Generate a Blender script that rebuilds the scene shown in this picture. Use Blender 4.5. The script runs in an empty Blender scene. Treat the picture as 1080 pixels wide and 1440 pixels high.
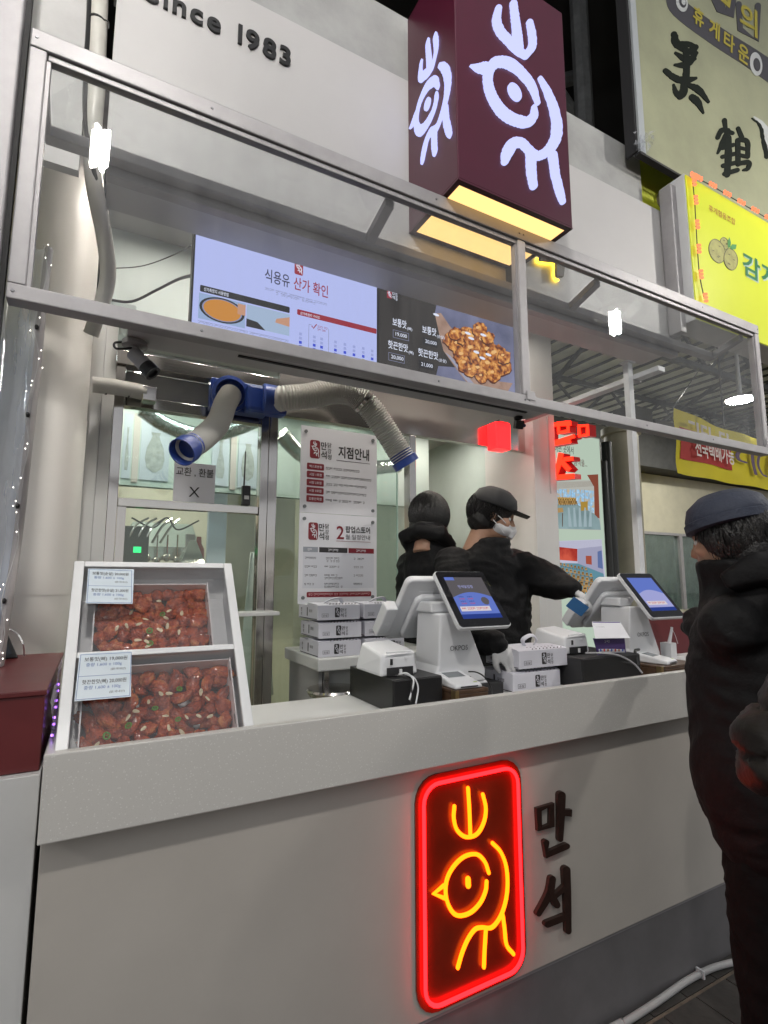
import bpy, bmesh, math, random
from mathutils import Vector, Matrix, Euler, noise

# ------------------------------------------------------------------ scene, camera, sky, sun, exposure
SC = bpy.context.scene
COL = SC.collection
R = math.radians
CAM = Vector((0.0, -1.3109, 1.45))
FPX, PITCH, YAW = 745.0, math.atan(96 / 745.0), R(28.3)
cam_d = bpy.data.cameras.new('camera')
cam_d.sensor_fit = 'HORIZONTAL'; cam_d.sensor_width = 36.0; cam_d.lens = FPX / 1080 * 36
cam_d.clip_start = 0.02; cam_d.clip_end = 400
cam = bpy.data.objects.new('camera', cam_d); COL.objects.link(cam)
cam.location = CAM; cam.rotation_euler = (math.pi / 2 + PITCH, 0, -YAW)
SC.camera = cam

world = bpy.data.worlds.new('World'); SC.world = world; world.use_nodes = True
wn = world.node_tree.nodes; wl = world.node_tree.links
for n in list(wn): wn.remove(n)
sky = wn.new('ShaderNodeTexSky'); sky.sky_type = 'NISHITA'; sky.sun_disc = False
sky.sun_elevation = R(48); sky.sun_rotation = R(200)
hs = wn.new('ShaderNodeHueSaturation'); hs.inputs['Saturation'].default_value = 0.18
bg = wn.new('ShaderNodeBackground'); bg.inputs['Strength'].default_value = 0.078
wo = wn.new('ShaderNodeOutputWorld')
wl.new(sky.outputs[0], hs.inputs['Color']); wl.new(hs.outputs[0], bg.inputs['Color']); wl.new(bg.outputs[0], wo.inputs['Surface'])

sun_d = bpy.data.lights.new('sun', 'SUN'); sun_d.energy = 0.12; sun_d.angle = R(25); sun_d.color = (1, 0.96, 0.9)
sun = bpy.data.objects.new('sun', sun_d); COL.objects.link(sun)
sun.rotation_euler = (R(42), 0, R(-20))

SC.view_settings.view_transform = 'Standard'; SC.view_settings.look = 'None'
SC.view_settings.exposure = 0.0; SC.view_settings.gamma = 1.0
SC.render.engine = 'CYCLES'
SC.cycles.use_denoising = True
SC.cycles.max_bounces = 8; SC.cycles.transparent_max_bounces = 16
SC.cycles.sample_clamp_indirect = 4.0
SC.cycles.caustics_reflective = False; SC.cycles.caustics_refractive = False

# ------------------------------------------------------------------ layout helper: a viewing ray met with a chosen plane of the place
_F = Vector((math.sin(YAW) * math.cos(PITCH), math.cos(YAW) * math.cos(PITCH), math.sin(PITCH)))
_R = Vector((math.cos(YAW), -math.sin(YAW), 0)); _U = _R.cross(_F)
def P(px, py, x=None, y=None, z=None):
    r = _F + _R * ((px - 540) / FPX) - _U * ((py - 720) / FPX)
    if x is not None: t = (x - CAM.x) / r.x
    elif y is not None: t = (y - CAM.y) / r.y
    else: t = (z - CAM.z) / r.z
    return CAM + r * t
def PP(px, py, o, n):
    r = _F + _R * ((px - 540) / FPX) - _U * ((py - 720) / FPX)
    return CAM + r * ((o - CAM).dot(n) / r.dot(n))

# ------------------------------------------------------------------ materials
MATS = {}
def mat(name, col, rough=0.5, metal=0.0, emit=None, estr=0.0, noise_amt=0.0, noise_scale=8.0, bump=0.0, bump_scale=60.0,
        coat=0.0, spec=0.5, rough_var=0.0, trans=0.0, alpha=1.0, sss=0.0):
    if name in MATS: return MATS[name]
    m = bpy.data.materials.new(name); m.use_nodes = True
    nt = m.node_tree; b = nt.nodes['Principled BSDF']
    b.inputs['Base Color'].default_value = (*col, 1); b.inputs['Roughness'].default_value = rough
    b.inputs['Metallic'].default_value = metal; b.inputs['Specular IOR Level'].default_value = spec
    b.inputs['Coat Weight'].default_value = coat; b.inputs['Coat Roughness'].default_value = 0.12
    if emit is not None:
        b.inputs['Emission Color'].default_value = (*emit, 1); b.inputs['Emission Strength'].default_value = estr
    if trans: b.inputs['Transmission Weight'].default_value = trans
    if alpha < 1: b.inputs['Alpha'].default_value = alpha
    if sss:
        b.inputs['Subsurface Weight'].default_value = sss; b.inputs['Subsurface Radius'].default_value = (0.01, 0.004, 0.002)
    if noise_amt or rough_var or bump:
        tc = nt.nodes.new('ShaderNodeTexCoord')
        if noise_amt or rough_var:
            n = nt.nodes.new('ShaderNodeTexNoise'); n.inputs['Scale'].default_value = noise_scale
            n.inputs['Detail'].default_value = 6; n.inputs['Roughness'].default_value = 0.62
            nt.links.new(tc.outputs['Object'], n.inputs['Vector'])
        if noise_amt:
            mx = nt.nodes.new('ShaderNodeMix'); mx.data_type = 'RGBA'
            d = 1 - noise_amt
            mx.inputs['A'].default_value = (col[0] * d, col[1] * d, col[2] * d, 1)
            k = 1 + noise_amt * 0.6
            mx.inputs['B'].default_value = (min(1, col[0] * k), min(1, col[1] * k), min(1, col[2] * k), 1)
            mr = nt.nodes.new('ShaderNodeMapRange'); mr.inputs['From Min'].default_value = 0.3; mr.inputs['From Max'].default_value = 0.7
            nt.links.new(n.outputs['Fac'], mr.inputs['Value'])
            nt.links.new(mr.outputs['Result'], mx.inputs['Factor']); nt.links.new(mx.outputs['Result'], b.inputs['Base Color'])
        if rough_var:
            mr2 = nt.nodes.new('ShaderNodeMapRange'); mr2.inputs['To Min'].default_value = max(0.02, rough - rough_var); mr2.inputs['To Max'].default_value = rough + rough_var
            nt.links.new(n.outputs['Fac'], mr2.inputs['Value']); nt.links.new(mr2.outputs['Result'], b.inputs['Roughness'])
        if bump:
            n2 = nt.nodes.new('ShaderNodeTexNoise'); n2.inputs['Scale'].default_value = bump_scale; n2.inputs['Detail'].default_value = 4
            nt.links.new(tc.outputs['Object'], n2.inputs['Vector'])
            bp = nt.nodes.new('ShaderNodeBump'); bp.inputs['Strength'].default_value = bump; bp.inputs['Distance'].default_value = 0.01
            nt.links.new(n2.outputs['Fac'], bp.inputs['Height']); nt.links.new(bp.outputs['Normal'], b.inputs['Normal'])
    MATS[name] = m
    return m
def emis(name, col, s):
    if name in MATS: return MATS[name]
    m = bpy.data.materials.new(name); m.use_nodes = True; nt = m.node_tree
    for n in list(nt.nodes): nt.nodes.remove(n)
    e = nt.nodes.new('ShaderNodeEmission'); e.inputs['Color'].default_value = (*col, 1); e.inputs['Strength'].default_value = s
    o = nt.nodes.new('ShaderNodeOutputMaterial'); nt.links.new(e.outputs[0], o.inputs['Surface'])
    MATS[name] = m
    return m
def glass_mat(name, tint=(1, 1, 1), haze=0.03, rough=0.0, hazecol=(0.8, 0.8, 0.8), refl=1.0, ior=1.5):
    """thin pane: clear transmission, Fresnel reflection of the real surroundings, a little dust"""
    if name in MATS: return MATS[name]
    m = bpy.data.materials.new(name); m.use_nodes = True; nt = m.node_tree
    for n in list(nt.nodes): nt.nodes.remove(n)
    t = nt.nodes.new('ShaderNodeBsdfTransparent'); t.inputs['Color'].default_value = (*tint, 1)
    g = nt.nodes.new('ShaderNodeBsdfGlossy'); g.inputs['Roughness'].default_value = rough
    d = nt.nodes.new('ShaderNodeBsdfDiffuse'); d.inputs['Color'].default_value = (*hazecol, 1)
    ge = nt.nodes.new('ShaderNodeNewGeometry'); dt = nt.nodes.new('ShaderNodeVectorMath'); dt.operation = 'DOT_PRODUCT'
    ab = nt.nodes.new('ShaderNodeMath'); ab.operation = 'ABSOLUTE'
    om = nt.nodes.new('ShaderNodeMath'); om.operation = 'SUBTRACT'; om.inputs[0].default_value = 1.0
    pw = nt.nodes.new('ShaderNodeMath'); pw.operation = 'POWER'; pw.inputs[1].default_value = 5.0
    fr = nt.nodes.new('ShaderNodeMath'); fr.operation = 'MULTIPLY_ADD'; fr.inputs[1].default_value = 0.96; fr.inputs[2].default_value = ((ior - 1) / (ior + 1)) ** 2
    nt.links.new(ge.outputs['Normal'], dt.inputs[0]); nt.links.new(ge.outputs['Incoming'], dt.inputs[1]); nt.links.new(dt.outputs['Value'], ab.inputs[0])
    nt.links.new(ab.outputs[0], om.inputs[1]); nt.links.new(om.outputs[0], pw.inputs[0]); nt.links.new(pw.outputs[0], fr.inputs[0])
    mul = nt.nodes.new('ShaderNodeMath'); mul.operation = 'MULTIPLY'; mul.inputs[1].default_value = refl
    m1 = nt.nodes.new('ShaderNodeMixShader'); m2 = nt.nodes.new('ShaderNodeMixShader')
    tc = nt.nodes.new('ShaderNodeTexCoord'); nz = nt.nodes.new('ShaderNodeTexNoise'); nz.inputs['Scale'].default_value = 3.5; nz.inputs['Detail'].default_value = 5
    mr = nt.nodes.new('ShaderNodeMapRange'); mr.inputs['From Min'].default_value = 0.3; mr.inputs['From Max'].default_value = 0.75
    mr.inputs['To Min'].default_value = haze * 0.4; mr.inputs['To Max'].default_value = haze * 1.8
    mpg = nt.nodes.new('ShaderNodeMapping'); mpg.inputs['Scale'].default_value = (5, 5, 0.7); mpg.inputs['Rotation'].default_value = (0, 0.12, 0)
    nt.links.new(tc.outputs['Object'], mpg.inputs['Vector']); nt.links.new(mpg.outputs[0], nz.inputs['Vector']); nt.links.new(nz.outputs['Fac'], mr.inputs['Value'])
    nt.links.new(mr.outputs['Result'], m1.inputs['Fac']); nt.links.new(t.outputs[0], m1.inputs[1]); nt.links.new(d.outputs[0], m1.inputs[2])
    nt.links.new(fr.outputs[0], mul.inputs[0]); nt.links.new(mul.outputs[0], m2.inputs['Fac'])
    nt.links.new(m1.outputs[0], m2.inputs[1]); nt.links.new(g.outputs[0], m2.inputs[2])
    o = nt.nodes.new('ShaderNodeOutputMaterial'); nt.links.new(m2.outputs[0], o.inputs['Surface'])
    MATS[name] = m
    return m

# ------------------------------------------------------------------ object helpers
MW = {}                      # world matrix of every thing's root
def tag(o, label=None, cat=None, group=None, kind=None):
    if label: o['label'] = label
    if cat: o['category'] = cat
    if group: o['group'] = group
    if kind: o['kind'] = kind
    return o
def thing(name, label, cat, loc, group=None, rotz=0.0, kind=None):
    o = bpy.data.objects.new(name, None); COL.objects.link(o)
    o.empty_display_size = 0.05
    M = Matrix.Translation(Vector(loc)) @ Matrix.Rotation(rotz, 4, 'Z')
    o.matrix_world = M; MW[o.name] = M
    return tag(o, label, cat, group, kind)
def root_matrix(p):
    while p is not None:
        if p.name in MW: return MW[p.name]
        p = p.parent
    return Matrix.Identity(4)

def crom(pts, n=6, closed=False):
    pts = [Vector(p) for p in pts]
    if len(pts) < 3: return pts
    out = []; L = len(pts)
    rng = range(L if closed else L - 1)
    for i in rng:
        p1, p2 = pts[i], pts[(i + 1) % L]
        p0 = pts[i - 1] if (closed or i > 0) else p1 * 2 - p2
        p3 = pts[(i + 2) % L] if (closed or i + 2 < L) else p2 * 2 - p1
        for k in range(n):
            t = k / n
            out.append(0.5 * ((2 * p1) + (p2 - p0) * t + (2 * p0 - 5 * p1 + 4 * p2 - p3) * t * t + (3 * p1 - p0 - 3 * p2 + p3) * t ** 3))
    if not closed: out.append(pts[-1])
    return out

class MB:
    def __init__(s, M=None):
        s.v = []; s.f = []; s.M = M
    def add(s, vs, fs):
        b = len(s.v)
        s.v += [(s.M @ Vector(v)) if s.M is not None else Vector(v) for v in vs]
        s.f += [tuple(b + i for i in f) for f in fs]
        return s
    def box(s, x0, x1, y0, y1, z0, z1):
        return s.add([(x0, y0, z0), (x1, y0, z0), (x1, y1, z0), (x0, y1, z0), (x0, y0, z1), (x1, y0, z1), (x1, y1, z1), (x0, y1, z1)],
                     [(0, 3, 2, 1), (4, 5, 6, 7), (0, 1, 5, 4), (1, 2, 6, 5), (2, 3, 7, 6), (3, 0, 4, 7)])
    def hexa(s, p):           # 8 points: bottom loop then top loop
        return s.add(p, [(0, 3, 2, 1), (4, 5, 6, 7), (0, 1, 5, 4), (1, 2, 6, 5), (2, 3, 7, 6), (3, 0, 4, 7)])
    def prism(s, loop, vec):
        loop = [Vector(p) for p in loop]; vec = Vector(vec); n = len(loop)
        vs = loop + [p + vec for p in loop]
        fs = [tuple(range(n))[::-1], tuple(range(n, 2 * n))] + [(i, (i + 1) % n, n + (i + 1) % n, n + i) for i in range(n)]
        return s.add(vs, fs)
    def face(s, loop):
        return s.add(loop, [tuple(range(len(loop)))])
    def tube(s, pts, r, n=10, closed=False, cap=True, sx=1.0):
        pts = [Vector(p) for p in pts]; L = len(pts)
        rs = r if isinstance(r, (list, tuple)) else [r] * L
        vs = []; up = None; fs = []
        for i, p in enumerate(pts):
            if closed: d = pts[(i + 1) % L] - pts[i - 1]
            else: d = pts[min(i + 1, L - 1)] - pts[max(i - 1, 0)]
            d = d.normalized() if d.length > 1e-9 else Vector((0, 0, 1))
            if up is None:
                up = Vector((0, 0, 1)) if abs(d.z) < 0.9 else Vector((1, 0, 0))
            a = d.cross(up)
            if a.length < 1e-6: a = d.orthogonal()
            a.normalize(); up = a.cross(d).normalized()
            for k in range(n):
                t = 2 * math.pi * k / n
                vs.append(p + (a * math.cos(t) * sx + up * math.sin(t)) * rs[i])
        for i in range(L if closed else L - 1):
            j = (i + 1) % L
            for k in range(n):
                k2 = (k + 1) % n
                fs.append((i * n + k, i * n + k2, j * n + k2, j * n + k))
        if cap and not closed:
            fs.append(tuple(range(n))); fs.append(tuple(range((L - 1) * n, L * n))[::-1])
        return s.add(vs, fs)
    def cyl(s, p0, p1, r, r1=None, n=16, cap=True):
        return s.tube([p0, p1], [r, r if r1 is None else r1], n, cap=cap)
    def lathe(s, prof, o=(0, 0, 0), ax=(0, 0, 1), n=20, cap=True):
        ax = Vector(ax).normalized(); a = ax.orthogonal().normalized(); b = ax.cross(a); o = Vector(o)
        vs = []; fs = []
        for r, h in prof:
            for k in range(n):
                t = 2 * math.pi * k / n
                vs.append(o + ax * h + (a * math.cos(t) + b * math.sin(t)) * max(r, 1e-5))
        for i in range(len(prof) - 1):
            for k in range(n):
                k2 = (k + 1) % n
                fs.append((i * n + k, i * n + k2, (i + 1) * n + k2, (i + 1) * n + k))
        if cap: fs.append(tuple(range(n))[::-1]); fs.append(tuple(range((len(prof) - 1) * n, len(prof) * n)))
        return s.add(vs, fs)
    def ball(s, c, r, nu=12, nv=8):
        c = Vector(c); r = Vector(r) if hasattr(r, '__len__') else Vector((r, r, r))
        vs = [c + Vector((0, 0, r.z))]; fs = []
        for i in range(1, nv):
            ph = math.pi * i / nv
            for k in range(nu):
                t = 2 * math.pi * k / nu
                vs.append(c + Vector((r.x * math.sin(ph) * math.cos(t), r.y * math.sin(ph) * math.sin(t), r.z * math.cos(ph))))
        vs.append(c - Vector((0, 0, r.z)))
        for k in range(nu): fs.append((0, 1 + k, 1 + (k + 1) % nu))
        for i in range(nv - 2):
            for k in range(nu):
                a = 1 + i * nu + k; b = 1 + i * nu + (k + 1) % nu
                fs.append((a, a + nu, b + nu, b))
        last = len(vs) - 1; o = 1 + (nv - 2) * nu
        for k in range(nu): fs.append((o + k, last, o + (k + 1) % nu))
        return s.add(vs, fs)
    def ribbon(s, pts, w, mp, depth, cap=True, jag=0.0, seed=0, n=6, closed=False, smooth=True):
        """brush stroke: 2-D centre line with widths, mapped by mp(u,v,d) into the place, extruded by depth"""
        rnd = random.Random(seed)
        if not isinstance(w, (list, tuple)): w = [w] * len(pts)
        q = [Vector((p[0], p[1], ww)) for p, ww in zip(pts, w)]
        if smooth and len(q) > 2: q = crom(q, n, closed)
        Lq = len(q); a_, b_ = [], []
        for i, p in enumerate(q):
            if closed: d = q[(i + 1) % Lq] - q[i - 1]
            else: d = q[min(i + 1, Lq - 1)] - q[max(i - 1, 0)]
            d = Vector((d.x, d.y)).normalized(); nn = Vector((-d.y, d.x)); c = Vector((p.x, p.y)); h = p.z / 2
            a_.append(c + nn * h * (1 + rnd.uniform(-jag, jag))); b_.append(c - nn * h * (1 + rnd.uniform(-jag, jag)))
        if closed:
            vs = []; fs = []
            for k, loop in enumerate((a_, b_)):
                vs += [mp(p.x, p.y, depth) for p in loop]
            for k, loop in enumerate((a_, b_)):
                vs += [mp(p.x, p.y, 0) for p in loop]
            for i in range(Lq):
                j = (i + 1) % Lq
                fs += [(i, j, Lq + j, Lq + i), (2 * Lq + i, i, j, 2 * Lq + j)[::-1], (Lq + i, Lq + j, 3 * Lq + j, 3 * Lq + i)[::-1]]
            return s.add(vs, fs)
        e0, e1 = [], []
        if cap:
            for (lst, i0, sgn) in ((e0, 0, -1), (e1, Lq - 1, 1)):
                p = q[i0]; qn = q[1] if i0 == 0 else q[-2]
                d = (Vector((p.x, p.y)) - Vector((qn.x, qn.y))).normalized(); nn = Vector((-d.y, d.x)); h = p.z / 2
                for k in range(1, 6):
                    t = math.pi * k / 6
                    lst.append(Vector((p.x, p.y)) + nn * h * math.cos(t) + d * h * math.sin(t))
        # strip of quads + caps, front only quads; sides
        vs = [mp(p.x, p.y, depth) for p in a_] + [mp(p.x, p.y, depth) for p in b_] + [mp(p.x, p.y, 0) for p in a_] + [mp(p.x, p.y, 0) for p in b_]
        fs = []
        for i in range(Lq - 1):
            fs += [(i, i + 1, Lq + i + 1, Lq + i)[::-1], (2 * Lq + i, 2 * Lq + i + 1, i + 1, i)[::-1], (Lq + i, Lq + i + 1, 3 * Lq + i + 1, 3 * Lq + i)[::-1]]
        o = len(vs)
        if cap:
            m = len(e0)
            vs += [mp(p.x, p.y, depth) for p in e0] + [mp(p.x, p.y, 0) for p in e0] + [mp(p.x, p.y, depth) for p in e1] + [mp(p.x, p.y, 0) for p in e1]
            # start cap: nn here is mirrored: runs from b side to a side
            lo = [Lq] + [o + k for k in range(m)] + [0]; lb = [3 * Lq] + [o + m + k for k in range(m)] + [2 * Lq]
            fs.append(tuple(lo)); fs += [(lo[k], lo[k + 1], lb[k + 1], lb[k]) for k in range(m + 1)]
            lo = [Lq - 1] + [o + 2 * m + k for k in range(m)] + [2 * Lq - 1]; lb = [3 * Lq - 1] + [o + 3 * m + k for k in range(m)] + [4 * Lq - 1]
            fs.append(tuple(lo)); fs += [(lo[k], lo[k + 1], lb[k + 1], lb[k]) for k in range(m + 1)]
        else:
            fs += [(0, Lq, 3 * Lq, 2 * Lq), (Lq - 1, 2 * Lq - 1, 4 * Lq - 1, 3 * Lq - 1)]
        return s.add(vs, fs)
    def build(s, name, m, parent=None, smooth=None, bevel=0.0, seg=2, label=None, cat=None, group=None, kind=None, base=None, fix=True):
        inv = None
        if parent is not None: inv = root_matrix(parent).inverted()
        else:
            if base is None:
                xs = [v.x for v in s.v]; ys = [v.y for v in s.v]; zs = [v.z for v in s.v]
                base = ((min(xs) + max(xs)) / 2, (min(ys) + max(ys)) / 2, min(zs))
            inv = Matrix.Translation(-Vector(base))
        me = bpy.data.meshes.new(name)
        me.from_pydata([tuple(inv @ v) for v in s.v], [], s.f)
        if fix:
            bm = bmesh.new(); bm.from_mesh(me); bmesh.ops.recalc_face_normals(bm, faces=bm.faces); bm.to_mesh(me); bm.free()
        if m is not None: me.materials.append(m)
        if smooth:
            me.polygons.foreach_set('use_smooth', [True] * len(me.polygons))
            me.set_sharp_from_angle(angle=R(smooth if smooth is not True else 40))
        o = bpy.data.objects.new(name, me); COL.objects.link(o)
        if parent is not None: o.parent = parent
        else:
            o.location = base; MW[o.name] = Matrix.Translation(Vector(base))
        if bevel:
            b = o.modifiers.new('bevel', 'BEVEL'); b.width = bevel; b.segments = seg; b.limit_method = 'ANGLE'; b.angle_limit = R(40)
        return tag(o, label, cat, group, kind)

def bx(name, m, parent, x0, x1, y0, y1, z0, z1, bevel=0.0, **k):
    return MB().box(x0, x1, y0, y1, z0, z1).build(name, m, parent, bevel=bevel, **k)
def rrect(x0, x1, z0, z1, r, n=5):
    out = []
    for cx, cz, a0 in ((x1 - r, z1 - r, 0), (x0 + r, z1 - r, 90), (x0 + r, z0 + r, 180), (x1 - r, z0 + r, 270)):
        for k in range(n + 1):
            t = R(a0 + 90 * k / n); out.append((cx + r * math.cos(t), cz + r * math.sin(t)))
    return out
_txt = {}
def text_mesh(s, bold, res=3):
    key = (s, bold)
    if key in _txt: return _txt[key]
    c = bpy.data.curves.new('print', 'FONT'); c.body = s; c.size = 1; c.offset = bold; c.resolution_u = res
    o = bpy.data.objects.new('print', c); COL.objects.link(o)
    me = bpy.data.meshes.new_from_object(o)
    vs = [v.co.copy() for v in me.vertices]; fs = [tuple(p.vertices) for p in me.polygons]
    bpy.data.objects.remove(o); bpy.data.curves.remove(c); bpy.data.meshes.remove(me)
    xs = [v.x for v in vs]; ys = [v.y for v in vs]
    _txt[key] = (vs, fs, min(xs), max(xs), min(ys), max(ys))
    return _txt[key]
_queue = []
def scribble(name, m, parent, O, X, U, w, h, seed=0, lift=0.0004):
    """a line of print too small to read: tiny stroke clusters, a few per syllable"""
    rnd = random.Random(seed); O = Vector(O); X = Vector(X).normalized(); U = Vector(U).normalized(); N = X.cross(U)
    b = MB(); x = 0.0; O = O + N * lift
    def q(a, c, d, e): b.face([O + X * a + U * d, O + X * c + U * d, O + X * c + U * e, O + X * a + U * e])
    t = h * 0.17
    while x < w - h * 0.8:
        if rnd.random() < 0.16: x += h * 0.5; continue
        k = rnd.random()
        q(x, x + h * 0.5, h * 0.8, h * 0.8 + t); q(x + h * 0.62, x + h * 0.62 + t, h * 0.35, h)
        if k < 0.6: q(x, x + t, h * 0.4, h * 0.8)
        if k > 0.3: q(x + h * 0.1, x + h * 0.75, h * 0.05, h * 0.05 + t)
        if k > 0.55: q(x + h * 0.1, x + h * 0.1 + t, h * 0.05, h * 0.3)
        if k < 0.4: q(x + h * 0.1, x + h * 0.5, h * 0.42, h * 0.42 + t)
        x += h * 0.95
    if b.f: return b.build(name, m, parent, fix=False)
def txt(name, s, m, parent, O, X, U, w=None, h=None, bold=0.0, depth=0.0, align='L', lift=0.0008, label=None, res=3, mb=None):
    """lettering laid on a surface: O lower-left corner, X writing direction, U up; fitted to w x h. Set at the end, all of one weight together."""
    bold = min((0.0, 0.006, 0.012, 0.022), key=lambda t: abs(t - bold))
    _queue.append((name, s, m, parent, Vector(O), Vector(X), Vector(U), w, h, bold, depth, align, lift, label))
def set_type():
    for bold in sorted({q[9] for q in _queue}):
        todo = sorted({q[1] for q in _queue if q[9] == bold and (q[1], bold) not in _txt})
        if not todo: continue
        c = bpy.data.curves.new('print', 'FONT'); c.body = '\n'.join(todo); c.size = 1; c.offset = bold; c.resolution_u = 3; c.space_line = 4.0
        o = bpy.data.objects.new('print', c); COL.objects.link(o)
        me = bpy.data.meshes.new_from_object(o)
        rows = {}; vs = [v.co.copy() for v in me.vertices]; ymax = 0
        for p in me.polygons:
            f = tuple(p.vertices); yc = sum(vs[i].y for i in f) / len(f)
            rows.setdefault(int(round((0.35 - yc) / 4.0)), []).append(f)
        for i, s in enumerate(todo):
            fs = rows.get(i, []); ids = sorted({k for f in fs for k in f}); mp_ = {k: n for n, k in enumerate(ids)}
            if not ids: continue
            v2 = [Vector((vs[k].x, vs[k].y + 4.0 * i, 0)) for k in ids]
            xs = [v.x for v in v2]; ys_ = [v.y for v in v2]
            _txt[(s, bold)] = (v2, [tuple(mp_[k] for k in f) for f in fs], min(xs), max(xs), min(ys_), max(ys_))
        bpy.data.objects.remove(o); bpy.data.curves.remove(c); bpy.data.meshes.remove(me)
    for (name, s, m, parent, O, X, U, w, h, bold, depth, align, lift, label) in _queue:
        vs, fs, x0, x1, y0, y1 = _txt[(s, bold)]
        X = X.normalized(); U = U.normalized(); N = X.cross(U).normalized()
        sx = w / (x1 - x0) if w else None; sy = h / (y1 - y0) if h else None
        if sx is None: sx = sy
        if sy is None: sy = sx
        dx = {'L': 0.0, 'C': -(x1 - x0) * sx / 2, 'R': -(x1 - x0) * sx}[align]
        def mp(v, d): return O + X * ((v.x - x0) * sx + dx) + U * ((v.y - y0) * sy) + N * (lift + d)
        b = MB()
        if depth <= 0: b.add([mp(v, 0) for v in vs], fs)
        else:
            L = len(vs); cnt = {}
            for f in fs:
                for i in range(len(f)): cnt[(f[i], f[(i + 1) % len(f)])] = 1
            side = [(a, c, c + L, a + L) for (a, c) in cnt if (c, a) not in cnt]
            b.add([mp(v, depth) for v in vs] + [mp(v, 0) for v in vs], list(fs) + side)
        b.build(name, m, parent, fix=depth > 0, label=label)
def dup(root, M, label=None, group=None):
    """a copy of a thing with copies of its parts, placed by world matrix M relative to the source"""
    def cp(o, par):
        c = o.copy(); COL.objects.link(c)
        if par is not None: c.parent = par
        for ch in [k for k in KIDS.get(o.name, [])]: cp(ch, c)
        return c
    c = cp(root, None)
    c.matrix_world = M; MW[c.name] = M
    if label: c['label'] = label
    if group: c['group'] = group
    return c
KIDS = {}
def learn(root):
    KIDS.clear()
    for o in list(COL.objects):
        if o.parent is not None: KIDS.setdefault(o.parent.name, []).append(o)

# ------------------------------------------------------------------ shared materials
WHITE = mat('white_laminate', (0.62, 0.62, 0.61), 0.42, noise_amt=0.05, noise_scale=3, rough_var=0.08)
WPLAST = mat('white_plastic', (0.72, 0.73, 0.74), 0.32, noise_amt=0.03, noise_scale=5)
BLACKP = mat('black_plastic', (0.012, 0.012, 0.013), 0.38, noise_amt=0.1)
MATTEB = mat('matte_black', (0.018, 0.018, 0.02), 0.7)
ALU = mat('aluminium_frame', (0.35, 0.34, 0.35), 0.5, metal=0.3, noise_amt=0.12, noise_scale=14, rough_var=0.12)
INK = mat('print_black', (0.02, 0.018, 0.02), 0.55)
INKR = mat('print_maroon', (0.20, 0.012, 0.022), 0.5)
PAPER = mat('paper_white', (0.70, 0.70, 0.74), 0.6, noise_amt=0.03, noise_scale=4)
CLEAR = glass_mat('canopy_glass', (0.985, 0.99, 0.99), 0.022, 0.0, (0.75, 0.75, 0.75), 0.9)
SHOPGL = glass_mat('shop_glass', (0.9, 0.97, 0.94), 0.02, 0.0, (0.6, 0.7, 0.68), 1.6)
XV, YV, ZV = Vector((1, 0, 0)), Vector((0, 1, 0)), Vector((0, 0, 1))
# ================================================================== ground
GROUT = mat('grout', (0.16, 0.13, 0.10), 0.9, noise_amt=0.4, noise_scale=25)
TILE = mat('floor_tile', (0.045, 0.042, 0.038), 0.55, noise_amt=0.45, noise_scale=9, rough_var=0.15, bump=0.15, bump_scale=40)
ground = MB().face([(-30, -30, 0), (60, -30, 0), (60, 60, 0), (-30, 60, 0)]).build('ground', GROUT, None, kind='structure', base=(0, 0, 0))
tm = None
for i in range(-6, 22):
    for j in range(0, 7):
        if tm is None:
            o = bx('tile', TILE, ground, 0.0, 0.1745, -0.352, 0, 0, 0.004); tm = o
        else:
            o = tm.copy(); COL.objects.link(o)
        o.location = (0.143 + i * 0.1795, -0.018 - j * 0.358, 0.0)
# narrow border tiles along the counter foot
tm2 = None
for i in range(-6, 22):
    if tm2 is None:
        o = bx('tile', TILE, ground, 0.0, 0.1745, 0, 0.05, 0, 0.004); tm2 = o
    else:
        o = tm2.copy(); COL.objects.link(o)
    o.location = (0.115 + i * 0.1795, -0.004, 0.0)
INNERF = mat('inner_floor_tile', (0.30, 0.27, 0.22), 0.4, noise_amt=0.15, noise_scale=3)
bx('inner_floor', INNERF, None, -0.6, 2.6, 0.47, 4.4, 0.001, 0.15, kind='structure')

# ================================================================== service counter
def speckle_mat():
    m = mat('speckled_stone', (0.56, 0.55, 0.53), 0.32, rough_var=0.08, noise_scale=6)
    nt = m.node_tree; b = nt.nodes['Principled BSDF']
    tc = nt.nodes.new('ShaderNodeTexCoord')
    vo = nt.nodes.new('ShaderNodeTexVoronoi'); vo.inputs['Scale'].default_value = 130
    rp = nt.nodes.new('ShaderNodeValToRGB'); e = rp.color_ramp.elements
    e[0].position = 0.14; e[0].color = (0.73, 0.72, 0.69, 1); e[1].position = 0.24; e[1].color = (0.61, 0.595, 0.565, 1)
    vo2 = nt.nodes.new('ShaderNodeTexVoronoi'); vo2.inputs['Scale'].default_value = 230
    rp2 = nt.nodes.new('ShaderNodeValToRGB'); e = rp2.color_ramp.elements
    e[0].position = 0.10; e[0].color = (0.86, 0.85, 0.84, 1); e[1].position = 0.2; e[1].color = (1, 1, 1, 1)
    mx = nt.nodes.new('ShaderNodeMix'); mx.data_type = 'RGBA'; mx.blend_type = 'MULTIPLY'; mx.inputs['Factor'].default_value = 1
    for v in (vo, vo2): nt.links.new(tc.outputs['Object'], v.inputs['Vector'])
    nt.links.new(vo.outputs['Distance'], rp.inputs['Fac']); nt.links.new(vo2.outputs['Distance'], rp2.inputs['Fac'])
    nt.links.new(rp.outputs['Color'], mx.inputs['A']); nt.links.new(rp2.outputs['Color'], mx.inputs['B'])
    nt.links.new(mx.outputs['Result'], b.inputs['Base Color'])
    return m
STONE = speckle_mat()
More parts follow.
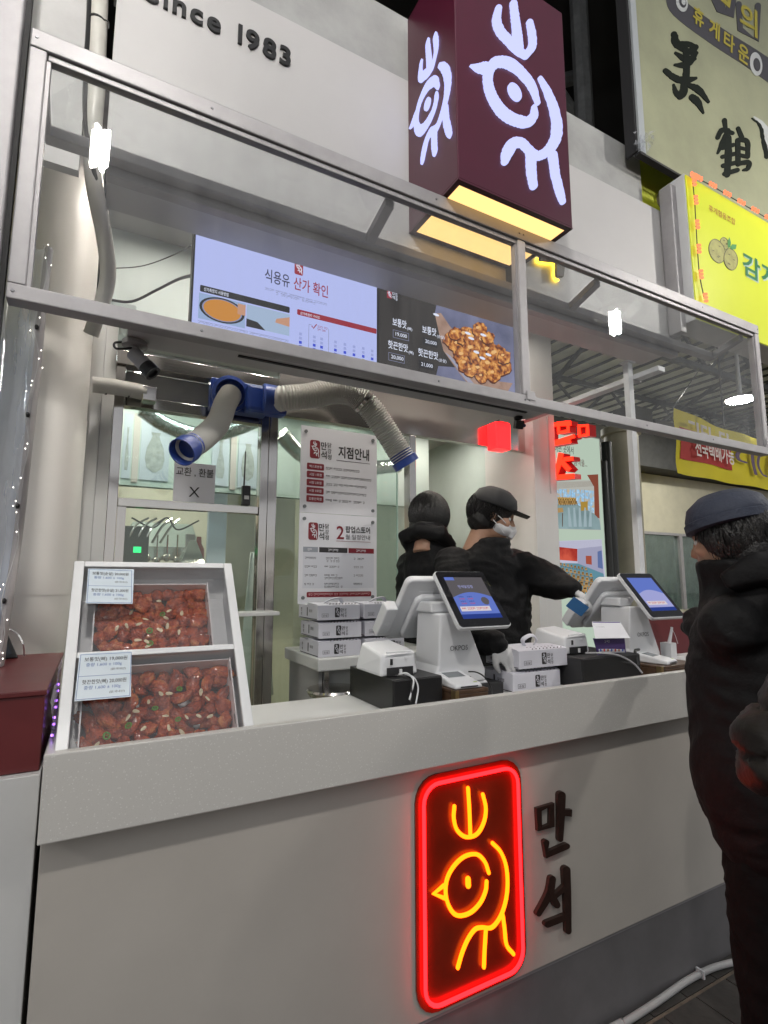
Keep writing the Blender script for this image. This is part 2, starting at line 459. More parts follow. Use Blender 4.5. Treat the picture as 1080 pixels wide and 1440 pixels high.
PANEL = mat('counter_panel', (0.49, 0.46, 0.42), 0.36, noise_amt=0.10, noise_scale=1.6, rough_var=0.12)
KICK = mat('kick_plate_grey', (0.16, 0.155, 0.16), 0.35, noise_amt=0.2, noise_scale=5, rough_var=0.1)
CXR = 2.95
ctr = thing('service_counter', 'long white counter with speckled stone front edge and dark letters', 'counter', (1.4, 0.25, 0))
bx('front_panel', PANEL, ctr, -0.068, CXR, 0.042, 0.062, 0.268, 0.96, 0.002)
bx('stone_edge', STONE, ctr, -0.072, CXR, 0.0, 0.026, 0.929, 1.1005, 0.003)
bx('stone_end', STONE, ctr, -0.072, -0.052, 0.0265, 0.45, 0.929, 1.0985, 0.003)
bx('countertop', WHITE, ctr, -0.0515, CXR, 0.0265, 0.452, 1.03, 1.0505, 0.003)
bx('kick_plate', KICK, ctr, -0.066, CXR, 0.048, 0.066, 0.0, 0.2575)
bx('trim_strip', ALU, ctr, -0.067, CXR, 0.046, 0.064, 0.258, 0.2675)
bx('end_panel', PANEL, ctr, -0.066, -0.05, 0.0625, 0.45, 0.0, 1.029)
bx('back_panel', WHITE, ctr, -0.0495, CXR, 0.43, 0.449, 0.0, 1.0295)
LETT = mat('letter_dark_wood', (0.030, 0.014, 0.010), 0.45, noise_amt=0.3, noise_scale=40)
def zmap4(y):
    def mp(u, v, d):
        p = P(560 + u / 3.6, 1050 + v / 3.6, y=y); p.y = y - d; return p
    return mp
mp = zmap4(0.0415)
b = MB()
b.ribbon([(700, 312), (766, 288), (766, 392), (704, 412)], 29, mp, 0.012, closed=True, smooth=False)
b.ribbon([(814, 240), (812, 350), (808, 462)], [40, 34, 26], mp, 0.0125)
b.ribbon([(828, 328), (866, 330)], [32, 36], mp, 0.012, cap=False)
b.ribbon([(736, 478), (738, 540), (840, 496)], [30, 34, 30], mp, 0.0127, smooth=False)
b.build('letter', LETT, ctr)
b = MB()
b.ribbon([(768, 662), (752, 740), (698, 836)], [34, 36, 28], mp, 0.012)
b.ribbon([(756, 728), (790, 792)], [30, 34], mp, 0.0125)
b.ribbon([(838, 616), (845, 760), (848, 925)], [40, 34, 30], mp, 0.012)
b.ribbon([(778, 752), (832, 704)], [22, 26], mp, 0.0127, cap=False)
b.ribbon([(742, 890), (838, 852)], [32, 32], mp, 0.0123)
b.build('letter', LETT, ctr)

# ================================================================== neon sign on the counter
NRED = emis('neon_red', (1.0, 0.0052, 0.0068), 13.0)
NYEL = emis('neon_yellow', (1.0, 0.122, 0.0025), 6.0)
NBACK = mat('neon_backing', (0.17, 0.018, 0.006), 0.22, noise_amt=0.25, noise_scale=7)
y0 = 0.030
xl, xr = P(596, 1250, y=y0).x, P(731, 1230, y=y0).x
zt, zb = P(665, 1090, y=y0).z, P(665, 1391, y=y0).z
neon = thing('neon_sign', 'red bordered neon sign with a yellow bird emblem on the counter front', 'sign', ((xl + xr) / 2, 0.04, zb))
lp = rrect(xl - 0.022, xr + 0.022, zb - 0.022, zt + 0.022, 0.07)
MB().prism([(a, 0.0415, c) for a, c in lp], (0, -0.006, 0)).build('backing', NBACK, neon)
lp = rrect(xl, xr, zb, zt, 0.052, 6)
MB().tube([(a, y0 - 0.004, c) for a, c in lp], 0.0052, 10, closed=True).build('border_tube', NRED, neon, smooth=60)
def ntube(name, pts, r=0.0057, n=5, sm=True, closed=False):
    q = [P(560 + u / 3.6, 1050 + v / 3.6, y=y0) for u, v in pts]
    if sm: q = crom(q, n, closed)
    q = [Vector((a.x, y0 - 0.003, a.z)) for a in q]
    b = MB().tube(q, r, 8, closed=closed)
    if not closed: b.ball(q[0], r, 8, 6).ball(q[-1], r, 8, 6)
    return b.build(name, NYEL, neon, smooth=60)
ntube('crown_tube', [(281, 300), (278, 360), (295, 420), (340, 455), (395, 440), (430, 380), (440, 310), (425, 240)])
ntube('crown_middle_tube', [(350, 208), (357, 320), (362, 448)])
ntube('head_tube', [(455, 636), (435, 580), (395, 543), (335, 552), (280, 600), (243, 670), (238, 750), (262, 820), (300, 852), (360, 838), (410, 790), (438, 730), (444, 680)])
ntube('beak_tube', [(228, 700), (176, 742), (232, 764)], sm=False)
ntube('eye_tube', [(350, 668), (351, 700)], r=0.008, sm=False)
ntube('back_tube', [(474, 486), (515, 530), (542, 600), (550, 690), (540, 780), (512, 860), (470, 912), (420, 912), (385, 922), (350, 970), (320, 1040), (298, 1115)])
ntube('leg_tube', [(440, 925), (434, 1020), (430, 1112)])
ntube('leg_tube', [(526, 850), (535, 920), (545, 1000), (580, 1046)])

# ================================================================== white floor cable along the kick plate
CABLE = mat('white_cable', (0.42, 0.42, 0.42), 0.5, noise_amt=0.1)
pts = [P(845, 1455, z=0.016), P(880, 1437, z=0.016), P(925, 1408, z=0.016), P(965, 1380, z=0.016), P(1000, 1362, z=0.016), P(1033, 1352, z=0.018), P(1060, 1347, z=0.018), P(1090, 1338, z=0.018)]
pts = [Vector((a.x, min(a.y, 0.032), 0.016)) for a in pts]
pts = [Vector((0.6, pts[0].y - 0.02, 0.016))] + pts + [Vector((2.7, 0.02, 0.016))]
fc = MB().tube(crom(pts, 6), 0.0115, 10).build('floor_cable', CABLE, None, smooth=True, label='thick white cable lying on the floor along the counter foot', cat='cable')
q = P(985, 1369, z=0.016)
MB().box(q.x - 0.004, q.x + 0.004, q.y - 0.015, q.y + 0.015, 0.004, 0.031).build('cable_tie', WPLAST, fc)

# ================================================================== neighbouring counter at the near end
nb = thing('neighbour_counter', 'plain white cabinet beside the end of the speckled counter', 'counter', (-0.5, 0.3, 0))
bx('front_panel', WHITE, nb, -1.2, -0.078, 0.052, 0.07, 0.0, 1.05, 0.002)
bx('top_board', WHITE, nb, -1.2, -0.0785, 0.0705, 0.6, 1.02, 1.0495)
bx('side_panel', WHITE, nb, -0.096, -0.0785, 0.071, 0.6, 0.0, 1.0195)
MAROON = mat('maroon_laminate', (0.125, 0.022, 0.024), 0.35, noise_amt=0.15, noise_scale=3, rough_var=0.08)
mbx = thing('maroon_cabinet', 'dark red box standing on the plain white cabinet beside the column', 'box', (-0.5, 0.4, 1.05))
bx('body', MAROON, mbx, -1.1, -0.082, 0.075, 0.74, 1.0505, 1.205, 0.003)
bx('top_board', MAROON, mbx, -1.105, -0.079, 0.07, 0.745, 1.2055, 1.217, 0.002)
# tablet leaning on the maroon box
tb = thing('tablet', 'dark tablet leaning on the dark red box beside the column', 'tablet', (-0.30, 0.35, 1.217))
o_ = P(26, 925, z=1.219); t_ = P(-6, 850, y=o_.y + 0.02)
nx = Vector((-0.55, -0.15, 0)).normalized()
u_ = (t_ - o_).normalized(); nn = nx.cross(u_).normalized()
if nn.y > 0: nn = -nn
MB().hexa([o_, o_ + nx * 0.26, o_ + nx * 0.26 - nn * 0.012, o_ - nn * 0.012, o_ + u_ * 0.2, o_ + nx * 0.26 + u_ * 0.2, o_ + nx * 0.26 + u_ * 0.2 - nn * 0.012, o_ + u_ * 0.2 - nn * 0.012]).build('case', BLACKP, tb, bevel=0.003)
sc_ = mat('tablet_screen', (0.035, 0.04, 0.05), 0.12)
q = o_ + u_ * 0.012 + nx * 0.012 + nn * 0.001
MB().face([q, q + nx * 0.236, q + nx * 0.236 + u_ * 0.176, q + u_ * 0.176]).build('screen', sc_, tb)
a = P(14, 885, y=0.42); c = P(33, 922, z=1.219)
MB().tube(crom([a, P(26, 893, y=0.45), P(33, 908, y=0.42), P(34, 922, z=1.221)], 6), 0.0022, 6).build('tablet_cable', WPLAST, None, smooth=True, label='thin white charging cable behind the tablet on the dark red box', cat='cable')
# purple-lit plastic bag squeezed between the box and the display case
BAG = mat('plastic_bag', (0.75, 0.72, 0.80), 0.15, alpha=0.55, bump=0.8, bump_scale=30)
bgo = thing('plastic_bag', 'crumpled clear bag with a violet LED strip between dark box and food case', 'bag', (-0.07, 0.18, 1.05))
rnd = random.Random(3); b = MB(); rows = []
for i in range(9):
    t = i / 8
    for j in range(6):
        s = j / 5
        b.v.append(Vector((-0.066 + 0.006 * rnd.uniform(-1, 1), 0.09 + 0.2 * s + rnd.uniform(-.008, .008), 1.055 + 0.2 * t * (0.75 + 0.25 * s) + rnd.uniform(-.006, .006))))
for i in range(8):
    for j in range(5): b.f.append((i * 6 + j, i * 6 + j + 1, i * 6 + j + 7, i * 6 + j + 6))
b.build('film', BAG, bgo, smooth=80, fix=False)
VIO = emis('violet_led', (0.42, 0.16, 1.0), 5.0)
b = MB()
for k in range(9): b.ball((-0.066, 0.1 + 0.014 * k + 0.02 * (k % 2), 1.075 + 0.016 * k), 0.0032, 6, 4)
b.build('led_strip', VIO, bgo)
# ================================================================== glass canopy above the counter
cp = thing('glass_canopy', 'long aluminium framed glass hood hung above the counter', 'canopy', (1.3, 0.1, 2.045))
CX0, CX1, CZ0, CZ1 = -0.207, 2.815, 2.046, 2.703
b0 = 0.003
bx('bottom_rail', ALU, cp, CX0, CX1, 0.0, 0.042, CZ0, CZ0 + 0.036, b0)
bx('top_rail', ALU, cp, CX0, CX1, 0.0, 0.042, CZ1 - 0.046, CZ1, b0)
bx('top_rail_lip', ALU, cp, CX0 + 0.036, CX1 - 0.036, 0.008, 0.030, CZ1 - 0.062, CZ1 - 0.0465, 0.002)
for x0, x1, nm in ((CX0, CX0 + 0.034, 'end_post'), (1.248, 1.283, 'middle_post'), (CX1 - 0.034, CX1, 'end_post')):
    bx(nm, ALU, cp, x0, x1, 0.0015, 0.040, CZ0 + 0.0365, CZ1 - 0.0465, b0)
    bx('glazing_bead', ALU, cp, x0 - 0.008 if x0 > 0 else x1, x0 - 0.0002 if x0 > 0 else x1 + 0.008, 0.010, 0.030, CZ0 + 0.037, CZ1 - 0.063)
BZ = 2.585
bx('back_rail', ALU, cp, CX0 + 0.02, CX1 - 0.06, 0.178, 0.2175, BZ, BZ + 0.032, b0)
# sloping side and roof bars from the top rail to the back rail
def bar(x, nm='roof_bar', w=0.032):
    MB().hexa([(x, 0.0425, CZ1 - 0.075), (x + w, 0.0425, CZ1 - 0.075), (x + w, 0.1775, BZ + 0.001), (x, 0.1775, BZ + 0.001),
               (x, 0.0425, CZ1 - 0.047), (x + w, 0.0425, CZ1 - 0.047), (x + w, 0.1775, BZ + 0.031), (x, 0.1775, BZ + 0.031)]).build(nm, ALU, cp, bevel=0.002)
bar(CX0 + 0.002); bar(0.733); bar(1.69); bar(CX1 - 0.094)
bx('front_pane', CLEAR, cp, CX0 + 0.030, 1.2475, 0.018, 0.022, CZ0 + 0.037, CZ1 - 0.063)
bx('front_pane', CLEAR, cp, 1.284, CX1 - 0.035, 0.018, 0.022, CZ0 + 0.037, CZ1 - 0.063)
TOPGL = glass_mat('roof_glass', (0.97, 0.975, 0.97), 0.02, 0.0, (0.7, 0.7, 0.68), 0.8)
for x0, x1 in ((CX0 + 0.036, 0.732), (0.767, 1.689), (1.724, CX1 - 0.096)):
    MB().hexa([(x0, 0.0425, CZ1 - 0.046), (x1, 0.0425, CZ1 - 0.046), (x1, 0.2, BZ + 0.0325), (x0, 0.2, BZ + 0.0325),
               (x0, 0.0425, CZ1 - 0.042), (x1, 0.0425, CZ1 - 0.042), (x1, 0.2, BZ + 0.0365), (x0, 0.2, BZ + 0.0365)]).build('roof_pane', TOPGL, cp)
for x in (CX0 + 0.012, CX1 - 0.085):
    bx('side_pane', CLEAR, cp, x, x + 0.004, 0.0425, 0.2, CZ0 + 0.037, BZ)
DGREY = mat('soffit_grey', (0.48, 0.48, 0.48), 0.55, noise_amt=0.08, noise_scale=3)
bx('lower_soffit', DGREY, cp, 0.03, 1.40, 0.0425, 0.145, CZ0 + 0.006, CZ0 + 0.030, 0.002)
bx('soffit_slot', MATTEB, cp, 0.30, 1.33, 0.070, 0.082, CZ0 + 0.003, CZ0 + 0.0055)
MB().box(1.262, 1.30, -0.003, -0.0005, CZ0 + 0.02, CZ0 + 0.05).build('corner_bracket', ALU, cp)
MB().box(CX1 - 0.03, CX1 - 0.012, -0.002, -0.0003, CZ0 + 0.05, CZ0 + 0.08).build('corner_bracket', ALU, cp)

SCREW = mat('screw_steel', (0.25, 0.25, 0.26), 0.35, metal=0.8)
for xx in (CX0 + 0.012, CX0 + 0.40, 0.9, 1.256, 1.275, 1.9, 2.35, CX1 - 0.012):
    for zz in (CZ0 + 0.018, CZ1 - 0.022):
        MB().cyl((xx, 0.0005, zz), (xx, -0.0022, zz), 0.0042, 0.003, n=10).build('screw', SCREW, cp)
# ================================================================== fascia with the date lettering
FASC = mat('fascia_white', (0.47, 0.465, 0.465), 0.5, noise_amt=0.05, noise_scale=2.2, rough_var=0.05)
fa = thing('fascia_board', 'broad white shop fascia above the glass hood with dark date letters', 'fascia', (1.25, 0.24, 2.62))
bx('board', FASC, fa, -0.05, 2.535, 0.222, 0.258, 2.62, 3.335, 0.002)
BLK = mat('letter_black', (0.012, 0.012, 0.013), 0.35)
o_ = Vector((0.03, 0.222, 3.150))
# separate raised letters
def letters_row(s, x0, x1, z0, h, parent, m, bold, yy, depth):
    ws = []
    for ch in s:
        if ch == ' ': ws.append(0.32); continue
        v, f, a0, a1, c0, c1 = text_mesh(ch, bold, 5); ws.append(a1 - a0)
    gap = 0.13
    tot = sum(ws) + gap * (len(ws) - 1); k = (x1 - x0) / tot; x = x0
    hh = text_mesh('1', bold, 5); capk = h / (hh[5] - hh[4])
    for ch, w in zip(s, ws):
        if ch != ' ':
            v, f, a0, a1, c0, c1 = text_mesh(ch, bold, 5)
            txt('letter', ch, m, parent, (x, yy, z0 + (c0 if ch not in '1983' else c0) * capk), XV, ZV, w=w * k, h=(c1 - c0) * capk, bold=bold, depth=depth, lift=0.0005, res=5)
        x += (w + gap) * k
letters_row('Since 1983', 0.020, 0.467, 3.152, 0.068, fa, BLK, 0.022, 0.222, 0.008)
# back-lit letter fragment beside the box sign
LB = mat('letter_bronze', (0.05, 0.035, 0.015), 0.4)
YGL = emis('yellow_halo', (1.0, 0.62, 0.02), 9.0)
def zl(u, v, y): return P(720 + u / 5.4, 300 + v / 5.4, y=y)
hl = thing('halo_letter', 'dark raised stroke with yellow back glow on the white fascia', 'letter', zl(340, 480, 0.2))
def mpl(y):
    def mp(u, v, d):
        p = zl(u, v, y); p.y = y - d; return p
    return mp
b = MB().ribbon([(200, 345), (330, 355), (352, 360), (352, 420), (350, 490)], [38, 50, 60, 60, 50], mpl(0.196), 0.014, cap=False, smooth=False); b.build('stroke', LB, hl)
q = [zl(u, v, 0.214) for u, v in ((188, 340), (192, 368), (240, 378), (310, 384), (322, 420), (318, 470), (330, 505), (350, 508))]
MB().tube(crom(q, 4), 0.0055, 8).build('glow_tube', YGL, hl, smooth=60)
bx('spacer', LB, hl, q[5].x + 0.004, q[5].x + 0.02, 0.1965, 0.2215, q[5].z, q[5].z + 0.012)
# wall strip above the fascia and wall beside it
UW = mat('upper_wall_paint', (0.34, 0.345, 0.34), 0.7, noise_amt=0.22, noise_scale=4, bump=0.15, bump_scale=30)
bx('upper_wall', UW, None, -0.06, 2.36, 0.262, 0.33, 3.2, 3.66, kind='structure')
bx('side_wall', mat('panel_wall_grey', (0.50, 0.50, 0.50), 0.6, noise_amt=0.15, noise_scale=5), None, -0.75, -0.115, 0.30, 0.33, 2.60, 3.9, kind='structure')
YGR = mat('yellow_green_board', (0.42, 0.46, 0.03), 0.5, noise_amt=0.08)
bx('yellow_wall_panel', YGR, None, 2.365, 2.9, 0.30, 0.32, 3.2, 3.75, 0.002, label='plain yellow-green board between fascia end and large beige sign', cat='board')
# soffit behind the fascia
bx('soffit_panel', DGREY, None, -0.045, 2.535, 0.2585, 0.452, 2.611, 2.640, kind='structure')
bx('lower_fascia_trim', ALU, None, -0.045, 2.50, 0.2195, 0.2575, 2.560, 2.597, 0.003, label='pale metal trim along the underside of the white fascia', cat='trim')

# ================================================================== illuminated box sign
SIGNR = mat('sign_maroon', (0.062, 0.008, 0.022), 0.32, noise_amt=0.06)
SX0, SX1, SY0, SY1, SZ0, SZ1 = 0.928, 1.436, -0.08, 0.2215, 2.706, 3.60
bs = thing('box_sign', 'maroon hanging box sign with glowing white bird emblems and lit underside', 'sign', ((SX0 + SX1) / 2, 0.07, SZ0))
bx('body', SIGNR, bs, SX0, SX1, SY0, SY1, SZ0 + 0.006, SZ1, 0.003)
t = 0.020
b = MB()
b.box(SX0, SX1, SY0, SY0 + t, SZ0, SZ0 + 0.0055).box(SX0, SX1, SY1 - t, SY1, SZ0, SZ0 + 0.0055)
b.box(SX0, SX0 + t, SY0 + t, SY1 - t, SZ0, SZ0 + 0.0055).box(SX1 - t, SX1, SY0 + t, SY1 - t, SZ0, SZ0 + 0.0055)
b.build('bottom_rim', SIGNR, bs)
bx('light_panel', emis('warm_panel', (1.0, 0.60, 0.22), 1.7), bs, SX0 + t, SX1 - t, SY0 + t, SY1 - t, SZ0 + 0.0015, SZ0 + 0.004)
bx('bracket', BLACKP, bs, SX1 - 0.05, SX1 - 0.005, 0.17, 0.2215, SZ0 - 0.09, SZ0 - 0.0005)
ELED = emis('emblem_led', (0.52, 0.55, 1.0), 1.3)
EMB = [([(505, 45), (495, 110), (515, 165), (560, 215), (600, 258), (642, 284)], [30, 40, 44, 44, 40, 36]),
       ([(580, 22), (588, 90), (598, 170), (606, 250)], [34, 38, 44, 44]),
       ([(662, 118), (674, 180), (674, 240), (640, 286)], [30, 36, 36, 34]),
       ([(703, 525), (672, 440), (622, 375), (562, 328), (500, 318), (462, 350), (450, 405), (462, 470), (492, 530), (534, 580), (590, 612), (648, 622), (682, 590), (684, 545)],
        [22, 38, 44, 52, 52, 48, 44, 46, 50, 54, 54, 50, 40, 22]),
       ([(436, 350), (400, 348), (362, 337)], [62, 40, 6]),
       ([(714, 400), (752, 470), (785, 560), (800, 650), (786, 720), (746, 772), (700, 792), (656, 762), (620, 728), (576, 732), (548, 780), (536, 822)],
        [18, 34, 42, 50, 50, 46, 42, 40, 44, 54, 52, 34]),
       ([(666, 775), (670, 870), (680, 945)], [46, 44, 36]),
       ([(778, 790), (790, 880), (812, 970), (828, 1025)], [44, 40, 38, 26])]
FO = P(560 + 355 / 3.6, 150, y=SY0)
def emb_uv(u, v):      # zoom trace -> position on the front face
    p = P(560 + u / 3.6, v / 3.6, y=SY0); return p.x, p.z
_c = {}
def emblem_parts(parent, mapper, m, sx=1.0, jag=0.07, depth=0.006, prefix=''):
    names = ['crown_stroke', 'crown_stroke', 'crown_stroke', 'head_ring', 'beak', 'back_stroke', 'leg_stroke', 'leg_stroke']
    for k, (pts, w) in enumerate(EMB):
        MB().ribbon(pts, [q_ * 1.05 for q_ in w], mapper, depth + 0.0002 * k, jag=jag, seed=k, n=9).build(names[k], m, parent, fix=True)
    lp = []
    for k in range(18):
        a = 2 * math.pi * k / 18; lp.append((586 + 33 * math.cos(a) + 10 * math.sin(a), 470 + 46 * math.sin(a) + 8 * math.cos(a)))
    MB().prism([mapper(u, v, depth) for u, v in lp], Vector(mapper(0, 0, 0)) - Vector(mapper(0, 0, depth))).build('eye', m, parent)
def mfront(u, v, d):
    x, z = emb_uv(u, v); return Vector((x, SY0 - d, z))
emblem_parts(bs, mfront, ELED)
# the same emblem, smaller, on the side face
ex0, ex1 = emb_uv(360, 337)[0], emb_uv(800, 650)[0]
ez0, ez1 = emb_uv(828, 1025)[1], emb_uv(580, 22)[1]
def mside(u, v, d):
    x, z = emb_uv(u, v)
    yy = 0.205 - (x - ex0) / (ex1 - ex0) * 0.245
    zz = 2.885 + (z - ez0) / (ez1 - ez0) * 0.47
    return Vector((SX0 - d, yy, zz))
emblem_parts(bs, mside, ELED)

# ================================================================== wall-mounted menu screens
def emap_plane(y):
    def mp(px, py): return P(px, py, y=y)
    return mp
TVB = mat('tv_casing', (0.015, 0.015, 0.016), 0.3)
SY = 0.50
tv1 = thing('menu_screen', 'lit screen showing cooking oil notice on pale lilac above the shop front', 'screen', (0.59, SY, 2.27))
T1X0, T1X1, TZ0, TZ1 = 0.232, 0.944, 2.285, 2.690
bx('casing', TVB, tv1, T1X0 - 0.006, T1X1 + 0.003, SY, SY + 0.05, TZ0 - 0.008, TZ1 + 0.008, 0.003)
LIL = emis('screen_lilac', (0.50, 0.56, 0.98), 0.92)
bx('display', LIL, tv1, T1X0, T1X1 - 0.003, SY - 0.0015, SY - 0.0003, TZ0, TZ1)
eNavy = emis('screen_navy', (0.02, 0.02, 0.06), 1.0); eMar = emis('screen_maroon', (0.30, 0.01, 0.03), 1.0); eWhite = emis('screen_white', (0.8, 0.84, 1.0), 1.0)
eGrey = emis('screen_greyblue', (0.24, 0.26, 0.42), 1.0); eBlack = emis('screen_black', (0.012, 0.012, 0.016), 1.0); eBlue = emis('screen_blue', (0.03, 0.06, 0.62), 1.0)
eYel = emis('screen_olive', (0.42, 0.38, 0.08), 1.0); eSkin = emis('screen_skin', (0.62, 0.32, 0.20), 0.9); ePale = emis('screen_paleblue', (0.34, 0.46, 0.72), 0.9)
eOil = emis('screen_oil', (0.62, 0.25, 0.03), 0.95)
def so(u, v): return 260 + u / 3.6, 320 + v / 3.6
def scr(u, v, y): return P(*so(u, v), y=y)
yy = SY - 0.002
def stxt(name, s, m, parent, a, c, h, bold=0.0, y=yy, org=scr):
    p0 = org(*a, y); p1 = org(*c, y)
    txt(name, s, m, parent, (p0.x, y, p0.z), XV, ZV, w=p1.x - p0.x, h=h, bold=bold, lift=0.0003)
stxt('headline', '식용유', eNavy, tv1, (404, 272), (530, 296), 0.052, 0.012)
stxt('headline', '산가 확인', eMar, tv1, (550, 312), (724, 348), 0.052, 0.012)
a = scr(576, 240, yy); lw = 0.034
MB().prism([(u, yy - 0.0003, v) for u, v in rrect(a.x - lw / 2, a.x + lw / 2, a.z, a.z + 0.058, 0.006, 3)], (0, -0.0003, 0)).build('logo_plate', eMar, tv1)
def logo_on(parent, m, x0, z0, w, h, y, nm='logo_mark'):
    b = MB()
    def mp(u, v, d): return Vector((x0 + (u - 360) / 470 * w, y - d, z0 + (1025 - v) / 1005 * h))
    for i_, (pts, ww) in enumerate(EMB): b.ribbon(pts, [k * 1.15 for k in ww], mp, 0.0002 + 0.00008 * i_, n=3)
    lp = [(586 + 36 * math.cos(k * 0.7), 470 + 48 * math.sin(k * 0.7)) for k in range(9)]
    b.prism([mp(u, v, 0.0002) for u, v in lp], (0, 0.0002, 0))
    return b.build(nm, m, parent)
logo_on(tv1, eWhite, a.x - 0.013, a.z + 0.006, 0.026, 0.046, yy - 0.0008)
for s, aa, cc in ((1, (398, 312), (722, 392)), (2, (462, 340), (660, 392))):
    p0 = scr(*aa, yy); p1 = scr(*cc, yy); scribble('small_print', eGrey, tv1, (p0.x, yy, p0.z), XV, ZV, p1.x - p0.x, 0.0095, s)
def hbar(name, m, parent, aa, cc, h, y, r=0.004, org=scr):
    p0 = org(*aa, y); p1 = org(*cc, y)
    MB().prism([(u, y, v) for u, v in rrect(p0.x, p1.x, p0.z, p0.z + h, r, 3)], (0, -0.0003, 0)).build(name, m, parent)
    return p0, p1
hbar('caption_bar', eBlack, tv1, (76, 322), (530, 440), 0.024, yy)
stxt('caption', '산가측정지 사용방법', eWhite, tv1, (96, 320), (220, 350), 0.014, 0.006, y=yy - 0.0005)
p0 = scr(66, 458, yy); p1 = scr(304, 498, yy); zt_ = scr(76, 328, yy).z
bx('photo', ePale, tv1, p0.x, p1.x, yy - 0.0004, yy - 0.0001, p0.z, zt_ - 0.001)
cx, cz, rx, rz = (p0.x + p1.x) / 2, (p0.z + zt_) / 2, (p1.x - p0.x) / 2, (zt_ - p0.z) / 2
for kx, m_, d_, nm in ((0.97, eBlack, 0.0006, 'pan'), (0.86, eGrey, 0.0008, 'pan_rim'), (0.80, eOil, 0.001, 'oil')):
    MB().prism([(cx + rx * kx * math.cos(k * math.pi / 14), yy - d_, cz + rz * kx * math.sin(k * math.pi / 14)) for k in range(28)], (0, 0.0001, 0)).build(nm, m_, tv1)
bx('thumb', eSkin, tv1, p1.x - 0.028, p1.x, yy - 0.0013, yy - 0.0011, cz, cz + 0.04)
q0 = scr(310, 500, yy); q1 = scr(528, 556, yy)
bx('photo', emis('screen_photo_blue', (0.40, 0.52, 0.72), 0.9), tv1, q0.x, q1.x, yy - 0.0004, yy - 0.0001, q0.z, zt_ - 0.001)
MB().prism([(q1.x, yy - 0.0006, zt_ - 0.012), (q1.x - 0.05, yy - 0.0006, zt_ - 0.03), (q1.x - 0.055, yy - 0.0006, zt_ - 0.045), (q1.x, yy - 0.0006, zt_ - 0.05)], (0, 0.0001, 0)).build('hand', eSkin, tv1)
MB().prism([(q0.x, yy - 0.0006, q0.z), (q0.x + 0.07, yy - 0.0006, q0.z), (q0.x + 0.04, yy - 0.0006, q0.z + 0.025), (q0.x, yy - 0.0006, q0.z + 0.03)], (0, 0.0001, 0)).build('dish', eBlack, tv1)
for k, wd in enumerate((0.33, 0.19, 0.27)):
    scribble('small_print', eGrey, tv1, (T1X0 + 0.02, yy, TZ0 + 0.038 - k * 0.015), XV, ZV, wd, 0.009, k)
hbar('guide_bar', eMar, tv1, (568, 440), (970, 540), 0.022, yy)
stxt('caption', '산가측정지 가이드', eWhite, tv1, (584, 440), (684, 464), 0.012, 0.006, y=yy - 0.0005)
for k, (u, v0) in enumerate(((585, 560), (655, 575), (692, 585), (762, 600), (810, 612), (856, 624), (903, 632), (948, 645))):
    top = scr(u, v0, yy)
    for r_ in range(7):
        z_ = top.z + 0.022 - r_ * 0.0165
        if z_ < TZ0 + 0.004: break
        mm = emis('screen_faint', (0.36, 0.41, 0.78), 0.92) if r_ < 2 else (eBlue if (r_ - 2) < max(1, 4 - k // 2) else eYel)
        bx('swatch', mm, tv1, top.x - 0.0055, top.x + 0.0055, yy - 0.0004, yy - 0.0001, z_ - 0.011, z_)
g0 = scr(628, 490, yy); g1 = scr(728, 515, yy)
b = MB()
for x_ in (g0.x, g1.x): b.box(x_ - 0.0008, x_ + 0.0008, yy - 0.0004, yy - 0.0001, TZ0, g0.z)
b.box(g0.x, g0.x + 0.012, yy - 0.0004, yy - 0.0001, g0.z - 0.0008, g0.z + 0.0008)
b.build('guide_frame', eGrey, tv1)
MB().ribbon([(g0.x + 0.012, g0.z - 0.004), (g0.x + 0.018, g0.z - 0.012), (g0.x + 0.030, g0.z + 0.006)], 0.004, lambda u, v, d: Vector((u, yy - 0.0003 - d, v)), 0.0002, smooth=False).build('check_mark', eMar, tv1)
scribble('small_print', eMar, tv1, (g0.x + 0.034, yy, g0.z - 0.004), XV, ZV, 0.05, 0.008, 5)
scribble('small_print', eMar, tv1, (g0.x + 0.034, yy, g0.z - 0.016), XV, ZV, 0.04, 0.008, 6)

tv2 = thing('menu_screen', 'lit dark screen with menu prices and a fried chicken photo', 'screen', (1.31, SY, 2.27))
T2X0, T2X1 = 0.950, 1.672
bx('casing', TVB, tv2, T2X0 - 0.002, T2X1 + 0.006, SY, SY + 0.05, TZ0 - 0.008, TZ1 + 0.008, 0.003)
def menu_bg():
    m = emis('menu_dark', (0.02, 0.018, 0.018), 1.0); nt = m.node_tree
    tc = nt.nodes.new('ShaderNodeTexCoord'); wv = nt.nodes.new('ShaderNodeTexNoise'); wv.inputs['Scale'].default_value = 4; wv.inputs['Detail'].default_value = 8
    mpn = nt.nodes.new('ShaderNodeMapping'); mpn.inputs['Scale'].default_value = (8, 1, 1)
    rp = nt.nodes.new('ShaderNodeValToRGB'); rp.color_ramp.elements[0].color = (0.010, 0.009, 0.009, 1); rp.color_ramp.elements[1].color = (0.045, 0.038, 0.036, 1)
    nt.links.new(tc.outputs['Object'], mpn.inputs['Vector']); nt.links.new(mpn.outputs[0], wv.inputs['Vector']); nt.links.new(wv.outputs['Fac'], rp.inputs['Fac'])
    nt.links.new(rp.outputs['Color'], nt.nodes['Emission'].inputs['Color'])
    return m
bx('display', menu_bg(), tv2, T2X0 + 0.003, T2X1, SY - 0.0015, SY - 0.0003, TZ0, TZ1)
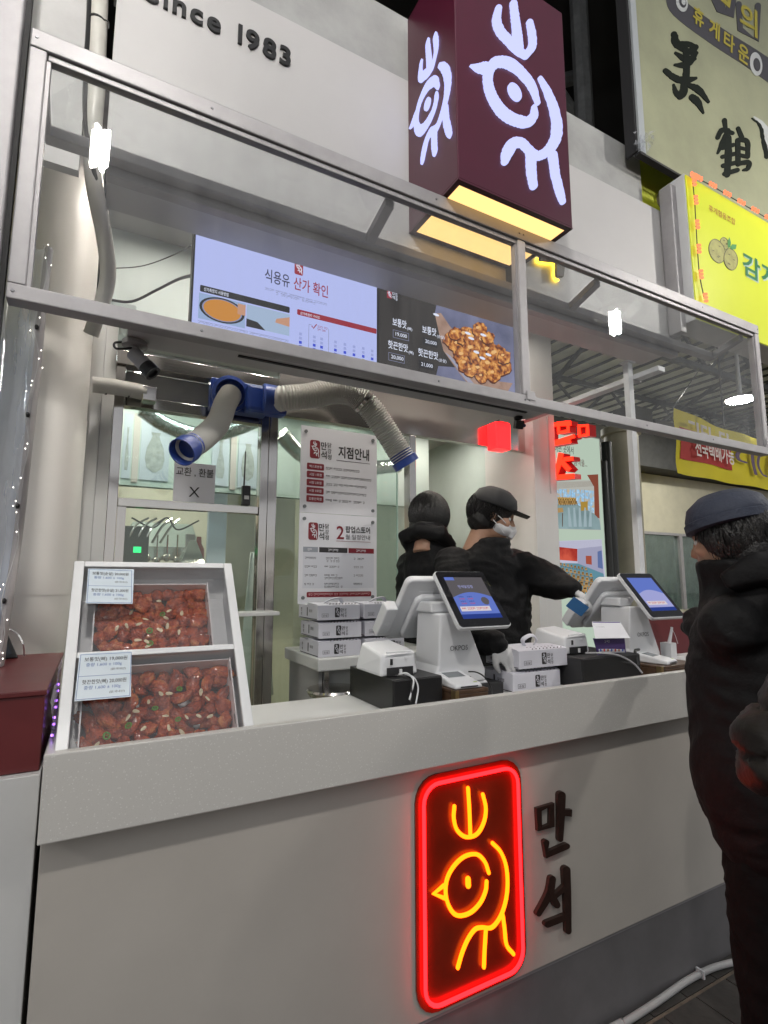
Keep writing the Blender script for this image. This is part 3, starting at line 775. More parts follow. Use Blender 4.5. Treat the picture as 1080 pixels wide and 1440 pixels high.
def photo_mat(name, ramp, scale, strength=1.0, kind='NOISE', detail=6):
    m = emis(name, (1, 1, 1), strength); nt = m.node_tree
    tc = nt.nodes.new('ShaderNodeTexCoord')
    if kind == 'NOISE':
        t = nt.nodes.new('ShaderNodeTexNoise'); t.inputs['Detail'].default_value = detail; out = t.outputs['Fac']
    else:
        t = nt.nodes.new('ShaderNodeTexVoronoi'); out = t.outputs['Distance']
    t.inputs['Scale'].default_value = scale
    rp = nt.nodes.new('ShaderNodeValToRGB')
    el = rp.color_ramp.elements
    while len(el) < len(ramp): el.new(0.5)
    for e, (p_, c_) in zip(el, ramp): e.position = p_; e.color = (*c_, 1)
    nt.links.new(tc.outputs['Object'], t.inputs['Vector']); nt.links.new(out, rp.inputs['Fac']); nt.links.new(rp.outputs['Color'], nt.nodes['Emission'].inputs['Color'])
    return m
def s2(u, v, y): return P(520 + u / 4.154, 380 + v / 4.154, y=y)
def poly2(name, m, pts, d, parent=tv2, org=s2, y=yy):
    lp = [org(u, v, y) for u, v in pts]
    MB().prism([(p.x, y - d, p.z) for p in lp], (0, 0.0001, 0)).build(name, m, parent)
clampx = T2X1 - 0.001
def inb(pts):
    out = []
    for u, v in pts:
        p = s2(u, v, yy); out.append((min(p.x, clampx), max(TZ0 + 0.001, min(p.z, TZ1 - 0.001))))
    return out
def poly3(name, m, pts, d):
    MB().prism([(x, yy - d, z) for x, z in inb(pts)], (0, 0.0001, 0)).build(name, m, tv2)
poly3('photo_table', photo_mat('photo_slate', [(0.3, (0.10, 0.11, 0.20)), (0.7, (0.27, 0.28, 0.44))], 5, 0.9), [(400, 150), (380, 250), (430, 420), (540, 570), (400, 560), (380, 650), (560, 720), (640, 740), (850, 745), (870, 330), (600, 235)], 0.0003)
poly3('photo_board', photo_mat('photo_wood', [(0.3, (0.30, 0.17, 0.12)), (0.7, (0.55, 0.36, 0.28))], 14, 0.85), [(380, 255), (415, 250), (470, 330), (560, 420), (680, 640), (835, 660), (800, 720), (700, 735), (600, 700), (500, 570), (430, 470), (400, 350)], 0.0005)
poly3('photo_knife', emis('photo_metal', (0.42, 0.42, 0.55), 0.8), [(440, 480), (470, 500), (640, 700), (620, 705), (560, 640)], 0.0007)
CHK = photo_mat('photo_chicken', [(0.36, (0.13, 0.025, 0.006)), (0.48, (0.50, 0.14, 0.022)), (0.62, (0.95, 0.45, 0.11))], 46, 0.85, 'NOISE', 9)
rnd = random.Random(11)
for (u, v, r_) in ((480, 400, 48), (520, 440, 52), (560, 385, 55), (610, 400, 58), (640, 350, 42), (665, 420, 56), (600, 470, 60), (545, 505, 52), (560, 550, 44), (640, 500, 60), (700, 480, 60), (690, 395, 36), (740, 500, 62), (770, 560, 54), (700, 560, 58), (640, 585, 50), (590, 590, 34), (725, 610, 44), (785, 510, 40), (655, 625, 34), (500, 370, 36)):
    pts = [(u + r_ * (1 + rnd.uniform(-.16, .16)) * math.cos(k * math.pi / 9), v + r_ * (1 + rnd.uniform(-.16, .16)) * math.sin(k * math.pi / 9)) for k in range(18)]
    dd_ = 0.0009 + 0.00006 * len([o_ for o_ in tv2.children if o_.name.startswith('photo_chicken_piece')])
    poly3('photo_shade', emis('photo_chicken_edge', (0.10, 0.018, 0.005), 0.8), [(u + (a_ - u) * 1.07 - 2, v + (c_ - v) * 1.09 + 5) for a_, c_ in pts], dd_ - 0.00003)
    poly3('photo_chicken_piece', CHK, pts, dd_)
    poly3('photo_glint', emis('photo_chicken_glint', (1.0, 0.58, 0.22), 0.85), [(u - r_ * 0.25 + (a_ - u) * 0.26, v - r_ * 0.35 + (c_ - v) * 0.18) for a_, c_ in pts], dd_ + 0.00002)
for (u, v) in ((570, 370), (655, 515), (690, 495), (620, 480), (590, 400), (660, 380), (385, 262), (500, 670)):
    pts = [(u + 18 * math.cos(k * 0.8) , v + 8 * math.sin(k * 0.8) + 6 * math.cos(k * .8)) for k in range(8)]
    poly3('photo_almond', eWhite, pts, 0.0034)
def s2t(name, s, m, a, c, h, bold=0.0, y=yy): stxt(name, s, m, tv2, a, c, h, bold, y - 0.001, s2)
for nm_, tagm, pr, (u, v) in (('보통맛', '(뼈)', '19,000', (132, 318)), ('보통맛', '(순살)', '20,000', (306, 362)), ('핫끈한맛', '(뼈)', '20,000', (106, 450)), ('핫끈한맛', '(순살)', '21,000', (282, 495))):
    wide = 82 if len(nm_) == 3 else 116
    p0 = s2(u, v, yy); p1 = s2(u + wide, v, yy); hh = 0.036; ks = p1.x - p0.x
    txt('dish_name', nm_, eWhite, tv2, (p0.x, yy - 0.001, p0.z - 0.004), XV, ZV, w=ks, h=hh, bold=0.012, lift=0.0003)
    txt('dish_note', tagm, eWhite, tv2, (p0.x + ks + 0.003, yy - 0.001, p0.z - 0.010), XV, ZV, h=0.018, bold=0.004, lift=0.0003)
    zz = p0.z - 0.055
    b = MB(); xx0, xx1 = p0.x + 0.002, p0.x + 0.078
    if u > 250: b.box(xx0, xx1, yy - 0.0016, yy - 0.0014, zz, zz + 0.034); b.build('price_box', eBlack, tv2)
    else:
        for q in ((xx0, xx1, zz, zz + 0.0015), (xx0, xx1, zz + 0.0325, zz + 0.034), (xx0, xx0 + 0.0015, zz, zz + 0.034), (xx1 - 0.0015, xx1, zz, zz + 0.034)):
            b.box(q[0], q[1], yy - 0.0016, yy - 0.0014, q[2], q[3])
        b.build('price_box', eGrey, tv2)
    txt('price', pr, eWhite, tv2, (xx0 + 0.012, yy - 0.0017, zz + 0.008), XV, ZV, h=0.018, bold=0.008, lift=0.0003)
a = s2(100, 160, yy)
bx('logo_plate', eMar, tv2, a.x, a.x + 0.022, yy - 0.0008, yy - 0.0005, a.z, a.z + 0.036)
logo_on(tv2, eWhite, a.x + 0.002, a.z + 0.003, 0.018, 0.03, yy - 0.001)
for k, (s, dx) in enumerate((('만', 0.024), ('석', 0.024), ('닭', 0.040), ('강', 0.040), ('정', 0.040))):
    zz = a.z + (0.021 if k == 0 else 0.001 if k == 1 else 0.024 - (k - 2) * 0.013)
    txt('logo_name', s, eWhite, tv2, (a.x + dx, yy - 0.0008, zz), XV, ZV, h=0.016 if k < 2 else 0.011, bold=0.01, lift=0.0003)
# ================================================================== stainless shop front behind the counter
def steel_mat(name, col, rough, sz=(1, 1, 40)):
    m = mat(name, col, rough, metal=1.0)
    nt = m.node_tree; b = nt.nodes['Principled BSDF']
    tc = nt.nodes.new('ShaderNodeTexCoord'); mp_ = nt.nodes.new('ShaderNodeMapping'); mp_.inputs['Scale'].default_value = sz
    n = nt.nodes.new('ShaderNodeTexNoise'); n.inputs['Scale'].default_value = 5; n.inputs['Detail'].default_value = 5
    mr = nt.nodes.new('ShaderNodeMapRange'); mr.inputs['To Min'].default_value = rough * 0.7; mr.inputs['To Max'].default_value = rough * 1.5
    nt.links.new(tc.outputs['Object'], mp_.inputs['Vector']); nt.links.new(mp_.outputs[0], n.inputs['Vector']); nt.links.new(n.outputs['Fac'], mr.inputs['Value']); nt.links.new(mr.outputs[0], b.inputs['Roughness'])
    n2 = nt.nodes.new('ShaderNodeTexNoise'); n2.inputs['Scale'].default_value = 2.2
    bp = nt.nodes.new('ShaderNodeBump'); bp.inputs['Strength'].default_value = 0.25; bp.inputs['Distance'].default_value = 0.05
    nt.links.new(tc.outputs['Object'], n2.inputs['Vector']); nt.links.new(n2.outputs['Fac'], bp.inputs['Height']); nt.links.new(bp.outputs['Normal'], b.inputs['Normal'])
    return m
STEEL = steel_mat('stainless', (0.66, 0.63, 0.60), 0.14)
STEELV = steel_mat('stainless_upright', (0.60, 0.57, 0.55), 0.13, (30, 30, 1))
Y0 = 1.2
sf = thing('shop_front', 'stainless steel glazed shop front with sliding panes behind the counter', 'shopfront', (1.2, 1.2, 0.15))
bx('head_rail', STEEL, sf, 0.02, 0.745, Y0 - 0.03, Y0 + 0.04, 2.385, 2.448, 0.002)
bx('recess_panel', mat('recess_white', (0.5, 0.5, 0.5), 0.4), sf, 0.03, 0.745, Y0 + 0.05, Y0 + 0.06, 2.25, 2.386)
bx('transom_rail', STEEL, sf, 0.06, 0.662, Y0 - 0.01, Y0 + 0.04, 2.206, 2.256, 0.002)
bx('middle_rail', STEEL, sf, 0.06, 0.662, Y0 - 0.01, Y0 + 0.04, 1.764, 1.800, 0.002)
bx('side_jamb', STEELV, sf, 0.02, 0.059, Y0 - 0.01, Y0 + 0.04, 0.15, 2.384, 0.002)
bx('post', STEELV, sf, 0.664, 0.703, Y0 - 0.02, Y0 + 0.05, 0.15, 2.384, 0.003)
bx('post', STEELV, sf, 0.706, 0.750, Y0 - 0.012, Y0 + 0.05, 0.15, 2.384, 0.003)
bx('post', STEELV, sf, 1.508, 1.550, Y0 - 0.015, Y0 + 0.05, 0.15, 2.265, 0.003)
bx('header_panel', STEEL, sf, 0.7505, 2.378, Y0 - 0.012, Y0 + 0.03, 2.268, 2.60, 0.002)
bx('upper_pane', SHOPGL, sf, 0.062, 0.660, Y0 + 0.01, Y0 + 0.016, 1.801, 2.205)
bx('lower_pane', SHOPGL, sf, 0.095, 0.660, Y0 + 0.01, Y0 + 0.016, 0.16, 1.763)
bx('lower_jamb', STEELV, sf, 0.0605, 0.094, Y0, Y0 + 0.03, 0.16, 1.7635)
bx('sliding_pane', SHOPGL, sf, 0.752, 1.44, Y0 + 0.012, Y0 + 0.018, 0.16, 2.267)
bx('pane_edge', mat('green_glass_edge', (0.45, 0.6, 0.55), 0.2), sf, 1.4405, 1.4465, Y0 + 0.010, Y0 + 0.02, 0.16, 2.267)
bx('door_lock', STEEL, sf, 1.515, 1.543, Y0 - 0.022, Y0 - 0.0155, 1.47, 1.56, 0.003)
# side wall at the far end of the shop front
PLW = mat('plaster_white', (0.62, 0.62, 0.61), 0.55, noise_amt=0.05, noise_scale=3)
ew = thing('end_wall', 'white wall return at the far end of the shop front lit red by letters', 'wall', (2.48, 1.25, 0))
bx('wall_face', PLW, ew, 2.382, 2.584, 1.13, 1.60, 0.0, 3.25, 0.004)
bx('wall_strip', PLW, ew, 2.382, 2.445, 1.118, 1.1295, 0.0, 2.52, 0.002)
bx('wall_groove', DGREY, ew, 2.52, 2.53, 1.126, 1.1297, 2.0, 2.52)
# jamb wall at the near end, between column and shop front
jw = thing('jamb_wall', 'narrow pale wall strips between the column and the steel shop front', 'wall', (-0.05, 1.15, 0))
bx('wall_face', PLW, jw, -0.3, -0.028, 1.16, 1.30, 0.0, 2.62)
bx('wall_strip', PLW, jw, -0.0275, 0.0195, 1.185, 1.30, 0.0, 2.62, 0.002)

# ------------------------------------------------------------------ kitchen behind the glass
KW = mat('kitchen_wall', (0.62, 0.60, 0.50), 0.5, noise_amt=0.06, noise_scale=2)
KG = mat('kitchen_pale_green', (0.46, 0.54, 0.52), 0.5, noise_amt=0.05)
bx('kitchen_back_wall', KW, None, -1.6, 3.0, 4.3, 4.36, 0.0, 3.0, kind='structure')
bx('kitchen_side_wall', KW, None, -1.66, -1.6, 1.31, 4.3, 0.0, 3.0, kind='structure')
bx('kitchen_far_wall', KG, None, 2.585, 2.65, 1.61, 4.3, 0.0, 3.0, kind='structure')
bx('kitchen_ceiling', mat('kitchen_ceiling_white', (0.6, 0.62, 0.6), 0.6), None, -1.66, 2.66, 1.262, 4.36, 2.62, 2.68, kind='structure')
bx('cavity_wall', mat('cavity_wall_paint', (0.68, 0.76, 0.74), 0.5), None, -0.06, 2.38, 1.262, 1.30, 2.605, 3.2, kind='structure')
DL = emis('downlight_glow', (1.0, 0.90, 0.78), 190.0)
for k, (x, y) in enumerate(((0.15, 1.9), (0.85, 1.9), (1.55, 1.9), (2.2, 1.9), (-0.6, 2.9), (0.2, 2.9), (0.9, 2.9), (1.7, 2.9), (-0.6, 3.8), (0.4, 3.8), (1.4, 3.8))):
    d = thing('downlight', ('warm round downlight in the kitchen ceiling'), 'downlight', (x, y, 2.6), group='kitchen downlights')
    MB().lathe([(0.075, 0), (0.075, 0.012), (0.055, 0.012), (0.055, 0.004)], (x, y, 2.604), n=16, cap=False).build('trim_ring', WPLAST, d)
    MB().lathe([(0.052, 0), (0.052, 0.004)], (x, y, 2.609), n=16).build('lens', DL, d)
# picture frieze high on a bulkhead
bk = thing('picture_bulkhead', 'white bulkhead inside the kitchen carrying pale pictures of pots and vases', 'bulkhead', (0.4, 2.2, 1.9))
bx('board', KG, bk, -0.45, 2.3, 2.2, 2.26, 2.02, 2.60)
PB = mat('picture_blue_grey', (0.42, 0.47, 0.55), 0.5); PD = mat('picture_drawing', (0.30, 0.33, 0.33), 0.6, noise_amt=0.3, noise_scale=30)
FR = mat('picture_divider', (0.46, 0.42, 0.40), 0.5)
for k, (a, c) in enumerate(((172, 184), (197, 238), (298, 322), (335, 362))):
    x0, x1 = P(a, 640, y=2.2).x, P(c, 640, y=2.2).x
    pn = bx('picture_panel', PB, bk, x0, x1, 2.193, 2.1995, 2.06, 2.46)
    m_ = (x0 + x1) / 2; w = (x1 - x0) * 0.34
    if k % 2 == 1: prof = [(0.15, 0), (0.8, .1), (1.0, .3), (0.85, .55), (0.45, .75), (0.35, .82), (0.5, .9)]
    else: prof = [(0.5, 0), (0.75, .2), (0.55, .45), (0.3, .6), (0.25, .8), (0.4, .95)]
    lp = [(m_ - r * w, 2.192, 2.11 + h * 0.28) for r, h in prof] + [(m_ + r * w, 2.192, 2.11 + h * 0.28) for r, h in prof[::-1]]
    MB().prism(lp, (0, -0.002, 0)).build('pot_drawing', PD, pn)
bx('picture_divider', FR, bk, P(186, 640, y=2.2).x, P(195, 640, y=2.2).x, 2.19, 2.1995, 2.04, 2.47)
bx('picture_divider', FR, bk, P(324, 640, y=2.2).x, P(332, 640, y=2.2).x, 2.19, 2.1995, 2.04, 2.47)
# fluorescent strip under the kitchen ceiling
FL = emis('fluorescent_tube', (0.88, 1.0, 0.96), 26.0)
fl = thing('ceiling_strip_light', 'long white strip light on the kitchen ceiling behind the upper pane', 'light', (0.4, 1.6, 2.58))
bx('housing', WPLAST, fl, -0.05, 0.75, 1.56, 1.66, 2.585, 2.618)
bx('tube', FL, fl, -0.03, 0.73, 1.585, 1.635, 2.572, 2.5845)
# hood, white column panel and appliances
hd = thing('extractor_hood', 'wide pale green steel cooking hood inside the kitchen', 'hood', (0.15, 3.2, 1.9))
x0, x1 = P(178, 740, y=3.0).x, P(285, 740, y=3.0).x
MB().hexa([(x0, 3.0, 1.66), (x1, 3.0, 1.66), (x1, 3.8, 1.66), (x0, 3.8, 1.66), (x0 + .05, 3.2, 1.9), (x1 - .05, 3.2, 1.9), (x1 - .05, 3.8, 1.9), (x0 + .05, 3.8, 1.9)]).build('canopy_body', KG, hd)
bx('lower_band', STEEL, hd, x0, x1, 2.985, 2.999, 1.60, 1.70)
for k in range(4):
    xx = x0 + (x1 - x0) * (k + 0.5) / 4
    MB().cyl((xx, 3.1, 1.655), (xx, 3.1, 1.60), 0.05, n=12).build('filter_lamp', WPLAST, hd)
x0, x1 = P(292, 760, y=2.4).x, P(318, 760, y=2.4).x
bx('partition_panel', mat('panel_pale_blue', (0.55, 0.62, 0.72), 0.4), None, x0, x1, 2.4, 2.45, 0.15, 2.6, 0.004, label='tall pale blue partition panel standing inside the kitchen', cat='partition')
x0, x1 = P(318, 760, y=2.7).x, P(362, 760, y=2.7).x
bx('locker', mat('locker_cream', (0.58, 0.54, 0.40), 0.4, noise_amt=0.05), None, x0, x1 + .3, 2.7, 3.1, 0.15, 2.5, 0.004, label='tall cream cabinet inside the kitchen beside the blue partition', cat='cabinet')
mc = thing('kitchen_machine', 'dark kitchen machine with a small green display behind the lower pane', 'machine', (0.1, 2.6, 1.2))
q = P(193, 773, y=2.6)
bx('body', mat('machine_dark', (0.07, 0.065, 0.055), 0.4), mc, q.x - 0.09, q.x + 0.07, 2.605, 2.75, 1.2, q.z + 0.16, 0.01)
bx('display', emis('green_display', (0.03, 0.9, 0.25), 1.6), mc, q.x - 0.024, q.x + 0.024, 2.600, 2.6045, q.z - 0.02, q.z + 0.02)
for k in range(5):
    MB().tube(crom([(q.x - 0.06 + k * 0.05, 2.62, q.z + 0.05), (q.x - 0.02 + k * 0.055, 2.6, q.z + 0.16), (q.x + 0.06 + k * 0.05, 2.62, q.z + 0.22)], 5), 0.008, 6).build('steel_pipe', STEEL, mc, smooth=True)
wk = thing('work_table', 'stainless steel work table with a hopper inside the kitchen', 'table', (0.2, 2.5, 0.15))
x0, x1 = P(175, 800, y=2.5).x, P(288, 800, y=2.5).x; zt = P(230, 797, y=2.5).z
bx('top', STEEL, wk, x0, x1, 2.4, 2.9, zt - 0.05, zt, 0.004)
for xx in (x0 + 0.03, x1 - 0.06): bx('leg', STEEL, wk, xx, xx + 0.03, 2.42, 2.45, 0.15, zt - 0.051)
a, c, d = P(250, 788, y=2.5), P(288, 788, y=2.5), P(272, 770, y=2.5)
MB().hexa([(a.x, 2.42, zt + 0.001), (c.x, 2.42, zt + 0.001), (c.x, 2.7, zt + 0.001), (a.x, 2.7, zt + 0.001), (d.x - .02, 2.52, d.z + .05), (d.x + .02, 2.52, d.z + .05), (d.x + .02, 2.6, d.z + .05), (d.x - .02, 2.6, d.z + .05)]).build('hopper', STEEL, wk)
btl = P(281, 770, y=2.75)
MB().lathe([(0.035, 0), (0.04, .02), (0.04, .14), (0.02, .18), (0.016, .23)], (btl.x, 2.8, zt + 0.001)).build('sauce_bottle', mat('bottle_red', (0.25, 0.03, 0.02), 0.3), None, smooth=True, label='dark red sauce bottle on the steel work table in the kitchen', cat='bottle')
# kitchen clutter: silver ducts, steel rack with pots, hanging tools
FOIL = mat('foil_duct', (0.70, 0.72, 0.72), 0.25, metal=1.0, bump=0.9, bump_scale=45)
MB().tube(crom([P(200, 575, y=1.75), P(235, 598, y=1.78), P(285, 612, y=1.8), P(340, 600, y=1.85), P(372, 585, y=1.9)], 8), 0.045, 14).build('foil_duct', FOIL, None, smooth=True, label='shiny silver flexible duct sagging behind the upper pane', cat='duct')
MB().tube(crom([P(395, 610, y=1.8), P(425, 640, y=1.85), P(470, 660, y=1.9), P(560, 655, y=2.0)], 8), 0.05, 14).build('foil_duct', FOIL, None, smooth=True, label='shiny silver flexible duct behind the sliding pane', cat='duct')
rk = thing('steel_rack', 'steel rack of pots and tubs standing at the back of the kitchen', 'rack', (0.75, 3.4, 0.15))
rx0, rx1 = P(205, 760, y=3.4).x, P(292, 760, y=3.4).x
for xx in (rx0, rx1): bx('upright', STEEL, rk, xx, xx + 0.03, 3.4, 3.43, 0.15, 1.62)
for zz in (1.0, 1.32, 1.56): bx('shelf', STEEL, rk, rx0, rx1 + 0.03, 3.44, 3.75, zz, zz + 0.02)
rnd = random.Random(21)
POTM = [mat('pot_steel', (0.6, 0.6, 0.6), 0.25, metal=1.0), mat('tub_red', (0.4, 0.05, 0.03), 0.4), mat('tub_white', (0.6, 0.6, 0.58), 0.4), mat('tub_blue', (0.08, 0.16, 0.35), 0.4)]
for k in range(9):
    zz = (1.0205, 1.3405)[k % 2]; xx = rx0 + 0.08 + (rx1 - rx0 - 0.12) * (k // 2) / 4.2; r_ = rnd.uniform(0.045, 0.065); h_ = rnd.uniform(0.10, 0.18)
    MB().lathe([(r_ * 0.85, 0), (r_, 0.01), (r_, h_), (r_ * 1.06, h_ + 0.006), (r_ * 0.95, h_ + 0.006)], (xx, 3.55, zz), n=18).build('kitchen_pot', POTM[k % 4], None, smooth=40, label='%s tub on the %s shelf of the steel rack, place %s' % (('steel', 'red', 'white', 'blue')[k % 4], ('lower', 'upper')[k % 2], ('one', 'one', 'two', 'two', 'three', 'three', 'four', 'four', 'five')[k]), cat='tub', group='tubs on the kitchen rack')
for k in range(3):
    fx = P(182 + 34 * k, 800, y=3.0).x
    fr_ = thing('fryer', 'steel fryer with dark control panel under the hood, %s' % ('nearest the column', 'in the middle', 'nearest the blue partition')[k], 'fryer', (fx + 0.12, 3.1, 0.15), group='fryers under the hood')
    bx('cabinet', STEEL, fr_, fx, fx + 0.25, 2.96, 3.35, 0.15, 1.22, 0.004)
    bx('splash_back', STEEL, fr_, fx, fx + 0.25, 3.30, 3.35, 1.2205, 1.46)
    bx('control_panel', MATTEB, fr_, fx + 0.02, fx + 0.23, 2.952, 2.9595, 1.05, 1.19)
    bx('basket_handle', BLACKP, fr_, fx + 0.11, fx + 0.14, 2.86, 2.9515, 1.225, 1.25, 0.004)
bx('control_box', mat('control_grey', (0.45, 0.46, 0.46), 0.4), None, P(262, 740, y=2.95).x, P(275, 740, y=2.95).x, 2.93, 2.98, 1.62, 1.80, 0.004, label='small grey control box on the cooking hood edge', cat='control box')
MB().tube(crom([P(185, 728, y=2.6), P(215, 742, y=2.6), P(235, 728, y=2.6), P(250, 745, y=2.6), P(280, 732, y=2.6)], 8), 0.006, 6).build('hanging_cable', BLACKP, None, smooth=True, label='dark cable drooping under the kitchen ceiling behind the lower pane', cat='cable')
for k in range(4):
    p = P(208 + 14 * k, 752, y=2.9)
    MB().cyl((p.x, 2.9, p.z), (p.x, 2.9, p.z - 0.14 - 0.02 * (k % 2)), 0.006, n=6).ball((p.x, 2.9, p.z - 0.17 - 0.02 * (k % 2)), (0.028, 0.02, 0.03), 10, 6).build('ladle', STEEL, None, smooth=True, label='steel ladle hanging under the hood, number %s from the column' % ('one', 'two', 'three', 'four')[k], cat='ladle', group='ladles under the hood')
# white apron hanging inside
ap = P(355, 800, y=1.9); b = MB(); rows = 10
for i in range(rows + 1):
    t = i / rows
    for j in range(9):
        s = j / 8
        w = 0.045 + 0.06 * t
        b.v.append(Vector((ap.x + 0.02 + (s - .4) * w * 2, 1.9 + 0.02 * math.sin(s * 11 + t * 2), 1.62 - t * 0.85)))
for i in range(rows):
    for j in range(8): b.f.append((i * 9 + j, i * 9 + j + 1, i * 9 + j + 10, i * 9 + j + 9))
apo = b.build('white_apron', mat('apron_cloth', (0.66, 0.66, 0.62), 0.8, bump=0.2), None, smooth=80, fix=False, label='long white apron hanging inside the kitchen door', cat='apron')
sm = apo.modifiers.new('t', 'SOLIDIFY'); sm.thickness = 0.006
# walkie-talkie on the middle rail
q = P(345, 712, y=1.18); wt = thing('walkie_talkie', 'black walkie-talkie with long aerial standing on the steel rail', 'radio', (q.x, 1.185, 1.8005))
bx('body', BLACKP, wt, q.x - 0.018, q.x + 0.020, 1.165, 1.198, 1.801, 1.895, 0.004)
MB().cyl((q.x - 0.009, 1.18, 1.8951), (q.x - 0.007, 1.18, 2.06), 0.0042, 0.003, n=8).build('aerial', BLACKP, wt)
bx('screen', DGREY, wt, q.x - 0.010, q.x + 0.012, 1.1635, 1.1648, 1.828, 1.845)
# A4 notice on the upper pane
p0 = P(243, 704, y=1.198); p1 = P(304, 654, y=1.198)
nt_ = thing('paper_notice', 'white paper notice with an X taped on the upper pane', 'notice', (p0.x, 1.2, p0.z))
bx('sheet', PAPER, nt_, p0.x, p1.x, 1.2065, 1.2075, p0.z, p1.z)
txt('lettering', '교환 , 환불', INK, nt_, ((p0.x + p1.x) / 2, 1.2064, p1.z - 0.064), XV, ZV, w=(p1.x - p0.x) * 0.9, h=0.042, align='C', bold=0.006)
txt('lettering', 'X', INK, nt_, ((p0.x + p1.x) / 2, 1.2064, p0.z + 0.024), XV, ZV, h=0.046, align='C')
# branch and pop-up schedule posters on the sliding pane
def logo_block(parent, x, z, h, y):
    w = h * 0.58
    MB().prism([(u, y, v) for u, v in rrect(x, x + w, z, z + h, h * 0.12, 3)], (0, -0.0006, 0)).build('logo_plate', INKR, parent)
    logo_on(parent, PAPER, x + w * 0.12, z + h * 0.08, w * 0.78, h * 0.84, y - 0.001)
    for k, s in enumerate('만석'): txt('logo_name', s, INK, parent, (x + w * 1.08, y, z + h * (0.52 - 0.5 * k)), XV, ZV, h=h * 0.44, w=h * 0.34, bold=0.02)
    for k, s in enumerate('닭강정'): txt('logo_name', s, INK, parent, (x + w * 1.08 + h * 0.38, y, z + h * (0.68 - 0.33 * k)), XV, ZV, h=h * 0.28, w=h * 0.24, bold=0.01)
YP = 1.186
def pz(u, v): return P(400 + u / 5.14, 580 + v / 5.14, y=YP)
PX0, PX1 = 0.868, 1.300
zT, zM, zB = 2.232, 1.786, 1.335
for k, (za, zb_, lab) in enumerate(((zM + 0.001, zT, 'white branch list poster with five maroon tags on the sliding pane'), (zB, zM - 0.001, 'white pop-up schedule poster with a table below the branch list'))):
    po = thing('poster', lab, 'poster', ((PX0 + PX1) / 2, YP, za))
    bx('sheet', PAPER, po, PX0, PX1, YP, YP + 0.004, za, zb_)
    for xx in (PX0 + 0.025, PX1 - 0.025):
        for zz in (za + 0.03, zb_ - 0.03): MB().cyl((xx, YP - 0.0005, zz), (xx, YP - 0.006, zz), 0.009, n=10).build('suction_cup', mat('cup_grey', (0.16, 0.17, 0.18), 0.3), po)
    yq = YP - 0.0004
    if k == 0:
        logo_block(po, PX0 + 0.048, zb_ - 0.165, 0.095, yq)
        txt('headline', '지점안내', INK, po, (PX0 + 0.205, yq, zb_ - 0.148), XV, ZV, w=0.180, h=0.064, bold=0.028)
        bx('rule', INK, po, PX0 + 0.195, PX0 + 0.39, yq - 0.0006, yq - 0.0002, zb_ - 0.163, zb_ - 0.1605)
        for r_, (a, c) in enumerate((('엑스포본점', 0.19), ('시장 1호점', 0.262), ('시장 2호점', 0.235), ('시장 3호점', 0.24), ('강릉안목점', 0.225))):
            z_ = zb_ - 0.222 - r_ * 0.0415
            MB().prism([(u, yq, v) for u, v in rrect(PX0 + 0.034, PX0 + 0.126, z_ - 0.003, z_ + 0.031, 0.005, 3)], (0, -0.0006, 0)).build('branch_tag', INKR, po)
            txt('tag_text', a, PAPER, po, (PX0 + 0.080, yq - 0.0007, z_ + 0.007), XV, ZV, h=0.014, align='C', bold=0.008, lift=0.0004)
            scribble('address', INK, po, (PX0 + 0.138, yq, z_ + 0.006), XV, ZV, c, 0.0125, r_ + 3)
    else:
        logo_block(po, PX0 + 0.048, zb_ - 0.135, 0.088, yq)
        txt('headline', '2', INKR, po, (PX0 + 0.200, yq, zb_ - 0.126), XV, ZV, h=0.068, w=0.042, bold=0.012)
        txt('headline', '팝업스토어', INK, po, (PX0 + 0.250, yq, zb_ - 0.092), XV, ZV, w=0.142, h=0.036, bold=0.022)
        txt('headline', '월 일정안내', INK, po, (PX0 + 0.250, yq, zb_ - 0.126), XV, ZV, w=0.142, h=0.026, bold=0.006)
        bx('rule', INKR, po, PX0 + 0.198, PX0 + 0.395, yq - 0.0006, yq - 0.0002, zb_ - 0.137, zb_ - 0.135)
        z_ = zb_ - 0.196
        cols = ((PX0 + 0.022, PX0 + 0.10, mat('head_grey', (0.30, 0.32, 0.36), 0.6)), (PX0 + 0.107, PX0 + 0.262, INK), (PX0 + 0.268, PX0 + 0.415, INKR))
        for (xa, xb, m_), s in zip(cols, (0.03, 0.06, 0.06)):
            bx('table_head', m_, po, xa, xb, yq - 0.0006, yq - 0.0002, z_, z_ + 0.026)
            scribble('head_text', PAPER, po, ((xa + xb - s) / 2, yq - 0.0007, z_ + 0.007), XV, ZV, s, 0.012, int(s * 999))
        bx('table_body', mat('table_tint', (0.60, 0.61, 0.66), 0.6), po, PX0 + 0.022, PX0 + 0.415, yq - 0.0005, yq - 0.0002, z_ - 0.178, z_ - 0.001)
        for r_ in range(4):
            zz = z_ - 0.034 - r_ * 0.043
            for i_, (xa, xb, m_) in enumerate(cols):
                scribble('cell_text', INK, po, (xa + (0.010 if i_ == 0 else 0.03), yq - 0.0006, zz), XV, ZV, (0.064, 0.082, 0.06)[i_], 0.0105, r_ * 3 + i_)
                if i_ == 1 and r_ != 1: scribble('cell_text', INK, po, (xa + 0.03, yq - 0.0006, zz - 0.014), XV, ZV, 0.10, 0.0105, r_ + 31)
        MB().prism([(u, yq, v) for u, v in rrect(PX0 + 0.045, PX0 + 0.40, za + 0.032, za + 0.058, 0.006, 3)], (0, -0.0006, 0)).build('footer_bar', INKR, po)
        scribble('footer_text', mat('print_pink', (0.6, 0.4, 0.4), 0.6), po, (PX0 + 0.055, yq - 0.0007, za + 0.040), XV, ZV, 0.335, 0.011, 77)
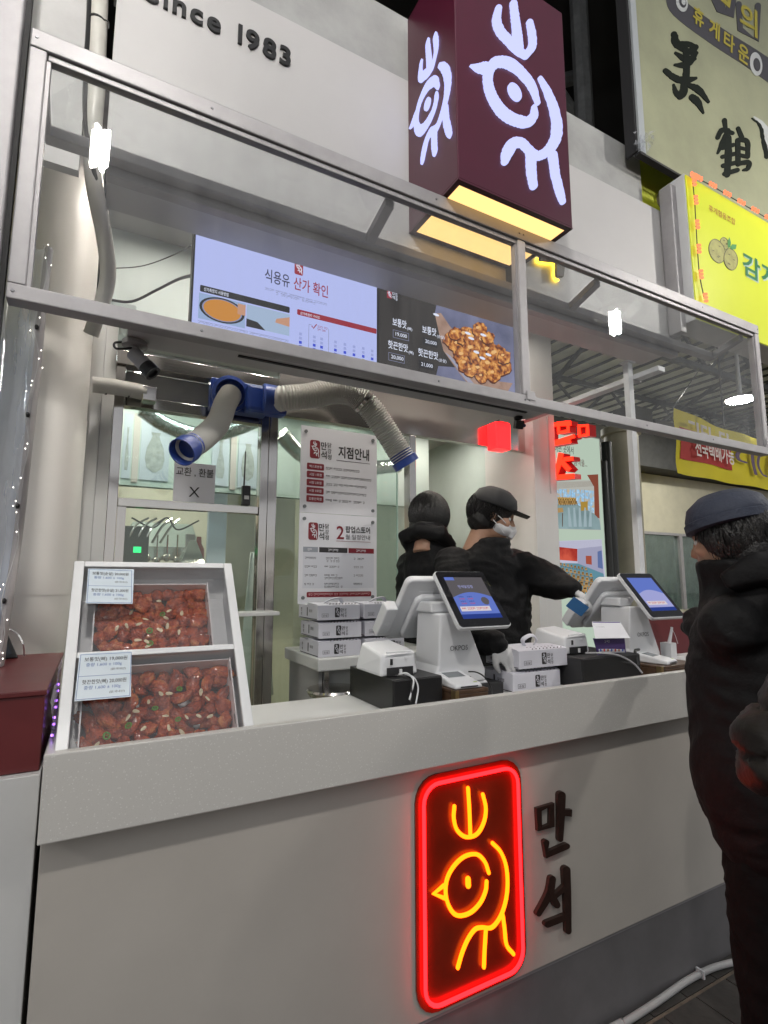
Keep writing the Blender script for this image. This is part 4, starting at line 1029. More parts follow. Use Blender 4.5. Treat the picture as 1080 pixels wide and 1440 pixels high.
# steel ledge and stool seen through the gap
lg = P(325, 858, y=1.1)
bx('folding_shelf', WHITE, None, lg.x - 0.05, P(389, 858, y=1.1).x, 1.05, 1.17, P(350, 862, y=1.1).z - 0.012, P(350, 862, y=1.1).z + 0.006, 0.003, label='small white folding shelf on the shop front post', cat='shelf')

# ================================================================== blower with two flexible hoses
BLUE = mat('blue_plastic', (0.022, 0.055, 0.26), 0.35, noise_amt=0.08)
def hose_mat():
    m = mat('hose_grey', (0.62, 0.61, 0.58), 0.45, noise_amt=0.06)
    return m
HOSE = hose_mat()
def hose(name_root, pts, r, n=90, gr=0.86):
    q = crom(pts, 24); 
    # resample evenly
    L = [0.0]
    for a, c in zip(q, q[1:]): L.append(L[-1] + (c - a).length)
    tot = L[-1]; out = []; j = 0
    for i in range(n * 2 + 1):
        s = tot * i / (n * 2)
        while j < len(L) - 2 and L[j + 1] < s: j += 1
        t = (s - L[j]) / max(1e-9, L[j + 1] - L[j]); out.append(q[j].lerp(q[j + 1], t))
    rs = [r * (1.0 if i % 2 == 0 else gr) for i in range(len(out))]
    MB().tube(out, rs, 24, cap=False).build('ribbed_hose', HOSE, name_root, smooth=22)
    return out
def cuff(root, c, d, r, ln, inner=True):
    d = Vector(d).normalized()
    MB().lathe([(r * 1.0, -0.012), (r * 1.10, -0.010), (r * 1.10, ln), (r * 1.02, ln), (r * 0.97, ln - 0.003), (r * 0.95, -0.05), (r * 0.1, -0.055)], c, d, 24).build('blue_cuff', BLUE, root, smooth=40)
hb = thing('blower_hoses', 'blue twin outlet blower with two grey ribbed hoses under the steel header', 'blower', (0.55, 1.15, 2.2))
bx('manifold', BLUE, hb, 0.405, 0.665, 1.10, 1.168, 2.225, 2.372, 0.008)
bx('manifold_body', BLUE, hb, 0.55, 0.745, 1.02, 1.0995, 2.215, 2.345, 0.02)
MB().lathe([(0.075, 0), (0.082, 0.01), (0.082, 0.045), (0.066, 0.05), (0.062, 0.02)], (0.487, 1.10, 2.295), (-0.05, -1, -0.12), 26).build('outlet_ring', BLUE, hb, smooth=40)
r1 = 0.050
pts = [Vector((0.487, 1.07, 2.290)), P(316, 570, y=1.0), P(306, 596, y=0.93), P(283, 618, y=0.86), P(262, 632, y=0.80)]
q = hose(hb, pts, r1, 25, 0.78)
dd = (q[-1] - q[-4]).normalized(); cuff(hb, q[-1] - dd * 0.004, dd, r1, 0.036)
c0 = Vector((0.655, 1.045, 2.285))
MB().lathe([(0.064, 0), (0.072, 0.01), (0.066, 0.075), (0.060, 0.08)], c0 - Vector((0.03, 0, 0)), (1, -0.12, 0.02), 24).build('outlet_ring', BLUE, hb, smooth=40)
r2 = 0.061
pts = [c0 + Vector((0.03, -0.01, 0)), P(400, 560, y=1.0), P(435, 557, y=0.98), P(470, 550, y=0.965), P(498, 555, y=0.955), P(520, 573, y=0.945), P(539, 600, y=0.935), P(556, 627, y=0.93), P(569, 648, y=0.92)]
q = hose(hb, pts, r2, 66, 0.89)
dd = (q[-1] - q[-4]).normalized()
MB().lathe([(r2 * 1.03, 0), (r2 * 1.03, 0.014)], q[-1] - dd * 0.012, dd, 24).build('clamp_band', BLACKP, hb, smooth=40)
cuff(hb, q[-1], dd, r2, 0.026)
k = len(q) * 5 // 9
dm = (q[k + 2] - q[k - 2]).normalized()
MB().lathe([(r2 * 1.05, 0), (r2 * 1.05, 0.016), (r2 * 0.9, 0.016), (r2 * 0.9, 0)], q[k], dm, 24).build('hanger_band', STEEL, hb, smooth=40)
MB().cyl(q[k] + Vector((0, 0, r2)), Vector((q[k].x, q[k].y, 2.268 + 0.2)), 0.003, n=6).build('hanger_strap', STEEL, hb)

# ================================================================== cameras, pipe, junction box, cables
cc = thing('security_camera', 'silver bullet security camera on a round mount under the hood by the column', 'camera', P(190, 477, y=0.12))
m0 = P(190, 479, y=0.12); m0.z = CZ0 + 0.0058
MB().cyl(m0, m0 - Vector((0, 0, 0.012)), 0.030, n=20).build('mount_plate', ALU, cc, smooth=40)
MB().tube([m0 - Vector((0, 0, 0.01)), m0 + Vector((0.006, 0.0, -0.03))], 0.008, 10).build('swivel', ALU, cc)
d = Vector((0.75, -0.35, -0.85)).normalized(); c0 = m0 + Vector((-0.004, 0.01, -0.024))
MB().lathe([(0.016, 0), (0.019, 0.004), (0.019, 0.062)], c0, d, 18).build('barrel', ALU, cc, smooth=40)
MB().lathe([(0.0195, 0.050), (0.021, 0.052), (0.021, 0.078), (0.014, 0.078), (0.013, 0.072)], c0, d, 18).build('front_hood', BLACKP, cc, smooth=40)
MB().tube(crom([m0 + Vector((-0.02, 0, -0.004)), m0 + Vector((-0.045, 0.0, -0.012)), m0 + Vector((-0.04, -0.01, -0.03)), m0 + Vector((0, 0.004, -0.014))], 6), 0.003, 6).build('lead', BLACKP, cc)
c2 = thing('security_camera', 'small black cube security camera under the hood near the red letters', 'camera', P(728, 583, y=0.15))
m1 = P(729, 583, y=0.13); m1.z = CZ0 + 0.0055
MB().cyl(m1, m1 - Vector((0, 0, 0.01)), 0.016, n=14).build('mount_plate', BLACKP, c2)
MB(Matrix.Translation(m1 - Vector((0, 0, 0.03))) @ Euler((0.3, 0.1, -0.4)).to_matrix().to_4x4()).box(-0.015, 0.015, -0.018, 0.018, -0.016, 0.016).build('body', BLACKP, c2, bevel=0.004)
MB().cyl(m1 - Vector((-0.008, 0.017, 0.036)), m1 - Vector((-0.009, 0.022, 0.038)), 0.006, n=12).build('lens', mat('lens_glass', (0.05, 0.05, 0.09), 0.08), c2)
pw_ = thing('wall_pipe', 'white wrapped pipe with dark bands beside the column top', 'pipe', P(170, 548, y=1.12))
pa, pb, pc = P(130, 541, y=1.10), P(188, 549, y=1.12), P(216, 556, y=1.12)
MB().tube([pa, P(160, 544, y=1.1), pb, P(206, 553, y=1.12)], 0.033, 16).build('tube', mat('pipe_white', (0.6, 0.59, 0.56), 0.45), pw_, smooth=40)
for t in (0.3, 0.85):
    c = pa.lerp(pb, t); MB().tube([c, c + (pb - pa).normalized() * 0.006], 0.0342, 16).build('band', BLACKP, pw_)
bx('end_bracket', STEEL, pw_, P(200, 551, y=1.12).x, P(220, 551, y=1.12).x, 1.09, 1.15, pc.z - 0.035, pc.z + 0.028, 0.003)
bx('junction_box', mat('box_grey', (0.42, 0.48, 0.48), 0.5), None, P(156, 440, y=1.2).x, P(192, 440, y=1.2).x, 1.2, 1.258, 2.63, P(170, 424, y=1.2).z, 0.008, label='grey junction box on the pale wall beside the lilac screen', cat='junction box')
MB().tube(crom([P(150, 421, y=1.15), P(185, 424, y=1.15), P(220, 408, y=1.1), P(250, 393, y=0.9), P(275, 386, y=0.62)], 6), 0.006, 8).build('black_cable', BLACKP, None, smooth=True, label='thick black cable running across the pale wall to the lilac screen', cat='cable')
MB().tube(crom([P(145, 378, y=1.0), P(200, 374, y=1.15), P(245, 358, y=1.1), P(276, 341, y=0.62)], 6), 0.0025, 6).build('thin_wire', BLACKP, None, smooth=True, label='thin dark wire strung from the fat pipe to the lilac screen', cat='cable')
# ================================================================== round column, fat pipe and plastic curtain at the near end
COLM = mat('column_wrap', (0.76, 0.73, 0.69), 0.4, noise_amt=0.05, noise_scale=2, rough_var=0.06)
cl = thing('round_column', 'fat glossy cream column standing behind the dark red box', 'column', (-0.27, 0.96, 0))
cxx, cyy, rr = -0.275, 0.985, 0.205
MB().lathe([(rr, 0), (rr, 1.40)], (cxx, cyy, 0), n=48).build('lower_wrap', COLM, cl, smooth=40)
MB().lathe([(rr + 0.002, 1.40), (rr + 0.002, 2.06)], (cxx, cyy, 0), n=48).build('middle_wrap', COLM, cl, smooth=40)
MB().lathe([(rr, 2.06), (rr, 3.1)], (cxx, cyy, 0), n=48).build('upper_wrap', COLM, cl, smooth=40)
fp = thing('fat_pipe', 'fat white pipe with black cable tie curving down beside the column', 'pipe', P(140, 450, y=0.62))
PIPE = mat('pipe_cream', (0.60, 0.59, 0.55), 0.35, noise_amt=0.06)
pts = [P(141, -60, y=0.30), P(139, 10, y=0.30), P(137, 60, y=0.30), P(135, 120, y=0.30), P(130, 190, y=0.32), P(133, 260, y=0.38), P(146, 330, y=0.50), P(152, 385, y=0.58), P(144, 425, y=0.64), P(128, 470, y=0.70)]
MB().tube(crom(pts, 6), 0.0245, 16).build('tube', PIPE, fp, smooth=40)
a = P(137, 32, y=0.30)
MB().tube([a + Vector((0, 0, -0.003)), a + Vector((0, 0, 0.003))], 0.0262, 16).build('cable_tie', BLACKP, fp)
MB().tube(crom([a + Vector((0.02, -0.02, 0)), a + Vector((0.03, -0.026, -0.01)), a + Vector((0.031, -0.025, -0.03))], 4), 0.002, 6).build('tie_tail', BLACKP, fp)
pts = [P(127, -50, y=0.29), P(125, 30, y=0.29), P(121, 100, y=0.29), P(121, 170, y=0.3), P(132, 240, y=0.34), P(150, 300, y=0.45)]
MB().tube(crom(pts, 6), 0.0075, 8).build('pipe_cable', BLACKP, None, smooth=True, label='thick black cable running down beside the fat white pipe', cat='cable')
# neighbour's frame post at the picture edge, with yellow sign beyond
gp = thing('stall_post', 'tall pale metal post beside the near end of the glass hood', 'post', (-0.23, 0.02, 0))
MB().box(-0.272, -0.222, -0.01, 0.05, 1.25, 4.2).build('shaft', ALU, gp, bevel=0.004)
MB().box(-0.2218, -0.2120, 0.012, 0.03, 1.25, 2.9).build('gasket', MATTEB, gp)
ys = thing('yellow_side_sign', 'bright yellow sign slab beyond the pale post at the picture edge', 'sign', (-0.6, 0.32, 2.2))
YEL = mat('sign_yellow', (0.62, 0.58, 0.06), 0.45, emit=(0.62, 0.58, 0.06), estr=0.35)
MB().box(-1.4, -0.36, 0.25, 0.29, 2.35, 3.05).build('panel', YEL, ys)
MB().box(-1.4, -0.36, 0.25, 0.29, 3.08, 4.0).build('panel', YEL, ys)
MB().box(-1.4, -0.36, 0.26, 0.285, 3.0505, 3.0795).build('joint', MATTEB, ys)
# clear vinyl curtain with fairy lights
VIN = glass_mat('clear_vinyl', (0.90, 0.93, 0.97), 0.26, 0.06, (0.66, 0.74, 0.88), 1.5)
vc = thing('vinyl_curtain', 'clear vinyl curtain hanging beside the cream column', 'curtain', (-0.3, 0.3, 1.22))
b = MB(); nu, nv = 26, 14; rnd = random.Random(5)
for i in range(nv + 1):
    t = i / nv
    for j in range(nu + 1):
        s = j / nu
        x = -0.62 + 0.43 * s - 0.05 * (1 - t) + 0.012 * math.sin(s * 26 + t * 3)
        y = 0.30 + 0.20 * s + 0.022 * math.sin(s * 22 + 1.5 * t) + 0.008 * math.sin(t * 17 + s * 9)
        b.v.append(Vector((x, y, 1.22 + 1.22 * t)))
for i in range(nv):
    for j in range(nu): b.f.append((i * (nu + 1) + j, i * (nu + 1) + j + 1, (i + 1) * (nu + 1) + j + 1, (i + 1) * (nu + 1) + j))
b.build('vinyl_sheet', VIN, vc, smooth=80, fix=False)
FAB = mat('hem_grey', (0.40, 0.38, 0.38), 0.5)
hem = []
for i in range(nv + 1):
    hem.append(Vector(b.v[i * (nu + 1) + nu]) + Vector((0.012, -0.01, 0)))
MB().tube(hem, 0.011, 8, sx=1.6).build('hem', FAB, vc, smooth=60)
for t in (0.15, 0.38, 0.60, 0.80):
    h_ = hem[int(t * nv)] + Vector((-0.008, -0.018, 0))
    MB().ball(h_, (0.006, 0.006, 0.008), 8, 6).build('snap_button', BLACKP, vc)
sl = thing('fairy_lights', 'string of tiny white fairy lights hanging along the vinyl curtain hem', 'string lights', hem[0])
q = [h_ + Vector((0.010 * math.sin(i * 2.1) - 0.004, -0.022, 0)) for i, h_ in enumerate(hem)]
MB().tube(crom(q, 3), 0.0012, 5).build('wire', mat('wire_clear', (0.5, 0.5, 0.5), 0.3), sl)
FLW = emis('fairy_glow', (1.0, 0.93, 0.85), 5.0)
proto = None
qq = crom(q, 4)
for i, p in enumerate(qq):
    if rnd.random() < 0.25 or math.sin(i * 0.35) < -0.55: continue
    p = p + Vector((rnd.uniform(-.012, .012), rnd.uniform(-.006, .002), rnd.uniform(-.01, .01)))
    if proto is None:

        o = MB().ball(p, (0.0014, 0.0014, 0.0021), 6, 4).build('bulb', FLW, sl); proto = (o, p)
    else:
        o = proto[0].copy(); COL.objects.link(o); o.location = p - proto[1]

# pale blue tarpaulin of the neighbouring stall behind the vinyl
TARP = mat('tarp_blue', (0.66, 0.75, 0.86), 0.35, noise_amt=0.15, noise_scale=4)
b = MB(); nu, nv = 16, 12
for i in range(nv + 1):
    for j in range(nu + 1):
        s, t = j / nu, i / nv
        b.v.append(Vector((-1.5 + 1.13 * s - 0.04 * (1 - t), 0.62 + 0.02 * math.sin(s * 17 + t * 4) + 0.015 * math.sin(t * 13), 1.0 + 1.35 * t)))
for i in range(nv):
    for j in range(nu): b.f.append((i * (nu + 1) + j, i * (nu + 1) + j + 1, (i + 1) * (nu + 1) + j + 1, (i + 1) * (nu + 1) + j))
o = b.build('blue_tarpaulin', TARP, None, smooth=80, fix=False, label='pale blue tarpaulin hanging behind the vinyl curtain', cat='tarpaulin')
m_ = o.modifiers.new('t', 'SOLIDIFY'); m_.thickness = 0.004
# ================================================================== sloping display case with two trays of chicken
SO = Vector((-0.055, 0.034, 1.102)); SVv = Vector((0, 0.31, 0.40)).normalized(); SN = XV.cross(SVv).normalized(); SL = 0.506; SW = 0.416
SM = Matrix(((XV.x, SVv.x, SN.x, SO.x), (XV.y, SVv.y, SN.y, SO.y), (XV.z, SVv.z, SN.z, SO.z), (0, 0, 0, 1)))
SI = SM.inverted()
def sl(px, py, n=0.0):
    p = PP(px, py, SO + SN * n, SN); q = SI @ p; return q
CASEW = mat('case_white', (0.74, 0.75, 0.76), 0.35, noise_amt=0.04)
CASEI = mat('case_inside', (0.74, 0.75, 0.77), 0.45, noise_amt=0.05)
dc = thing('display_case', 'white sloping food display case with two glazed trays on the counter end', 'display case', (0.15, 0.2, 1.0505))
dv = 0.430 * SL
rw = 0.024
MB(SM).box(0, rw, -0.03, SL, -0.014, 0.0).build('side_rail', CASEW, dc, bevel=0.002)
MB(SM).box(SW - rw, SW, -0.03, SL, -0.014, 0.0).build('side_rail', CASEW, dc, bevel=0.002)
MB(SM).box(rw + .0003, SW - rw - .0003, SL - 0.018, SL, -0.014, -0.0005).build('top_rail', CASEW, dc, bevel=0.002)
MB(SM).box(rw + .0003, SW - rw - .0003, dv - 0.008, dv + 0.008, -0.02, -0.0005).build('divider_rail', CASEW, dc, bevel=0.002)
for u0 in (0.0, SW - 0.010):
    s0 = SM @ Vector((u0, 0, 0)); 
    lp = [(s0.x, 0.048, 1.0515), (s0.x, 0.40, 1.0515), (s0.x, 0.40, 1.492), (s0.x, 0.353, 1.492)]
    MB().prism([Vector(p) for p in lp], (0.010, 0, 0)).build('side_panel', CASEW, dc)
bx('back_panel', CASEW, dc, -0.045, 0.351, 0.4005, 0.41, 1.0515, 1.49)
MB(SM).box(0.011, SW - 0.011, -0.01, dv - 0.003, -0.118, -0.112).build('tray_shelf', CASEI, dc)
MB(SM).box(0.011, SW - 0.011, dv + 0.003, SL - 0.005, -0.118, -0.112).build('tray_shelf', CASEI, dc)
MB(SM).box(0.011, SW - 0.011, dv - 0.002, dv + 0.002, -0.112, -0.021).build('divider_panel', CASEI, dc)
MB(SM).box(0.011, SW - 0.011, SL - 0.004, SL + 0.002, -0.112, -0.0145).build('top_panel', CASEI, dc)
CASEGL = glass_mat('case_glass', (0.97, 0.97, 0.97), 0.025, 0.0, (0.7, 0.7, 0.7), 1.2)
MB(SM).box(rw, SW - rw, 0.0, dv - 0.0085, -0.010, -0.006).build('glass_pane', CASEGL, dc)
MB(SM).box(rw, SW - rw, dv + 0.0085, SL - 0.0185, -0.010, -0.006).build('glass_pane', CASEGL, dc)
def chicken_mat():
    m = mat('glazed_chicken', (0.30, 0.07, 0.03), 0.2, coat=1.0, bump=1.0, bump_scale=210)
    nt = m.node_tree; b = nt.nodes['Principled BSDF']; tc = nt.nodes['Texture Coordinate'] if 'Texture Coordinate' in nt.nodes else nt.nodes.new('ShaderNodeTexCoord')
    n = nt.nodes.new('ShaderNodeTexNoise'); n.inputs['Scale'].default_value = 34; n.inputs['Detail'].default_value = 5
    oi = nt.nodes.new('ShaderNodeObjectInfo')
    rp = nt.nodes.new('ShaderNodeValToRGB'); el = rp.color_ramp.elements
    el[0].position = 0.3; el[0].color = (0.20, 0.022, 0.010, 1); el[1].position = 0.75; el[1].color = (0.90, 0.36, 0.11, 1)
    e = el.new(0.52); e.color = (0.58, 0.10, 0.03, 1)
    ad = nt.nodes.new('ShaderNodeMath'); ad.operation = 'MULTIPLY_ADD'; ad.inputs[1].default_value = 0.16
    nt.links.new(tc.outputs['Object'], n.inputs['Vector']); nt.links.new(oi.outputs['Random'], ad.inputs[0]); nt.links.new(n.outputs['Fac'], ad.inputs[2])
    sb = nt.nodes.new('ShaderNodeMath'); sb.operation = 'SUBTRACT'; sb.inputs[1].default_value = 0.08
    nt.links.new(ad.outputs[0], sb.inputs[0]); nt.links.new(sb.outputs[0], rp.inputs['Fac']); nt.links.new(rp.outputs['Color'], b.inputs['Base Color'])
    return m
CHM = chicken_mat()
def lump(seed, sx, sy, sz, bend):
    bm = bmesh.new(); bmesh.ops.create_icosphere(bm, subdivisions=3, radius=1.0)
    off = Vector((seed * 3.1, seed * 1.7, seed * 0.9))
    for v in bm.verts:
        d = v.co.copy()
        k = 1 + 0.30 * noise.noise(d * 1.3 + off) + 0.20 * noise.noise(d * 3.3 + off) + 0.13 * noise.noise(d * 7 + off) + 0.07 * noise.noise(d * 14 + off)
        p = d * k
        v.co = Vector((p.x * sx, p.y * sy + bend * p.x * p.x * sx, p.z * sz))
    me = bpy.data.meshes.new('chicken_piece'); bm.to_mesh(me); bm.free()
    me.polygons.foreach_set('use_smooth', [True] * len(me.polygons)); me.materials.append(CHM)
    return me
LB_ = [lump(k, 0.024, 0.019, 0.017, 0.1) for k in range(7)]
LW_ = [lump(k + 10, 0.036, 0.016, 0.015, 0.35) for k in range(5)] + [lump(k + 20, 0.026, 0.019, 0.016, 0.1) for k in range(4)]
ALM = mat('almond_flake', (0.72, 0.60, 0.40), 0.5, noise_amt=0.1)
GRN = mat('green_chilli', (0.10, 0.26, 0.02), 0.3)
bm = bmesh.new(); bmesh.ops.create_uvsphere(bm, u_segments=10, v_segments=6, radius=1.0)
for v in bm.verts: v.co = Vector((v.co.x * 0.0085 * (1 - 0.25 * v.co.x), v.co.y * 0.0040, v.co.z * 0.0011))
alm_me = bpy.data.meshes.new('almond_flake'); bm.to_mesh(alm_me); bm.free(); alm_me.materials.append(ALM)
ring = MB().tube([(0.0062 * math.cos(k * math.pi / 7), 0.0062 * math.sin(k * math.pi / 7), 0) for k in range(14)], 0.0019, 6, closed=True)
ring.tube([(0.005, 0, 0), (0, 0, 0), (-0.005, 0, 0)], 0.0008, 5).tube([(0, 0, 0), (0, 0.005, 0)], 0.0008, 5)
ring_me = bpy.data.meshes.new('chilli_slice'); ring_me.from_pydata([tuple(v) for v in ring.v], [], ring.f); ring_me.materials.append(GRN)
CARD = mat('tray_card', (0.80, 0.76, 0.77), 0.5, noise_amt=0.03)
def put(name, me, M, lab, cat, grp):
    o = bpy.data.objects.new(name, me); COL.objects.link(o); o.matrix_world = M
    return tag(o, lab, cat, grp)
def tray(which, v0, v1, u0, u1, meshes, seed, nx, ny, alm, chil, piece_lab, alm_lab, chil_lab, lab):
    rnd = random.Random(seed)
    t = thing('chicken_tray', lab, 'tray', SM @ Vector(((u0 + u1) / 2, (v0 + v1) / 2, -0.11)))
    n0, n1 = -0.1115, -0.030
    MB(SM).box(u0, u1, v0, v1, n0, n0 + 0.003).build('tray_base', CARD, t)
    for a, c, d, e, nm in ((u0, u0 + 0.003, v0, v1, 'end_wall'), (u1 - 0.003, u1, v0, v1, 'end_wall'), (u0 + .0032, u1 - .0032, v1 - 0.003, v1, 'side_wall'), (u0 + .0032, u1 - .0032, v0, v0 + 0.003, 'side_wall')):
        w = MB(SM).box(a, c, d, e, n0 + 0.0032, n1 if nm == 'end_wall' else n1 - 0.004).build(nm, CARD, t)
    MB(SM).box(u1 - 0.0042, u1 - 0.0031, v0 + 0.02, v0 + 0.045, n1 - 0.014, n1 - 0.010).build('wall_slot', MATTEB, t)
    MB(SM).box(u1 - 0.0042, u1 - 0.0031, v1 - 0.06, v1 - 0.03, n1 - 0.014, n1 - 0.010).build('wall_slot', MATTEB, t)
    for j in range(ny):
        for i in range(nx):
            u = u0 + 0.018 + (u1 - u0 - 0.036) * (i + 0.5 * (j % 2) * 0.8) / max(1, nx - 1) * (0.97 if j % 2 else 1) + rnd.uniform(-.005, .005)
            v = v0 + 0.014 + (v1 - v0 - 0.03) * j / max(1, ny - 1) + rnd.uniform(-.005, .005)
            u = max(u0 + 0.02, min(u1 - 0.022, u)); v = max(v0 + 0.014, min(v1 - 0.018, v))
            s = rnd.uniform(0.85, 1.12)
            nz_ = -0.086 + rnd.uniform(0, 0.024)
            M = SM @ Matrix.Translation((u, v, nz_)) @ Euler((rnd.uniform(-.5, .5), rnd.uniform(-.4, .4), rnd.uniform(0, 6.28))).to_matrix().to_4x4() @ Matrix.Scale(s, 4)
            put('chicken_piece', rnd.choice(meshes), M, piece_lab, 'chicken piece', 'chicken pieces in the %s tray' % which)
    return t
def on_top(px, py, n=-0.052):
    return sl(px, py, n)
# tray extents from the frame
u0a = sl(131, 870, -0.03).x; u1a = sl(297, 870, -0.03).x
u0b = sl(104, 1000, -0.03).x; u1b = sl(335, 1000, -0.03).x
tray('upper', dv + 0.018, SL - 0.052, u0a, u1a, LB_, 4, 10, 7, 0, 0, 'red glazed boneless chicken chunk heaped in the upper tray', '', '', 'white card tray of boneless chicken in the upper half of the case')
tray('lower', 0.004, dv - 0.016, u0b + 0.012, u1b - 0.004, LW_, 9, 9, 6, 0, 0, 'red glazed bone-in chicken piece heaped in the lower tray', '', '', 'white card tray of bone-in chicken in the lower half of the case')
rnd = random.Random(2)
def scatter(px, py, me, nm, lab, cat, grp, n):
    q = sl(px, py, n)
    M = SM @ Matrix.Translation((q.x, q.y, n)) @ Euler((rnd.uniform(-.45, .45), rnd.uniform(-.45, .45), rnd.uniform(0, 6.28))).to_matrix().to_4x4() @ Matrix.Scale(rnd.uniform(0.9, 1.15), 4)
    put(nm, me, M, lab, cat, grp)
za = lambda u, v: (u / 2.7, 760 + v / 2.7)
for u, v in ((605, 230), (497, 275), (640, 268), (690, 278), (550, 298), (628, 293), (525, 318), (480, 322), (443, 335), (635, 327), (603, 338), (612, 343), (520, 378), (555, 382), (560, 402), (680, 346)):
    px, py = za(u, v); scatter(px, py, alm_me, 'almond_flake', 'pale almond flake on the boneless chicken in the upper tray', 'almond flake', 'almond flakes on the upper tray', -0.046)
for u, v in ((617, 280), (568, 343), (570, 390)):
    px, py = za(u, v); scatter(px, py, ring_me, 'chilli_slice', 'green chilli slice on the boneless chicken in the upper tray', 'chilli slice', 'chilli slices on the upper tray', -0.046)
zc = lambda u, v: (80 + u / 3.857, 900 + v / 3.857)
for u, v in ((605, 290), (566, 293), (497, 338), (782, 278), (820, 320), (425, 385), (388, 416), (593, 411), (705, 420), (767, 410), (834, 412), (473, 477), (608, 479), (680, 503), (215, 570), (345, 300)):
    px, py = zc(u, v); scatter(px, py, alm_me, 'almond_flake', 'pale almond flake on the bone-in chicken in the lower tray', 'almond flake', 'almond flakes on the lower tray', -0.046)
for u, v in ((665, 265), (532, 370), (657, 430), (388, 464), (270, 520)):
    px, py = zc(u, v); scatter(px, py, ring_me, 'chilli_slice', 'green chilli slice on the bone-in chicken in the lower tray', 'chilli slice', 'chilli slices on the lower tray', -0.045)
# price cards on the glass
CARDB = mat('card_pale_blue', (0.62, 0.70, 0.76), 0.35); INKB = mat('print_blue', (0.08, 0.17, 0.42), 0.5)
def price_card(corners, lines, lab):
    tl, tr, br, bl = [PP(*c, SO + SN * 0.002, SN) for c in corners]
    X = (br - bl); w = X.length; X = X.normalized(); U = (tl - bl); h = U.length; U = U.normalized(); N = X.cross(U).normalized()
    t = thing('price_card', lab, 'price card', bl)
    MB().prism([tl, tr, br, bl], N * 0.0015).build('card', CARDB, t)
    o = bl + N * 0.0018
    b = MB()
    for (a, c, d, e) in ((0.02, 0.98, 0.02, 0.03), (0.02, 0.98, 0.97, 0.98), (0.02, 0.03, 0.02, 0.98), (0.97, 0.98, 0.02, 0.98), (0.02, 0.98, 0.495, 0.503)):
        b.face([o + X * w * a + U * h * d, o + X * w * c + U * h * d, o + X * w * c + U * h * e, o + X * w * a + U * h * e])
    b.build('card_border', INKB, t, fix=False)
    for k, (a, c) in enumerate(lines):
        v = 0.53 if k == 0 else 0.04
        txt('price_text', a, INK, t, o + X * w * 0.10 + U * h * (v + 0.27), X, U, w=w * 0.80, h=h * 0.11, bold=0.006, lift=0.0003)
        txt('weight_text', c, INKB, t, o + X * w * 0.14 + U * h * (v + 0.16), X, U, w=w * 0.66, h=h * 0.09, bold=0.0, lift=0.0003)
        txt('origin_text', '(닭:국내산)', INK, t, o + X * w * 0.60 + U * h * (v + 0.06), X, U, w=w * 0.28, h=h * 0.06, bold=0.0, lift=0.0003)
price_card(((124, 800), (188.5, 801), (186.5, 849.6), (120.5, 849)), (('보통맛(순살) 20,000원', '중량 1,600 ± 100g'), ('핫끈한맛(순살) 21,000원', '중량 1,600 ± 100g')), 'pale blue price card for boneless chicken on the upper glass')
price_card(((111.9, 920), (185, 916), (184, 980), (104.4, 986.7)), (('보통맛(뼈) 19,000원', '중량 1,600 ± 100g'), ('핫끈한맛(뼈) 20,000원', '중량 1,600 ± 100g')), 'pale blue price card for bone-in chicken on the lower glass')

# ================================================================== table with stacked takeaway boxes
TBL = mat('table_white', (0.60, 0.61, 0.60), 0.4, noise_amt=0.04)
tb = thing('side_table', 'white side table carrying the stacked takeaway boxes', 'table', (1.15, 0.95, 0.15))
bx('table_top', TBL, tb, 0.795, 1.42, 0.72, 1.15, 1.088, 1.140, 0.006)
bx('side_panel', mat('table_grey', (0.34, 0.34, 0.34), 0.5), tb, 0.815, 0.83, 0.76, 1.13, 0.15, 1.0875)
bx('front_panel', TBL, tb, 0.8305, 1.40, 0.80, 0.815, 0.15, 1.0875)
bx('foot_rail', STEEL, tb, 0.832, 0.852, 0.74, 0.775, 0.15, 1.087)
st = thing('foil_stool', 'low round stool covered in shiny film under the side table', 'stool', (0.86, 0.62, 0.15))
q = P(462, 968, y=0.66)
MB().lathe([(0.02, -0.03), (0.095, -0.025), (0.105, -0.008), (0.10, 0.0), (0.02, 0.003)], (q.x + 0.02, 0.66, q.z), n=24).build('seat', STEEL, st, smooth=40)
for a in range(3): MB().cyl((q.x + 0.02 + 0.06 * math.cos(a * 2.1), 0.66 + 0.06 * math.sin(a * 2.1), 0.15), (q.x + 0.02 + 0.05 * math.cos(a * 2.1), 0.66 + 0.05 * math.sin(a * 2.1), q.z - 0.031), 0.011, n=8).build('leg', STEEL, st)
BOXW = mat('carton_white', (0.60, 0.60, 0.66), 0.55, noise_amt=0.04, noise_scale=5)
BOXI = mat('carton_inside', (0.30, 0.30, 0.34), 0.7)
